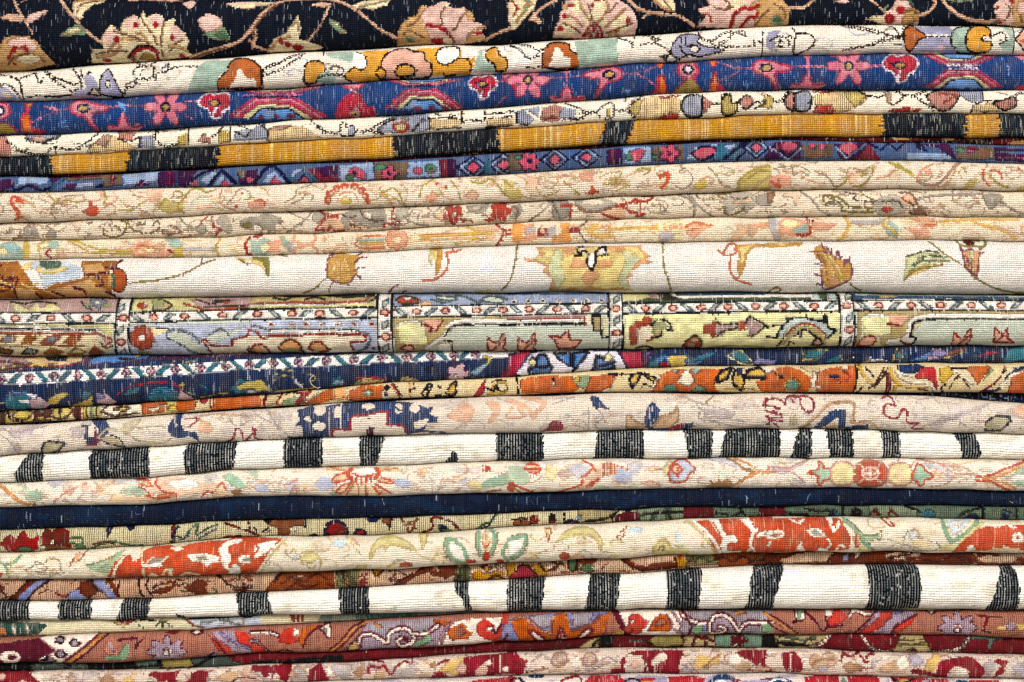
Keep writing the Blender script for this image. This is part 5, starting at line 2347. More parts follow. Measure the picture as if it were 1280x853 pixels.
# ---- beige with navy shapes ----
rug('s13b', 's14', 'c=e6d9ca m=c6b9b8 n=183560 r=8c2038 t=cdac8a o=c0b596 k=1e2230 s=e2b89c u=5c1c40 b=a08668 l=cfc4c0 g=b2aaa6', 'c',
    'pale beige rug with a ragged navy cloud and stepped red outline left of centre', '''
M l .14 22 9 -200 1500 -99 999 .6 1
W g 60 .5 1
W t 30 .45 2
M t .04 16 7 -200 1500 -99 999 .25 2
Z 0 360
S m 58 705 140 688 235 665 140 742 70 742
V g 1.6 -10 720 60 760 100 830
V g 1.6 20 700 90 720 240 690
O o k 2.8 205 835 238 772 262 765 322 768 335 775 300 815
L k 3 255 766 330 768
S m 355 700 425 680 450 700 425 742 385 745
P n 458 662 530 652 558 690 552 725 522 750 495 782 440 778 432 742 442 690 425 690 462 680 488 694 485 722 466 740 500 738 500 700
P c 448 692 480 684 488 720 470 742 452 740
V r 3.4 442 780 485 782 500 758 540 745
P u 490 700 505 740 495 778 470 765
L k 2.8 420 690 448 692
V g 2 390 700 410 690
S o 605 715 640 672 712 652 692 692 645 730
V o 2.6 500 745 555 700 600 715
V k 1.8 565 735 600 745 620 770 632 805
S o 505 752 572 740 625 792 560 782
V k 1.6 520 760 580 785 620 795
V o 2.8 640 718 705 762 822 772 880 735
V o 2 700 700 800 690 850 700
P n 845 702 868 652 888 625 922 622 912 680 932 712 992 720 1005 770 960 742 890 748 858 732
L m 2 880 650 890 700
V r 2.4 928 656 1002 652 950 696
S s 1005 662 1072 690 1062 722 1000 716
V t 2.6 1000 655 1060 680
V r 2.8 1128 775 1172 748 1190 700 1216 720 1222 772
V r 2.8 1232 762 1255 740 1290 708
V g 1.6 1150 650 1200 690 1290 640
V t 2.2 1000 640 1100 630 1250 640
Z 320 360
V r 3 -10 700 2 720 0 750 40 760
V g 2 60 610 110 680 172 742
V g 1.8 20 640 110 690 130 740
P n 200 690 225 660 208 610 285 588 300 600 400 582 480 568 700 566 790 572 860 600 890 588 872 628 915 650 905 672 862 670 842 712 760 728 700 690 480 700 480 715 392 712 386 748 170 762 160 742 240 742 238 690
E c 325 610 30 26
E c 412 620 16 30
E c 322 690 32 22
E c 565 590 34 14
E c 715 600 20 26
E c 797 600 24 24
L n 2.4 690 590 740 620
S c 788 672 860 652 845 688 802 702
P c 240 650 270 640 285 670 250 660
P c 388 745 388 708 478 708 484 640 560 632 658 616 658 680 740 690 756 725 480 742
V r 3 388 745 390 708 478 706
V r 3 478 706 484 642 560 632 658 616 658 680
V r 3 658 680 735 688 752 722
L c 2 430 570 430 700
L l 2 370 600 372 740
S u 553 740 560 700 588 698 592 738
E k 572 700 7 10
E n 570 648 5 5
V n 2 760 728 840 715 950 722
P n 860 720 900 714 880 726
S s 995 605 1035 568 1092 598 1082 650 1032 672 955 640
S s 1140 566 1205 568 1225 610 1182 672 1150 672 1180 620
V s 3 960 640 1000 620
V s 3.4 1250 640 1280 600
Z 640 360
V s 6 -20 560 60 590 110 640
V s 6 60 545 130 560 160 580 100 640
V s 4 -20 650 60 640 30 600
V g 1.6 200 580 260 560 310 545
P n 383 545 405 538 430 545 450 575 482 602 430 602 415 608 400 580
V g 1.8 380 600 382 705
S r 135 720 180 695 190 668 228 658 252 680 246 712 200 714
V g 2 430 610 450 650 410 680 445 710
C t b 2.6 568 692 568 642 590 638 620 668 658 680 652 708 580 704
S n 655 642 690 572 728 602 720 672 690 702 660 692
L l 1.6 680 600 690 690
L l 1.6 700 590 702 690
C t b 2.6 702 700 740 640 800 622 818 588 828 650 790 692 740 708
V n 4 680 700 710 708 780 706
S r 770 705 830 678 890 680 850 708 800 714
P n 840 690 900 668 908 690 860 712
V g 2 828 540 900 560 942 610 1010 640 1150 665
V g 2 880 560 1000 592 1110 622
V g 2 930 600 985 620 960 640 1130 660
V b 1.8 962 572 1005 538
V g 2 940 600 930 650 1000 665 1100 690
S m 950 600 1010 600 1110 620 1080 650 1000 640
V s 2.4 800 530 870 535
V r 3 1245 585 1268 560 1300 552
V r 3 1255 590 1290 590
V r 3.4 1268 640 1280 670 1270 680
Z 960 360
V r 2.4 -20 552 30 552 70 570 78 585 82 552 112 535
V r 2.4 -20 585 50 600 10 612 60 630
V r 2.4 -20 612 10 622 65 642 10 650
V r 2.4 -20 640 20 660 65 664
V r 2.4 -5 655 30 680 50 695
V r 2.6 118 572 108 545 128 538
V r 2.8 125 545 152 545 155 585 190 618 218 602 216 560 185 540 148 542
P o 95 640 130 630 145 680 100 690
V t 5 150 705 230 642 300 580 418 576 412 668 500 672 540 705
V b 2 165 705 240 640 305 575 415 572
V b 2 420 578 420 660 495 665
P n 215 705 290 620 330 603 382 604 376 702 225 708
P c 265 700 345 640 340 700
P t 245 708 330 665 335 700
P n 375 690 492 682 500 704 380 712
V o 3 490 670 530 700 545 712
V r 2.8 555 552 590 540 612 555 622 585
V r 2.8 622 585 575 580 565 620 590 645 635 645 655 602
V r 2.8 655 602 680 615 682 670 742 672
V r 2.6 742 672 710 700 768 705
S m 770 690 900 640 1090 575 1060 602 940 640 850 680
V g 1.6 760 690 900 650 980 690
V g 1.6 880 650 940 650 940 690
O o k 3 1075 712 1072 672 1112 640 1192 640 1196 662 1152 712
S s 1195 605 1300 575 1300 650 1240 650
V g 1.8 1200 600 1240 640 1290 660
L o 3 1245 702 1290 712
''', seed=117, D=.46, off=-1, flecks=(.05, .0), build=dict(warp=.5, edge=(120, 96, 96), edgea=.2, fade=.05, groove_shade=(150, 140, 130), row=0.24, colg=.4, fleckc=(205, 210, 225), fsize=(3, 4), bump=.8))

# ---- flat woven white and black ----
def kilim_art(txt, black, white, seam_shift=0):
    """stripe outlines traced, filled with ribs: two dark yarns, one light"""
    def post(r):
        keep = r.X
        rj = np.random.RandomState(r.seed + 5).randn((r.rows + 1) // 2 + 1).repeat(2)[:r.rows]
        r.X = r.X + rj[:, None] * 0.55
        r.draw(txt)
        r.X = keep
        lum = r.img.mean(-1)
        blk = lum < 60
        rs = np.random.RandomState(r.seed)
        j = (np.arange(r.cols)[None] + 0 * np.arange(r.rows)[:, None])
        rib = (j % 3 == 0)
        v = rs.rand(r.cols)[None] * .4 + .36 + .25 * (r.noise(14, 8, 4) - .3)
        v = np.where(rs.rand(r.rows, r.cols) < .14, v * .25, v)
        v = np.clip(v, 0, .95)[..., None] * rib[..., None]
        k = np.array(PAL['k'], float); w = np.array(PAL['w'], float) * .93
        r.img = np.where(blk[..., None], k * (1 - v) + w * v, r.img)
        r.blk = blk
    return post
rug('s14', 's15', 'w=f6f3ea y=e6dcc6 k=04141f', 'w',
    'white flat woven rug with black bars, upper of two zebra striped rugs', 'M y .25 40 12 -200 1500 -99 999 .5 1', post=kilim_art('''
Z 0 520
P k 85 328 80 290 110 245 130 210 160 180 225 172 222 330
P k 458 318 450 202 470 165 750 145 757 305
P k 930 290 925 175 945 135 1192 125 1180 232 1165 275
Z 320 520
P k 145 265 141 110 335 102 340 220 334 265
P k 524 262 518 98 652 88 625 180 602 255
P k 945 242 960 205 975 205 975 190 990 168 1004 180 1014 242
P k 1205 240 1198 85 1320 80 1320 232
Z 640 520
P k -20 85 155 75 158 228 -20 232
P k 410 222 412 180 425 70 655 65 660 220
P k 882 215 868 150 850 58 1002 56 995 212
P k 1033 215 1045 140 1070 55 1335 55 1338 212
Z 960 520
P k 110 212 118 170 130 110 155 60 212 58 212 212
P k 310 215 290 130 282 58 415 58 420 180 434 215
P k 570 215 560 110 552 65 650 65 655 180 668 215
P k 968 222 955 150 912 75 1020 72 1040 120 1060 180 1050 225
''', 0, 0), seed=118, D=.44, off=1, pitch=(1.15, 1.7), knot=(3.45, 3.4),
    build=dict(groove_shade=(150, 140, 130), row=0.33, colg=.06, bump=.8, ragged=.0, jitter=.04, fleckc=(240, 238, 230), fsize=(2, 1)), flecks=(.05, 0))

# ---- pale floral with daisies ----
rug('s15', 's16', 'c=efe5d5 s=bacbb0 S=9fc0a6 p=e9c9a0 l=cbc9d2 r=b8442c o=c98a48 b=96744e y=e8d9a2 m=c09090 f=eac6ac L=b8bfd8 n=a3604c w=f7f2ea', 'c',
    'pale cream rug with rust outlined daisies, directly above the plain navy rug', '''
M l .12 22 9 -200 1500 -99 999 .5 1
W m 45 .5 1
W o 40 .5 2
W s 40 .6 3
M p .10 22 8 -200 1500 -99 999 .4 2
M s .06 22 8 -200 1500 -99 999 .4 3
Z 0 520
P p 0 335 30 355 100 410 170 440 150 448 60 400 0 350
V o 2.6 -10 338 40 375 90 420 150 448
V o 2.4 30 352 80 395 130 430 182 445
L n 2.4 180 445 180 415
S s 105 335 140 355 150 380 200 365 235 395 205 422 150 425
S S 150 370 190 375 225 400 200 410 150 400
S l 235 325 325 322 290 352 262 352
V m 2.6 275 430 340 380 440 335
S f 400 345 470 345 430 380
V l 3 390 420 440 380 500 400
S p 545 430 580 390 640 402 720 402 785 420 700 428
S s 600 385 640 348 720 354 745 386 690 398
S S 620 380 660 358 720 362 730 380
P f 740 385 800 310 900 305 1010 330 1110 335 1060 380 900 400 820 390
S w 850 320 960 320 1000 345 930 365 860 350
V r 2.8 685 318 745 322 762 350 720 345
V o 2.4 700 335 740 345 750 330
V r 2.8 790 305 785 340 832 380 885 388 888 412
V r 2.4 740 395 790 412 860 406
V o 2.4 790 400 830 395 880 400
V r 2.4 700 350 740 370 760 400
V r 2.6 1010 402 1040 378 1075 378 1112 332 1128 350 1132 392
S p 1060 392 1112 350 1135 395 1080 408
S S 1115 300 1150 285 1200 310 1240 350 1200 362 1150 335
S b 1160 372 1200 362 1210 388 1180 398
V n 2 1180 370 1210 375
S s 1240 280 1290 270 1290 320
Z 320 520
S L -10 340 60 345 72 380 10 375
V l 3 130 330 180 362 212 318
S l 150 330 195 318 205 368 160 372
V m 1.8 130 340 180 335 215 305
V m 1.8 170 395 200 345 205 390
S L 295 338 332 300 392 318 385 358 330 368
S s 370 380 400 370 430 395 380 398
P p 385 332 398 290 460 280 470 300 440 322
P p 398 382 430 342 500 330 520 345 630 345 675 380 620 392 580 390 500 395 455 388
P p 620 300 692 320 690 335 640 325
V r 2.6 385 332 402 295 470 280
V r 2.6 388 330 440 322 470 308
V r 2.6 400 382 432 345 490 330
V r 2.4 400 382 440 380 470 345
L n 2.6 455 390 488 340
L n 2.4 515 345 515 395
L n 2.4 552 345 555 395
V r 2.6 590 350 618 388 630 378
V r 2.6 600 338 640 360 672 382
V r 2.6 630 305 690 325 680 335 620 325
V p 4 360 262 470 268
V p 4 610 262 720 270
V o 2 370 255 460 275
V o 2 620 270 710 260
P w 462 262 620 258 612 310 545 325 480 312
L r 3 482 300 485 325
L r 3 505 305 508 330
L r 3 530 308 532 332
L r 3 555 308 556 330
L r 3 578 302 580 325
V r 5.4 478 266 462 285 478 310
V r 5.4 605 262 618 285 600 308
V r 2.4 485 285 540 300 600 285
S L 690 318 735 308 780 330 762 360 702 345
V l 2.6 870 300 910 350 960 320
V l 2 880 340 890 390 930 350
S l 1010 332 1062 300 1052 345
V m 1.8 1030 350 1000 380
S S 1110 345 1170 310 1290 272 1290 330 1200 350 1160 358
S y 1060 330 1110 320 1130 360 1080 370
V b 3 1155 376 1222 368
L r 2.6 1135 250 1135 272
L r 2.6 1152 248 1152 272
L r 2.6 1168 250 1168 270
E r 1275 355 20 22
Z 640 520
S s -20 245 40 250 92 310 50 342 -20 310
S y 170 240 222 260 200 320 165 300
S r 55 262 80 232 120 235 150 260 112 292
L f 2 70 250 140 252
L f 2 80 272 130 274
V r 3 -10 330 40 355 100 376
V b 2.4 0 350 40 380
P f 230 380 350 330 400 250 430 240 440 320 410 345 370 350
S l 260 250 340 235 390 260 340 310
V r 2.6 352 222 402 250 370 290 345 300
V r 2.6 345 300 345 340 290 360 232 378
V r 2.6 370 350 430 310 442 240
V r 2.4 400 252 435 300
P p 440 232 480 228 490 252 450 290 425 310 410 290
P f 438 245 480 225 520 240 580 262 500 290 438 305
L n 2 450 238 450 300
L n 2 462 235 462 298
L n 2 476 230 476 296
L n 2 492 232 492 292
L n 2 508 238 508 288
L n 2 526 245 526 282
L n 2 546 250 546 276
E r 580 262 8 7
S r 370 345 400 322 412 340 390 352
S s 405 352 440 340 492 362 420 372
S L 520 252 600 285 580 330 520 322
S l 560 250 640 225 620 300
V b 1.6 660 262 760 262
S f 635 330 700 320 742 340 700 357
V m 1.8 640 340 690 325 740 350
S y 755 250 792 218 812 262 792 312 758 282
V s 2.2 755 255 790 220 800 240
V s 2.2 758 285 790 310
C L r 2.6 790 328 780 275 802 235 850 215 880 230 912 265 880 290 868 320 820 332
E r 820 265 30 28
E f 820 265 18 16
E r 822 265 8 12
E r 825 300 8 8
P b 960 355 1000 330 1050 322 1080 310 1100 330 1080 355 1000 360
V b 2.6 990 325 1005 345
V b 2.6 1030 318 1045 340
V b 4.4 1075 215 1115 230 1150 262 1205 272 1140 322 1090 350
V o 3 1108 210 1180 240 1232 272 1300 280
V o 3 1235 275 1160 312 1088 355
V w 2 1120 225 1175 250 1205 268
S l 950 210 1060 210 1150 268 1060 240
Z 960 520
V o 3 -10 268 15 275
S l -10 250 100 248 200 220 130 260 60 290
V m 1.8 -10 248 90 258 132 240 200 215
V m 1.8 -10 272 90 275 130 290 190 345
V l 3 120 310 180 340 220 348
C S r 2.6 188 282 215 268 240 265 250 225 270 245 270 258 302 265 298 312 272 318 255 345 238 320 240 298
C y m 2.4 300 262 340 228 402 235 422 270 412 330 342 346 308 318
S n 422 275 440 232 500 215 572 235 592 282 572 342 500 354 430 338
S r 440 268 455 240 500 228 560 244 575 282 556 328 500 342 442 325
E w 500 285 46 36
E r 500 285 34 26
E f 500 285 40 8
E f 500 285 9 32
L f 2.4 450 240 480 265
L f 2.4 550 242 520 265
L f 2.4 450 330 480 305
L f 2.4 552 328 520 305
E w 500 285 12 9
V n 2.4 422 300 440 340 500 354 570 340 592 290
C y m 2.4 590 282 602 248 650 232 702 248 708 322 660 346 600 328
E p 650 290 32 36
C S r 2.6 708 282 722 268 732 245 745 238 768 255 772 268 815 300 775 318 765 342 748 348 738 325 715 318
V m 2 700 255 720 230
V m 2 740 215 860 240 912 282 1030 292
V m 2 800 352 870 340 912 312
V l 4 770 240 860 262 900 290 870 320
P p 1030 300 1100 292 1180 260 1290 225 1290 240 1150 300 1110 318 1200 355 1225 368 1150 355 1100 325
V r 3 1028 300 1100 292 1180 258 1290 222
V r 3 1028 318 1100 325 1150 352 1200 368
V o 2.6 1060 308 1130 302 1200 272 1290 240
V o 2.4 1110 312 1170 335 1232 362
S S 1150 305 1200 285 1290 245 1290 345 1225 338 1200 312
S w 1180 305 1240 290 1290 290 1290 310 1230 320
''', seed=119, D=.46, off=1, build=dict(edge=(168, 110, 84), edgea=.35, fade=.14, groove_shade=(150, 140, 130), row=0.23, colg=.3, bump=.75), flecks=(.05, .0))

rug('s16', 's17', threads=[([(931, 619), (934, 623)], 1.1), ([(1012, 617), (1009, 621), (1008, 626)], .8, (130, 150, 200)), ([(478, 623), (481, 631)], .8), ([(1262, 627), (1266, 629)], .9), ([(170, 640), (172, 643), (177, 642)], .8, (90, 120, 190))], palette='n=04243a b=07304a l=5e78a8', base='n',
    label='plain dark navy rug without any pattern, just below the daisy rug', art='''
M b .3 26 7 -200 1500 -99 999 .8 1
''', seed=120, D=.46, off=4, build=dict(groove_shade=(150, 140, 130), row=0.19, colg=.3, bump=.8, fleckc=(205, 215, 235), fsize=(2.6, 3.4)), flecks=(.01, .006))

# ---- dotted grid rug ----
def grey_right(r):
    # the ground turns from cream to grey green towards the right, as woven
    pass
rug('s17', 's18', 'c=d6cba8 v=8d9a80 r=9c2426 R=7a2a20 b=7c4a2a g=4d6a48 n=1c2240 w=efe4c8 k=181818 t=b4a67c G=6a7c68 a=7e93a0 u=5c1622 T=336070', 'c',
    'slim cream and grey green rug with dark red flowers, under the plain navy rug', '''
Z 640 520
P t 330 400 520 400 520 600 330 600
P v 620 400 860 400 860 600 620 600
P G 1000 400 1300 400 1300 600 1000 600
Z 960 520
P G -5 400 1300 400 1300 600 -5 600
P v 500 400 740 400 740 600 500 600
Z 0 520
P r 25 605 60 588 85 612 105 582 122 572 140 590 150 612 200 600 192 665 140 685 40 676 20 650
E g 125 668 40 14
P w 180 560 205 560 200 600 185 600
P R 208 610 225 565 262 570 300 556 348 572 358 662 270 675 208 645
P b 200 655 290 640 355 660 350 680 250 680
E w 265 628 8 9
P w 188 650 232 645 232 664 200 668
P r 30 620 10 625 10 650 40 640
V g 3 350 610 410 605 412 640 350 632
P g 380 640 425 640 445 672 365 675
P n 525 548 572 545 562 575 542 608 535 575
P n 622 540 680 540 672 562 652 580 640 562
V g 3 455 665 510 640 580 628 650 645 710 645
V b 2.4 470 640 520 628 570 640
L R 5.4 868 545 862 640
V n 3.6 890 555 876 580 870 640
V g 2.6 885 598 925 612 950 570 992 540 985 592 1040 562 1090 542
V a 3 900 620 940 600 950 580
V a 3 1000 610 1050 580 1080 565
V R 2.8 1128 535 1200 560 1290 592
V R 2.6 1240 522 1252 562
V R 3.6 975 640 1050 622 1100 618 1150 602 1200 600
Z 320 520
V k 2.6 -5 560 20 590 60 560
V w 3 10 575 40 598 80 565
P b 28 518 245 512 242 555 200 550 180 560 168 598 108 598 108 560 62 545
P k 28 518 80 518 62 540
P w 165 560 200 560 210 575 175 580
L k 2.4 245 520 245 558
S n 398 516 450 540 458 600 345 605 342 570 352 535
E r 400 570 44 36
P n 262 606 270 590 298 582 322 604
S n 480 592 500 565 520 558 555 580 545 596
E r 520 582 20 13
P n 545 508 630 505 602 530 560 530
P b 622 506 682 506 678 530 665 565 650 540 632 535
L k 2.2 682 506 665 565
V b 3.2 725 512 750 550 772 580 805 515
V b 2.6 740 545 780 540 800 560
V b 2.6 735 530 800 528
V R 3.2 832 582 882 560 885 508 960 520 990 540 1022 572
P n 905 540 945 545 985 578 920 580 905 560
P g 930 565 975 562 980 580 930 580
V g 3.6 1105 562 1150 535 1170 530 1200 495
V n 2 1130 560 1165 545 1190 498
Z 640 520
P b -5 532 30 508 78 505 92 545 10 550
P k 30 508 50 506 45 540
L k 2.2 -5 515 80 512
P R 92 545 88 500 130 492 135 540
P k 178 535 188 485 222 488 222 538
S r 200 538 190 520 220 525
P n 258 545 282 512 320 512 335 545
P r 275 542 292 525 318 542
L k 2.4 262 485 262 545
P a 320 500 350 495 350 520 330 520
V k 2.4 340 530 440 520 500 500 520 480
P u 505 535 520 495 565 478 622 478 642 528
V k 2.6 505 535 500 500 530 480
P n 545 470 600 468 590 488
V g 3 690 520 730 480 780 470 770 510
V k 2.4 640 500 700 488 850 480
L k 2.2 780 470 790 520
P u 848 520 858 458 1005 455 1012 512
V k 2.2 1010 480 1100 500 1160 478
V k 2.4 1135 460 1165 500
P u 1225 508 1240 458 1300 452 1300 508
Z 960 520
P u -20 452 82 452 92 500 -20 508
V k 3 90 485 130 495 200 498
P n 298 505 310 475 335 468 370 505
P T 320 500 345 480 362 500
L k 2.2 372 450 372 505
P k 405 505 415 468 432 455 462 470 462 505
P u 498 500 530 462 565 500
P b 510 500 535 475 550 500
V R 2.8 600 500 610 470 645 502
V k 2.6 688 452 740 470 785 505
S T 755 475 810 472 835 500 775 505
V k 2.4 935 515 985 480 1060 458
P n 975 515 1000 488 1040 490 1060 515
L k 2.4 1070 455 1070 520
P n 1158 518 1170 468 1205 475 1200 520
V T 3 1170 480 1225 500
L k 2.4 1240 470 1240 520
V k 2.4 180 462 260 480 300 470
''', seed=121, D=.38, off=3, gridded='cvGtwraR', flecks=(.03, 0), build=dict(edge=(30, 24, 24), edgea=.5, groove_shade=(150, 140, 130), row=0.23, colg=.4, bump=.7, dark=(52, 42, 34)))

# ---- cream with orange-red leaves ----
rug('s18', 's19', 'c=ede2ce o=bf4e26 s=a6c09c S=86a98c g=c6b982 y=dace94 k=9a9690 l=cfdce4 r=a8422c w=f6f1e6 p=e2a888 n=9c5a40 d=7a7868 e=e8d3b0', 'c',
    'cream rug with big orange red leaf masses at three places and pale green palmettes', '''
M e .12 22 9 -200 1500 -99 999 .5 1
W g 45 .6 1
W k 30 .5 2
W p 25 .5 3
Z 0 520
V S 4 -5 712 40 740 55 800
V S 4 40 742 90 720 112 695
P w 0 715 60 700 90 705 40 735
E o 0 785 26 22
V y 3 70 700 75 740 50 790
D k 1.8 150 760 180 745 200 720 230 735 260 710 310 718 318 760 325 782 200 785
V k 1.8 170 770 230 775 250 750
V p 2 260 770 290 760 300 772
V n 1.8 365 745 378 715 405 678
V n 1.8 405 718 420 705 440 672
P p 390 680 430 680 400 712 385 700
P s 442 738 500 722 560 702 605 672 640 662 620 690 575 740 545 785 500 775 450 752
V d 1.8 450 740 520 720 590 690
V S 2.6 500 760 540 740 580 700
P o 545 802 565 770 582 730 612 705 640 680 680 700 712 700 720 672 775 650 860 642 900 655 960 635 1050 622 1130 618 1185 605 1300 598 1300 795 1150 788 1000 795 700 805
S c 655 668 690 648 722 672 712 702 680 712 668 690
V c 3 640 690 600 740 575 800
V e 2.6 718 652 722 720 728 800
P w 736 738 752 715 775 695 860 690 835 715 812 732
P k 752 732 778 705 840 700 815 725
V o 2 750 735 780 705 840 698
L w 3.4 728 742 818 738
P w 945 690 985 684 1040 680 1080 688 1108 700 1100 722 1060 732 1048 752 1030 730 1010 720 968 716
P k 985 695 1040 690 1050 715 1000 708
S c 860 655 900 648 930 660 890 668
S w 1112 690 1102 660 1142 622 1215 612 1200 632 1160 640 1148 665 1168 702 1150 740 1160 770 1130 750
E w 1240 710 40 22
E k 1245 710 22 10
S w 1145 782 1172 740 1200 740 1212 772 1180 795
E e 772 795 24 14
E e 862 778 12 26
V e 2.6 820 790 840 765 870 760
V e 2.6 900 800 940 780 1000 790
Z 320 520
P o -20 604 60 605 148 608 120 632 95 660 60 700 30 745 5 775 -20 785
P w 0 640 60 622 115 618 92 650 60 680 30 690 0 710
V o 2.6 10 640 20 660 0 680
V w 2.4 140 612 90 660 40 740 8 778
V g 2.4 158 612 105 660 55 735 30 775
V g 1.8 180 680 200 660 210 690 190 712
E l 205 700 14 14
V g 2.2 245 735 225 690 262 672 305 680 332 722 318 765
V g 2.2 262 745 272 725 300 735 290 758 270 752 262 738
S y 225 700 270 672 322 700 300 720 250 722
S l 370 640 420 608 452 625 440 655 410 650
D g 2 455 600 500 650 530 685
D p 2 480 605 520 640
C y g 2 575 710 582 650 618 610 690 598 760 622 808 665 745 652 700 640 672 642 650 665 642 642 605 662 590 690
P c 600 700 610 665 640 650 650 668 700 650 770 662 800 672 700 690
C y g 2 818 590 858 588 838 662 830 630
S y 480 768 520 735 560 732 545 765
P e 560 770 640 740 720 738 700 765
V g 2 660 750 690 732 735 728
V p 2 480 770 520 740
E r 755 738 34 15
E n 740 742 14 7
D g 2 880 715 905 690 930 682 962 688 950 712 940 728
P e 890 710 930 690 955 700 930 730
V d 1.8 940 695 990 715 1010 735
P w 945 605 1000 610 1055 680 1060 735 1000 725 962 690
V S 5 952 608 990 615 1035 650 1055 700 1050 728 1000 715 965 680 952 612
V d 1.6 945 605 945 670 990 728 1060 740
P w 1108 580 1150 555 1192 580 1190 660 1150 700 1110 660
V S 5 1112 580 1112 640 1135 690 1165 690 1188 650 1192 590 1170 560
V d 1.6 1100 580 1098 640 1122 700
V d 1.6 1204 580 1202 640 1180 700
E e 1150 620 22 50
V p 3 1148 570 1148 690
V o 1.8 1130 620 1150 650 1170 620
V S 5 1290 600 1250 640 1235 680 1260 720
E r 1075 722 26 12
E r 1150 695 22 26
E r 1220 720 22 12
Z 640 520
P w -20 610 65 590 70 630 40 680 -20 710
V S 5 -20 610 30 598 65 590 68 625 40 678 -5 700
V d 1.6 -10 595 70 582 78 620 45 690 0 712
P e 50 710 70 690 100 682 130 705 110 718
V g 2 60 705 100 680 132 705
C y n 1.8 165 560 192 562 182 615 172 590
C y g 2 218 622 270 568 350 550 412 570 448 620 438 668 418 612 372 590 362 612 348 590 285 598
D n 1.8 515 612 535 580 575 548
D n 1.8 540 608 560 580
S l 570 562 600 552 645 552 640 580 600 585
E l 822 602 14 30
S y 692 650 720 622 762 612 800 650 780 690 700 690
V g 2 700 670 720 630 760 620 790 655
V d 1.8 728 665 735 650 755 652 750 670
S y 790 660 860 650 880 690 810 695
E r 260 695 28 21
V n 2 235 700 258 680 288 705
V p 2.6 288 710 325 685 362 705
P e 300 712 325 690 360 708
V g 2 450 670 510 682 512 702
P y 480 700 500 680 560 700
P o 1000 672 985 620 960 580 915 545 885 528 940 522 1020 514 1300 503 1300 688 1060 690
V w 4 905 526 960 570 1005 625 1035 682
V g 2.4 885 528 935 575 985 640 1020 690
V g 2.4 870 526 900 540
P w 980 518 1030 512 1040 560 1078 600 1062 612 1020 580
V o 1.8 1000 530 1030 580
S w 1045 600 1080 588 1112 600 1112 630 1085 622 1065 645 1078 670 1140 672 1120 690 1050 680 1035 640
E o 1090 650 20 16
P w 1130 512 1180 508 1205 560 1195 600 1180 560 1160 540
V w 3.4 1180 640 1190 590 1215 560
P w 1205 605 1225 575 1300 555 1300 605 1240 590
E k 1270 580 20 12
V w 2.6 1170 680 1190 650 1215 690
Z 960 520
P o -20 510 140 506 260 504 352 508 372 545 402 605 392 660 350 668 300 672 -20 680
P w -20 570 40 560 72 572 62 600 -5 610 -20 612
E k 20 590 26 8
V o 2 10 590 50 580
V w 3.4 -10 640 0 625
P w 172 562 235 552 285 600 250 600 220 598 190 580
P k 195 570 230 562 262 592 220 590
V w 2.4 280 600 300 640 262 672
S w 285 505 312 505 310 545 345 520 352 530 330 565 310 578 295 540
V o 2 320 515 325 550
S w 100 508 132 520 172 510 165 525 135 530 105 520
S w 128 668 142 635 152 622 160 645 178 668
P w 232 672 250 650 300 668 290 672
V w 3 330 670 345 640 370 650
V S 5.4 372 515 420 562 478 640 522 672
V d 1.6 385 510 440 560 500 640
P s 418 558 470 588 520 585 550 562 545 600 500 618 455 605
V d 1.6 450 585 520 590 550 565 548 605 500 620
P p 405 590 440 588 450 640 420 650
V r 3 425 592 428 645 455 645
P y 440 640 480 650 520 672 440 675
V r 2.4 560 508 600 545 618 542 590 510
P e 575 515 600 530 610 515
D k 1.8 658 650 668 600 690 568 730 568 740 590 765 612 830 628 842 655 800 668 720 668 690 640 650 640
V k 1.6 690 600 720 590 740 610 720 640
S l 670 590 700 575 728 590 710 605
S e 700 620 760 610 800 640 730 660
V S 6 862 512 868 560 885 600 900 622
P l 880 518 1010 512 960 560 905 595
P w 905 525 970 520 930 560
V p 2 925 540 940 545
V S 5 1040 522 960 590 905 622
V y 4 1060 530 980 590 930 650
P y 850 640 900 630 930 650 900 672 840 672
P o 910 678 940 640 968 610 1030 560 1080 545 1120 552 1180 540 1300 540 1300 690 1180 655 1160 640 1145 672 1110 650 1090 668 1040 672
S w 1180 535 1230 550 1200 558
E w 1228 602 30 26
E o 1228 602 8 8
S w 985 648 1005 635 1010 668 980 672
P e 1000 665 1020 650 1030 672
P e 1085 680 1110 652 1150 655 1180 645 1200 660 1230 655 1290 680
''', seed=122, D=.52, off=-2, build=dict(edge=(140, 110, 70), edgea=.3, fade=.05, groove_shade=(150, 140, 130), row=0.24, colg=.34, bump=.8, fleckc=(250, 220, 180), fsize=(3, 6)), flecks=(.05, .05))

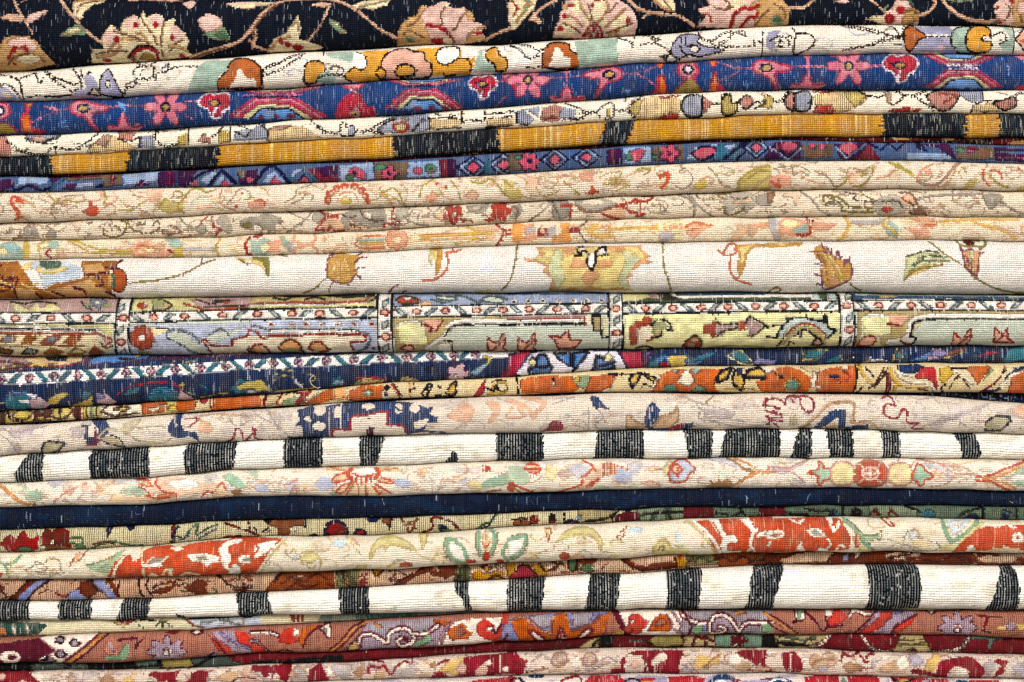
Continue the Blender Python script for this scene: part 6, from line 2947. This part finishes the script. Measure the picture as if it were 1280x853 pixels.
# ---- brown floral sliver ----
rug('s19', 's20', 'P=d6b196 b=7c4026 B=94562f k=42201c l=8088b4 g=5c7656 y=c4942e w=e6d2b6 r=8e2a2a C=a84450 G=8a8a5c p=d9bb9e N=6d3a2a', 'P',
    'narrow pinkish brown rug between the orange leaf rug and the lower zebra striped rug', '''
Z 960 520
P N -20 660 1300 660 1300 800 -20 800
W b 60 .8 1
W k 50 .8 2
W g 25 .8 3
Z 0 640
V b 9 50 450 110 400 172 335
V l 10 95 450 160 390 230 335
V k 2.4 130 450 190 385 262 332
V k 2.4 30 450 80 410 140 345
S b -10 360 20 368 28 385 -10 400
V k 2.6 -5 380 20 400
V r 3.4 285 395 290 410 340 415 402 380
S l 335 440 350 405 392 388 425 420 405 445
P b 400 350 470 335 505 395 445 432 402 405
V l 10 478 335 520 375 565 425
V k 2.4 455 335 480 380 520 400
V b 6 540 335 570 370 590 415
V k 3 602 345 592 400 600 420
V k 3 695 335 705 400 720 420
V k 3 745 335 735 370 765 420
V p 5 620 360 680 350
V b 3.4 770 380 800 360 880 345
P b 750 402 800 380 860 365 900 350 850 400 800 410
V p 4 760 370 800 340 830 350
P b 915 380 950 360 985 335 1040 345 1030 380 1040 410 970 412 945 388
V b 4 1080 310 1130 350 1165 385 1235 395
V p 4 1110 340 1150 380 1230 370
V k 2.4 1100 320 1160 370 1240 380
V b 3 1240 340 1290 350
Z 320 640
P p -20 310 110 298 40 395 -20 400
P B 45 396 78 350 112 305 250 292 385 285 398 380 140 400
P k 112 305 140 302 80 360
V b 2.4 130 360 180 330 240 350 300 310 360 340
V b 2.4 150 395 200 360 260 380 330 350 380 370
V p 1.6 170 340 220 320 250 330
P G 395 285 525 280 505 380 405 385
V g 4 405 290 430 340 490 375
V g 4 450 285 470 330 500 370
V k 2.4 430 285 440 330 470 378
P y 440 340 470 350 455 370
P r 500 378 520 345 552 305 550 378
P p 552 305 620 290 700 300 640 370 555 372
C y k 2.6 582 285 640 280 605 318 590 305
V b 9 705 372 780 330 870 275
V k 2.4 690 362 760 320 840 275
V p 4 740 372 810 325 900 300
V b 5 870 290 910 312 960 320 990 300
P b 900 272 1020 260 985 315 930 310
P g 985 352 998 290 1060 262 1072 330 1045 355
L G 2.6 1010 280 1010 350
L G 2.6 1040 270 1040 350
V k 2.4 1000 345 1020 310
P y 1072 340 1100 290 1160 280 1245 302 1240 340
V w 3.4 1080 300 1110 285 1150 305 1200 288 1245 262
V w 2.6 1180 290 1210 265 1230 280
P b 1110 270 1160 262 1140 285
P y 1245 262 1300 255 1300 335 1260 335
V k 2.4 1160 340 1200 320 1240 335
Z 640 640
P C -20 340 15 285 60 262 140 325
V k 2.4 10 300 60 262 135 320
L C 2.4 40 290 90 320
P y 95 258 160 268 188 315 130 325 110 290
V k 2.4 140 260 160 290 175 300
P w 165 260 268 235 260 300 190 300
V b 3.4 170 290 210 285 240 255 262 270
V b 2.6 200 250 230 260 210 275
P g 280 240 345 238 332 292 288 298
L k 2.2 280 240 285 300
L k 2.2 322 240 318 295
P b 312 235 435 230 385 282
E g 382 282 40 22
P w 398 275 440 260 420 298
P p 430 300 520 225 560 232 620 292
V b 7 545 222 590 258 650 282 740 268 822 262
V k 2.4 540 232 600 272 660 292 820 275
P p 650 222 810 214 800 250 700 262
V p 3 600 232 630 250 650 240
P y 812 225 862 218 865 275 822 282
L k 2.4 815 230 822 278
P r 820 220 850 215 840 240
P G 868 215 1000 210 1045 262 870 275
V g 3 870 250 940 230 990 250
L w 2 900 220 905 270
P B 1000 212 1300 202 1300 270 1040 275
V k 2.4 1010 240 1060 230 1100 250 1150 225 1200 245 1280 230
V k 2.4 1180 260 1230 240 1290 255
Z 960 640
P b -20 205 190 198 120 225 60 242 -20 265
P k -20 200 150 198 20 215
P p 55 242 130 215 210 202 325 200 312 252 80 258
P N 325 200 490 196 490 262 310 262
V k 2.4 325 205 300 250
P l 368 250 380 220 398 205 402 245
P w 428 202 475 200 440 232
P w 500 215 560 200 540 230
P b 485 198 590 196 590 262 485 262
P p 578 212 640 202 765 202 760 222 700 225 660 238 620 245 590 238
V k 2.4 600 230 660 220 720 205
P N 765 202 1015 205 1015 265 740 262
V k 2.4 780 235 850 250 920 225 1000 240
E w 872 242 6 4
P p 1008 218 1050 200 1300 205 1300 252 1080 258
V b 4 1020 230 1080 205 1140 215
V b 4 1240 235 1300 245
''', seed=123, D=.36, off=4, gridded='PpbBGNwCyg', flecks=(.0, .0), build=dict(edge=(60, 24, 20), edgea=.5, groove_shade=(150, 140, 130), row=0.26, colg=.5, bump=.7, dark=(56, 26, 22)))

# ---- lower zebra rug ----
rug('s20', 's21', 'w=f6f2e8 y=e6dcc6 k=04141f', 'w',
    'white flat woven rug with black bars, lower of two zebra striped rugs', 'M y .25 40 12 -200 1500 -99 999 .5 1', post=kilim_art('''
Z 0 640
P k -320 445 155 440 160 548 -320 548
P k 300 540 303 490 298 430 465 425 468 480 460 545
P k 582 545 612 465 622 432 640 420 770 412 752 480 740 545
P k 888 525 890 505 925 515 940 535
P k 1200 525 1195 460 1182 400 1290 395 1290 525
Z 320 640
P k -20 402 62 398 78 455 92 522 -20 525
P k 428 515 420 450 412 370 565 362 570 430 572 512
P k 1050 492 1030 430 1000 395 990 345 1062 340 1065 400 1082 490
P k 1258 495 1252 420 1262 340 1300 335 1300 495
Z 640 640
P k -20 342 168 320 155 420 145 498 -20 500
P k 358 492 370 430 380 370 390 300 545 295 530 360 528 420 515 490
P k 762 480 772 420 766 280 945 272 942 350 935 400 925 490
P k 1150 490 1172 430 1182 330 1205 265 1300 262 1300 490
Z 960 640
P k -20 270 78 258 62 300 30 400 12 430 8 475 -20 480
P k 468 495 488 430 490 360 482 258 735 255 750 350 748 440 738 495
P k 1062 495 1100 430 1125 340 1148 275 1160 255 1205 255 1225 300 1238 370 1232 495
''', 0, 0), seed=124, D=.54, off=0, pitch=(1.15, 1.7), knot=(3.45, 3.4),
    build=dict(groove_shade=(150, 140, 130), row=0.33, colg=.06, bump=.8, ragged=.0, jitter=.04, fleckc=(240, 238, 230), fsize=(2, 1)), flecks=(.05, 0))

rug('s21', 's22', 'c=d9d0b0 g=2c5650 h=7f8a7c r=9a4030 l=bcc0cc n=2a3638 y=c8b480 w=ece6d0 e=5c6a62 o=c07a48', 'c',
    'thin beige green rug tapering away to the right under the lower zebra rug', '''
Z 0 640
P e -20 540 235 558 200 610 60 630 -20 620
P g 20 560 60 550 60 615 40 620
P g 80 560 120 560 120 615 90 615
P g 150 570 180 570 180 610 155 610
P g 195 560 238 562 215 585 198 600
P o -20 570 20 580 40 610 -20 620
L w 2 70 560 72 620
L w 2 135 565 138 615
P r 545 532 685 532 640 568 590 570 560 550
V y 3 560 545 600 560 620 575
V g 2.2 675 548 700 570 722 585
V n 2.2 700 540 780 545
V g 2.2 780 572 808 538
V g 2.2 812 575 812 538
V g 2.2 862 575 820 545
L y 3 800 545 850 545
P l 925 532 1300 522 1300 580 1000 585
V n 2.4 910 530 960 535 1300 522
V r 2.4 920 535 970 565 1010 580
L w 2 1210 530 1215 575
V h 2 1000 560 1100 545 1200 565
Z 320 640
P l -20 525 20 520 20 555 -20 560
P r 165 512 242 510 240 552 180 555
L c 2.4 200 510 200 555
L c 2.4 222 510 222 555
P h 330 505 520 500 520 560 300 560
P e 500 495 1300 480 1300 540 500 545
P g 550 500 800 495 800 540 550 540
M w .0
Z 640 640
P e -20 490 1300 480 1300 540 -20 540
''', seed=125, D=.4, off=7, build=dict(edge=(60, 50, 40), edgea=.4, groove_shade=(150, 140, 130), row=0.19, colg=.4, bump=.7))

# ---- rose brown with swirls ----
rug('s22', 's23', 'R=b5806c m=5e1630 w=efe0d2 k=2c1c24 g=c2863c o=c46c2c r=ba3828 L=b3a2ae v=7c7ea6 s=7d9c7c y=c9a860 A=a9a2a8 n=4a2a2a p=cf9a88 B=ab7860 d=7a1a28', 'R',
    'rose brown rug with scrolling cream vines, orange star flower and lavender daisies', '''
Z 0 640
P m -20 650 80 640 200 628 250 660 288 690 225 740 190 760 -20 765
P R -20 630 160 610 80 645 -20 655
E w 60 722 52 34
E m 68 722 22 14
P w 185 755 215 725 290 688 240 650 200 628 300 605 520 600 440 680 320 752
P k 195 745 230 722 270 705 235 745
E k 305 636 28 18
E A 305 636 18 10
E k 382 650 28 20
E A 382 650 18 12
E k 312 705 30 22
E A 312 705 20 13
E k 262 738 26 12
E A 262 738 18 7
V g 5.4 520 602 440 680 345 750
V m 2.4 502 602 425 675 320 748
V m 2.4 545 605 465 680 375 748
P p 545 640 575 660 600 700 580 735 530 690
S s 585 735 610 690 635 655 655 660 650 705 630 738
S s 525 722 560 712 600 715 605 738 540 738
L L 2.4 560 650 575 690
V m 3 598 635 640 628 692 628 690 672
V m 2.6 690 668 725 625
P d 820 600 900 595 880 612
F 8 840 694 98 L m w .72 0 .26
E k 838 696 20 17
E w 838 696 14 12
P A 780 735 860 745 840 770 790 765
C w m 2 955 600 985 612 1018 600 985 590
P L 1060 600 1120 590 1180 588 1250 640 1290 680 1290 712 1160 695 1090 640
P r 1048 612 1100 640 1162 678 1150 708 1095 690
V m 2 1048 612 1090 650 1130 705
P r 1168 590 1235 600 1300 650 1300 685 1200 652
V v 3 1100 600 1160 640 1250 680
V v 3 1250 590 1290 620
P v 1060 700 1100 705 1050 740 980 745
V k 2.6 1080 690 1030 730 960 748
Z 320 640
V m 6 -20 600 60 595 120 615
V w 3.4 -20 602 60 600 110 612
P r 115 645 130 600 152 580 192 575 200 610 215 640 170 655
E w 205 598 15 14
L w 2 195 580 200 615
P o 212 640 235 580 270 565 315 565 265 620 240 672
V m 2.4 240 675 262 620 320 568
V m 5 -20 640 20 650 70 705
V A 3 -20 640 20 652 66 705
P r -20 670 30 665 55 685 30 702 -20 698
V n 2.4 100 700 150 685 190 700
C w m 2 315 575 368 555 378 618 362 625 345 600
P s 335 580 352 575 352 600 340 595
V g 5 378 692 440 640 498 572 560 545
V m 2.2 362 690 425 640 480 575 540 545
V m 2.2 395 695 455 645 515 580 575 552
P L 430 695 510 610 560 548 900 525 965 560 915 665 480 692
P A 560 560 640 550 900 540 880 600 790 660 560 600
P g 590 548 640 572 600 572
P o 880 535 980 540 975 575 905 555
C y n 2.2 455 690 480 650 510 640 525 668 500 690
V m 6.6 515 655 528 615 590 610 655 650 665 605 728 574 782 600 785 645 730 668 708 640 730 622 750 630
V w 3.6 515 655 528 615 590 610 655 650 665 605 728 574 782 600 785 645 730 668 708 640 730 622
V m 6 788 602 850 600 912 560
V w 3.4 788 602 850 600 912 560
P s 790 650 870 600 885 640 790 678
P w 905 665 930 600 960 550 1080 528 1235 522 1250 560 1230 650 1100 660 960 662
V L 3 925 655 950 590 980 550
P o 958 578 985 568 1032 552 1075 598 1065 625 1000 635 965 628
P B 985 585 1030 570 1050 600 1010 620
E r 1145 578 42 44
E w 1165 580 16 12
V r 9 1150 615 1195 620 1240 575 1245 520
V m 2.4 1180 555 1195 600 1225 555
V r 7 1195 620 1200 680
P v 1235 560 1300 535 1300 650 1215 650
V m 2.6 1235 640 1280 580
V d 3 1210 645 1290 640
Z 640 640
P v -20 530 60 515 200 505 480 495 470 600 440 625 380 645 -20 650
P A 80 520 180 510 200 560 150 580
P A 300 505 400 500 380 560 300 580
P o -10 545 55 525 90 560 150 592 195 605 192 560 215 510 262 500 278 540 298 592 360 575 400 550 430 518 492 500 460 600 390 645 40 650
V g 2.4 -10 545 60 525 150 592 196 605
V g 2.4 195 600 192 555 215 512
V g 2.4 262 502 278 542 300 592 400 552 440 515
C w d 2.8 82 592 112 592 168 640 120 640
C w d 2.8 222 640 242 572 265 640
C w d 2.8 315 635 372 580 398 592 352 632
L r 2 242 600 242 640
P m 495 490 532 488 560 560 592 615 565 635 540 580
P w 530 490 822 486 858 560 842 615 590 618 560 560
P y 490 610 560 590 560 640 480 640
E r 615 545 38 40
E w 598 545 12 10
V r 8.4 575 582 622 592 655 550
V d 3 580 618 600 590
P o 672 592 708 530 740 508 775 512 800 555 780 592
P B 700 570 730 530 760 530 770 560
V L 3 800 500 840 560 830 605
V L 2 770 510 790 560 820 600
P A 850 495 1300 485 1300 610 842 612
P L 1000 500 1110 500 1120 560 1040 590 1000 560
V m 6.6 850 512 915 548 980 546 1005 520 1050 512 1090 535 1130 592 1168 552 1300 548
V w 3.4 850 512 915 548 980 546 1005 520 1050 512 1090 535 1130 592 1168 552 1300 548
V m 6 982 550 988 600 1045 602 1062 580 1030 570
V w 3.2 982 550 988 600 1045 602 1062 580 1030 570
P s 895 565 945 560 975 600 900 610
P v 940 565 965 560 970 590 945 590
P s 1240 560 1300 560 1300 605 1245 600
P g 1100 500 1150 490 1170 500 1120 515
V m 2.4 850 490 890 560 880 610
Z 960 640
V m 2.4 -20 500 60 540 145 605
V g 3.4 -20 505 50 555 120 605
V m 2.4 -20 535 30 575 90 605
C w k 2 112 545 138 545 128 485 180 485 172 535
P s 138 490 170 488 162 525 142 528
V m 3 188 500 230 540 270 592 292 560
E w 296 505 20 19
P r 285 545 325 490 350 482 392 520 362 555 310 570
V m 2.4 280 520 300 570 370 560
V m 5.4 400 520 430 490 500 512 530 490
V w 3 400 520 430 490 500 512 530 490
V m 2.6 430 605 480 550 530 498
P L 445 605 545 490 745 488 620 605
P v 620 495 680 490 640 520
P r 448 608 480 575 530 540 562 500 620 495 605 525 560 572 500 605
P r 610 605 640 565 700 530 742 508 705 560 650 602
V m 2.2 610 605 640 562 742 508
F 8 938 575 98 L m w .74 0 .26
E k 938 588 19 17
E w 938 588 13 12
C w m 2 785 492 838 492 815 508
V d 3.4 1040 515 1082 520 1070 575
V n 2.6 1095 520 1160 520
P y 1130 570 1200 555 1300 550 1300 612 1130 608
E L 1200 565 26 22
P B 1120 590 1300 580 1300 612 1120 612
V n 2.2 1060 585 1100 600
P y 340 600 370 592 385 605
''', seed=126, D=.44, off=1, gridded='RLABpo', flecks=(.0, .0), build=dict(edge=(84, 24, 40), edgea=.5, groove_shade=(150, 140, 130), row=0.19, colg=.34, bump=.75, dark=(88, 44, 44)))

rug('s23', 's24', 'u=54121e k=15141a g=5c6c60 t=a8966c y=8a7a44 w=e6cfc0 s=66806e m=6a1624 h=46504a', 'u',
    'thin dark maroon rug edge with black and grey green patches, above the crimson floral rug', '''
Z 0 640
P k -20 740 1110 730 1160 800 -20 805
P h 155 758 330 752 310 795 165 800
V g 3 150 770 250 755 320 770
V k 3 40 790 180 755 260 752
P h 360 750 430 745 440 795 340 800
V g 3 300 750 360 760 420 785
P g 660 738 780 735 790 790 700 795
P y 800 740 950 730 960 775 820 785
P h 950 730 1110 715 1200 770 1130 780 960 785
V k 3 950 785 1040 740 1090 715
L g 2 1100 715 1200 768
L k 2.6 700 775 790 770
P m 1150 715 1290 705 1290 770 1205 768
Z 320 640
P m -20 700 1300 640 1300 700 -20 770
P k -20 750 200 740 200 770 -20 775
P k 200 735 430 718 430 745 200 760
L w 1.6 1040 650 1045 700
Z 640 640
P u -20 630 380 620 380 690 -20 690
P t 335 675 380 645 440 625 425 685 370 690
V k 2.4 395 680 420 650 450 625
P k 430 690 448 625 515 618 500 655 500 690
P m 495 655 560 645 665 640 675 668 600 680 510 680
L g 2.4 590 640 660 650
P y 680 645 720 620 845 615 855 668 700 685
V k 2.4 680 650 730 680 850 670
P m 845 612 870 612 860 670
P t 862 620 1012 615 1012 672 860 675
V m 3.4 900 670 920 630 960 640 970 672
V m 3 960 625 1010 650
P s 1018 618 1255 612 1255 680 1018 678
F 5 1130 645 44 u w u .8
P k 1250 615 1300 620 1300 690 1250 685
Z 960 640
P k -20 620 20 625 65 695 -20 695
P t 20 618 325 612 180 690 60 682
V k 3 20 622 50 650 180 662
V k 2.6 40 650 100 670 200 668
V g 3 60 620 160 640 230 635
P m 320 612 1300 612 1300 720 180 695
D w 3.2 215 682 262 660 305 620
D w 3.2 468 615 485 645 520 682 600 700 700 705 830 700 930 690 975 665 1008 625
P t 660 612 770 612 790 660 815 698 620 700 640 660
L y 2.4 650 640 780 635
L y 2.4 640 665 795 660
P u 690 690 720 680 750 695
P g 1010 620 1180 620 1180 640 1125 645 1112 682 1100 682 1095 640 1010 635
''', seed=127, D=.4, off=5, build=dict(edge=(20, 16, 18), edgea=.5, groove_shade=(150, 140, 130), row=0.17, colg=.25, bump=.7), flecks=(.01, .0))

rug('s24', 's25', 'c=dccabb r=86182e t=c8a888 g=b5aaa6 l=b0a6b0 y=d3b26c w=eadfcf m=6e1226 b=a88468 k=4a2028 p=d8b2a2', 'c',
    'crimson and beige floral rug near the bottom, under the thin maroon rug', '''
M g .16 16 8 -200 1500 -99 999 .6 1
W b 60 .6 5
W r 30 .5 6
W l 30 .6 7
M t .14 14 8 -200 1500 -99 999 .7 2
M w .12 12 7 -200 1500 -99 999 .8 3
M l .04 9 6 -200 1500 -99 999 .7 4
Z 0 640
P r -20 798 60 790 150 788 180 810 210 850 250 880 -20 880
P p 0 815 20 800 40 820 20 840 -10 835
P w 150 800 200 800 240 830 200 840
P p 95 850 120 835 150 850 140 880 90 880
S g 340 825 380 805 410 820 400 860 350 860
E t 365 835 18 14
S b 500 840 540 810 580 830 570 870 510 870
S y 620 835 660 815 680 850 640 870
P r 738 812 770 795 840 800 905 788 885 830 895 880 850 880 840 840 800 850 780 825
P r 955 800 1000 790 1045 795 1035 850 1020 880 935 880 925 850 960 830
S t 1080 830 1150 795 1200 810 1150 860
S p 1200 820 1260 800 1290 840 1220 870
V k 1.8 1150 860 1200 825 1280 830
Z 320 640
P r -20 768 90 765 182 758 178 800 168 830 150 852 128 830 105 800 70 800 52 830 20 800 -20 790
V m 2 60 770 90 790 80 830
C g t 2 172 810 200 772 238 780 262 830 245 870 190 870
E b 205 815 14 14
P r 262 880 258 830 270 785 322 752 345 790 362 830 385 880
E w 368 800 12 18
S l 370 770 410 760 430 790 400 810
S g 400 800 450 760 480 790 450 850
S b 480 800 520 765 545 790 520 830
V r 2.8 548 806 575 770 620 775 642 762
V r 2.8 560 780 562 800
V r 2.8 642 762 665 800 682 806 700 775 740 745 778 752 780 722
V r 2 545 740 640 748
S t 600 800 650 780 640 830 590 830
S g 720 800 780 770 800 810 740 830
S y 900 800 935 762 1000 728 1055 722 1065 750 1010 780 960 800
V r 3 912 755 940 740 962 738
S b 860 760 900 740 900 780
P r 875 840 885 800 920 790 962 805 962 840
P r 985 845 1005 800 1035 765 1040 722 1130 712 1200 708 1290 700 1290 800 1200 812 1180 840 1050 850
S p 1090 800 1120 765 1160 770 1150 810 1110 820
S w 1130 760 1170 730 1175 760
S p 1000 790 1020 750 1050 760 1040 800
E y 990 800 22 12
E w 1252 782 20 14
L c 1.6 1218 710 1220 800
Z 640 640
P r -20 700 20 695 38 720 82 738 60 762 78 770 55 780 65 800 30 815 -20 800
V k 2 70 800 110 790
C g b 2.4 195 735 215 705 262 700 275 738 240 765 205 758
E t 235 735 20 18
C g b 2.4 350 735 370 702 410 705 418 745 385 765 355 755
E t 385 735 18 16
S w 290 740 320 720 340 750 310 770
V g 2.6 100 740 150 710 190 730
V g 2.6 440 740 480 720 520 740
P r 538 735 558 718 572 740 555 762 568 800 555 815 488 808 490 782 540 778
P r 572 702 620 690 858 690 842 730 832 770 838 808 650 812 662 770 655 735 640 715 600 710
S w 690 740 735 705 770 705 760 735 700 765
S p 590 750 622 730 640 770 605 780
L c 1.6 668 750 680 800
L c 1.6 712 770 715 810
P l 842 775 900 770 905 795 840 798
S y 900 755 930 712 1000 722 1045 700 1020 745 960 780
V b 2.4 960 770 1000 730 1030 710
S w 1070 730 1120 700 1150 730 1110 760
S t 1100 770 1160 740 1200 770 1140 795
P r 1112 700 1150 690 1275 688 1262 730 1258 778 1235 750 1220 770 1180 735 1140 720
P r 1250 800 1300 780 1300 815
Z 960 640
P r 62 702 130 695 160 730 175 780 160 800 90 800 68 760
P r -20 788 60 800 30 815 -20 812
L c 1.6 105 700 110 800
S t 195 745 220 705 290 725 335 720 345 745 280 785 220 780
V b 2.4 210 760 260 730 320 735
P l 240 770 300 760 290 795 250 798
V r 3 358 735 372 700 400 718 450 700
V r 3 455 715 480 745 492 742 488 715 525 705
S b 365 765 400 745 470 765 440 795 395 800
S t 540 780 580 750 640 735 640 780 590 805
S w 630 730 680 715 690 770 640 770
S l 695 720 740 710 770 745 720 770
S y 755 800 790 740 830 705 852 725 830 775 790 805
P r 695 785 745 775 780 790 830 800 840 760 855 735 905 728 990 718 1020 725 1075 775 1060 835 1000 830 985 780 950 768 920 765 900 785 885 825 850 830 780 812 715 805
S w 915 790 950 770 985 790 980 820 930 822
S g 1060 760 1100 730 1130 770 1090 810
P r 1105 740 1145 730 1195 742 1170 770 1172 795 1120 830 1130 790 1150 760
S l 1200 770 1240 750 1290 770 1240 800
S g 1210 810 1260 790 1290 830
''', seed=128, D=.44, off=1, build=dict(edge=(130, 84, 80), edgea=.35, groove_shade=(150, 140, 130), row=0.23, colg=.34, bump=.8, fleckc=(240, 190, 180), fsize=(3, 5)), flecks=(.06, .0))

rug('s25', 's26', 'c=e2d5cc r=b02434 k=20202c b=28466c l=b0a4bc g=7a8a6a w=f0e8e0 y=c89a50 d=8c1426', 'c',
    'red and cream rug showing only a sliver at the very bottom edge', '''
M l .15 16 8 -200 1500 -99 999 .6 1
Z 320 640
P r 1030 900 1055 845 1100 835 1180 828 1300 820 1300 900
Z 640 640
P r -20 900 -20 820 0 818 10 830 -20 900
V k 2.6 -10 835 40 828 60 860
E b 120 818 40 10
V d 2.6 250 860 252 832 330 820 350 850
P r 340 900 360 840 392 815 540 812 560 840 540 900
P l 560 825 680 815 770 820 790 900 560 900
E y 672 838 30 10
E r 672 830 40 8
V k 2.4 560 840 600 825 640 840
P r 775 820 900 815 1000 830 960 900 800 900
E l 1040 850 90 40
V b 5 970 880 990 840 1040 820 1100 830 1130 880
V w 2.4 990 870 1020 840 1060 840
V d 2.4 1100 830 1180 840 1290 825
P l 1140 835 1290 830 1290 900 1140 900
Z 960 640
P b -20 850 10 822 60 818 110 835 135 900 -20 900
V w 2 -10 850 30 830 90 835
P r 180 820 350 812 352 900 180 900
E g 370 845 14 20
P r 392 818 545 812 560 900 400 900
P l 550 850 600 830 620 900 560 900
P r 610 825 900 832 900 900 610 900
S y 640 840 680 830 700 850
V k 2.4 620 830 660 850 720 832
P l 760 840 800 835 790 900 740 900
P r 1000 840 1150 838 1150 900 1000 900
E b 960 850 40 14
E w 1200 850 40 16
''', seed=129, D=.42, off=2, build=dict(groove_shade=(150, 140, 130), row=0.19, colg=.3, bump=.8))
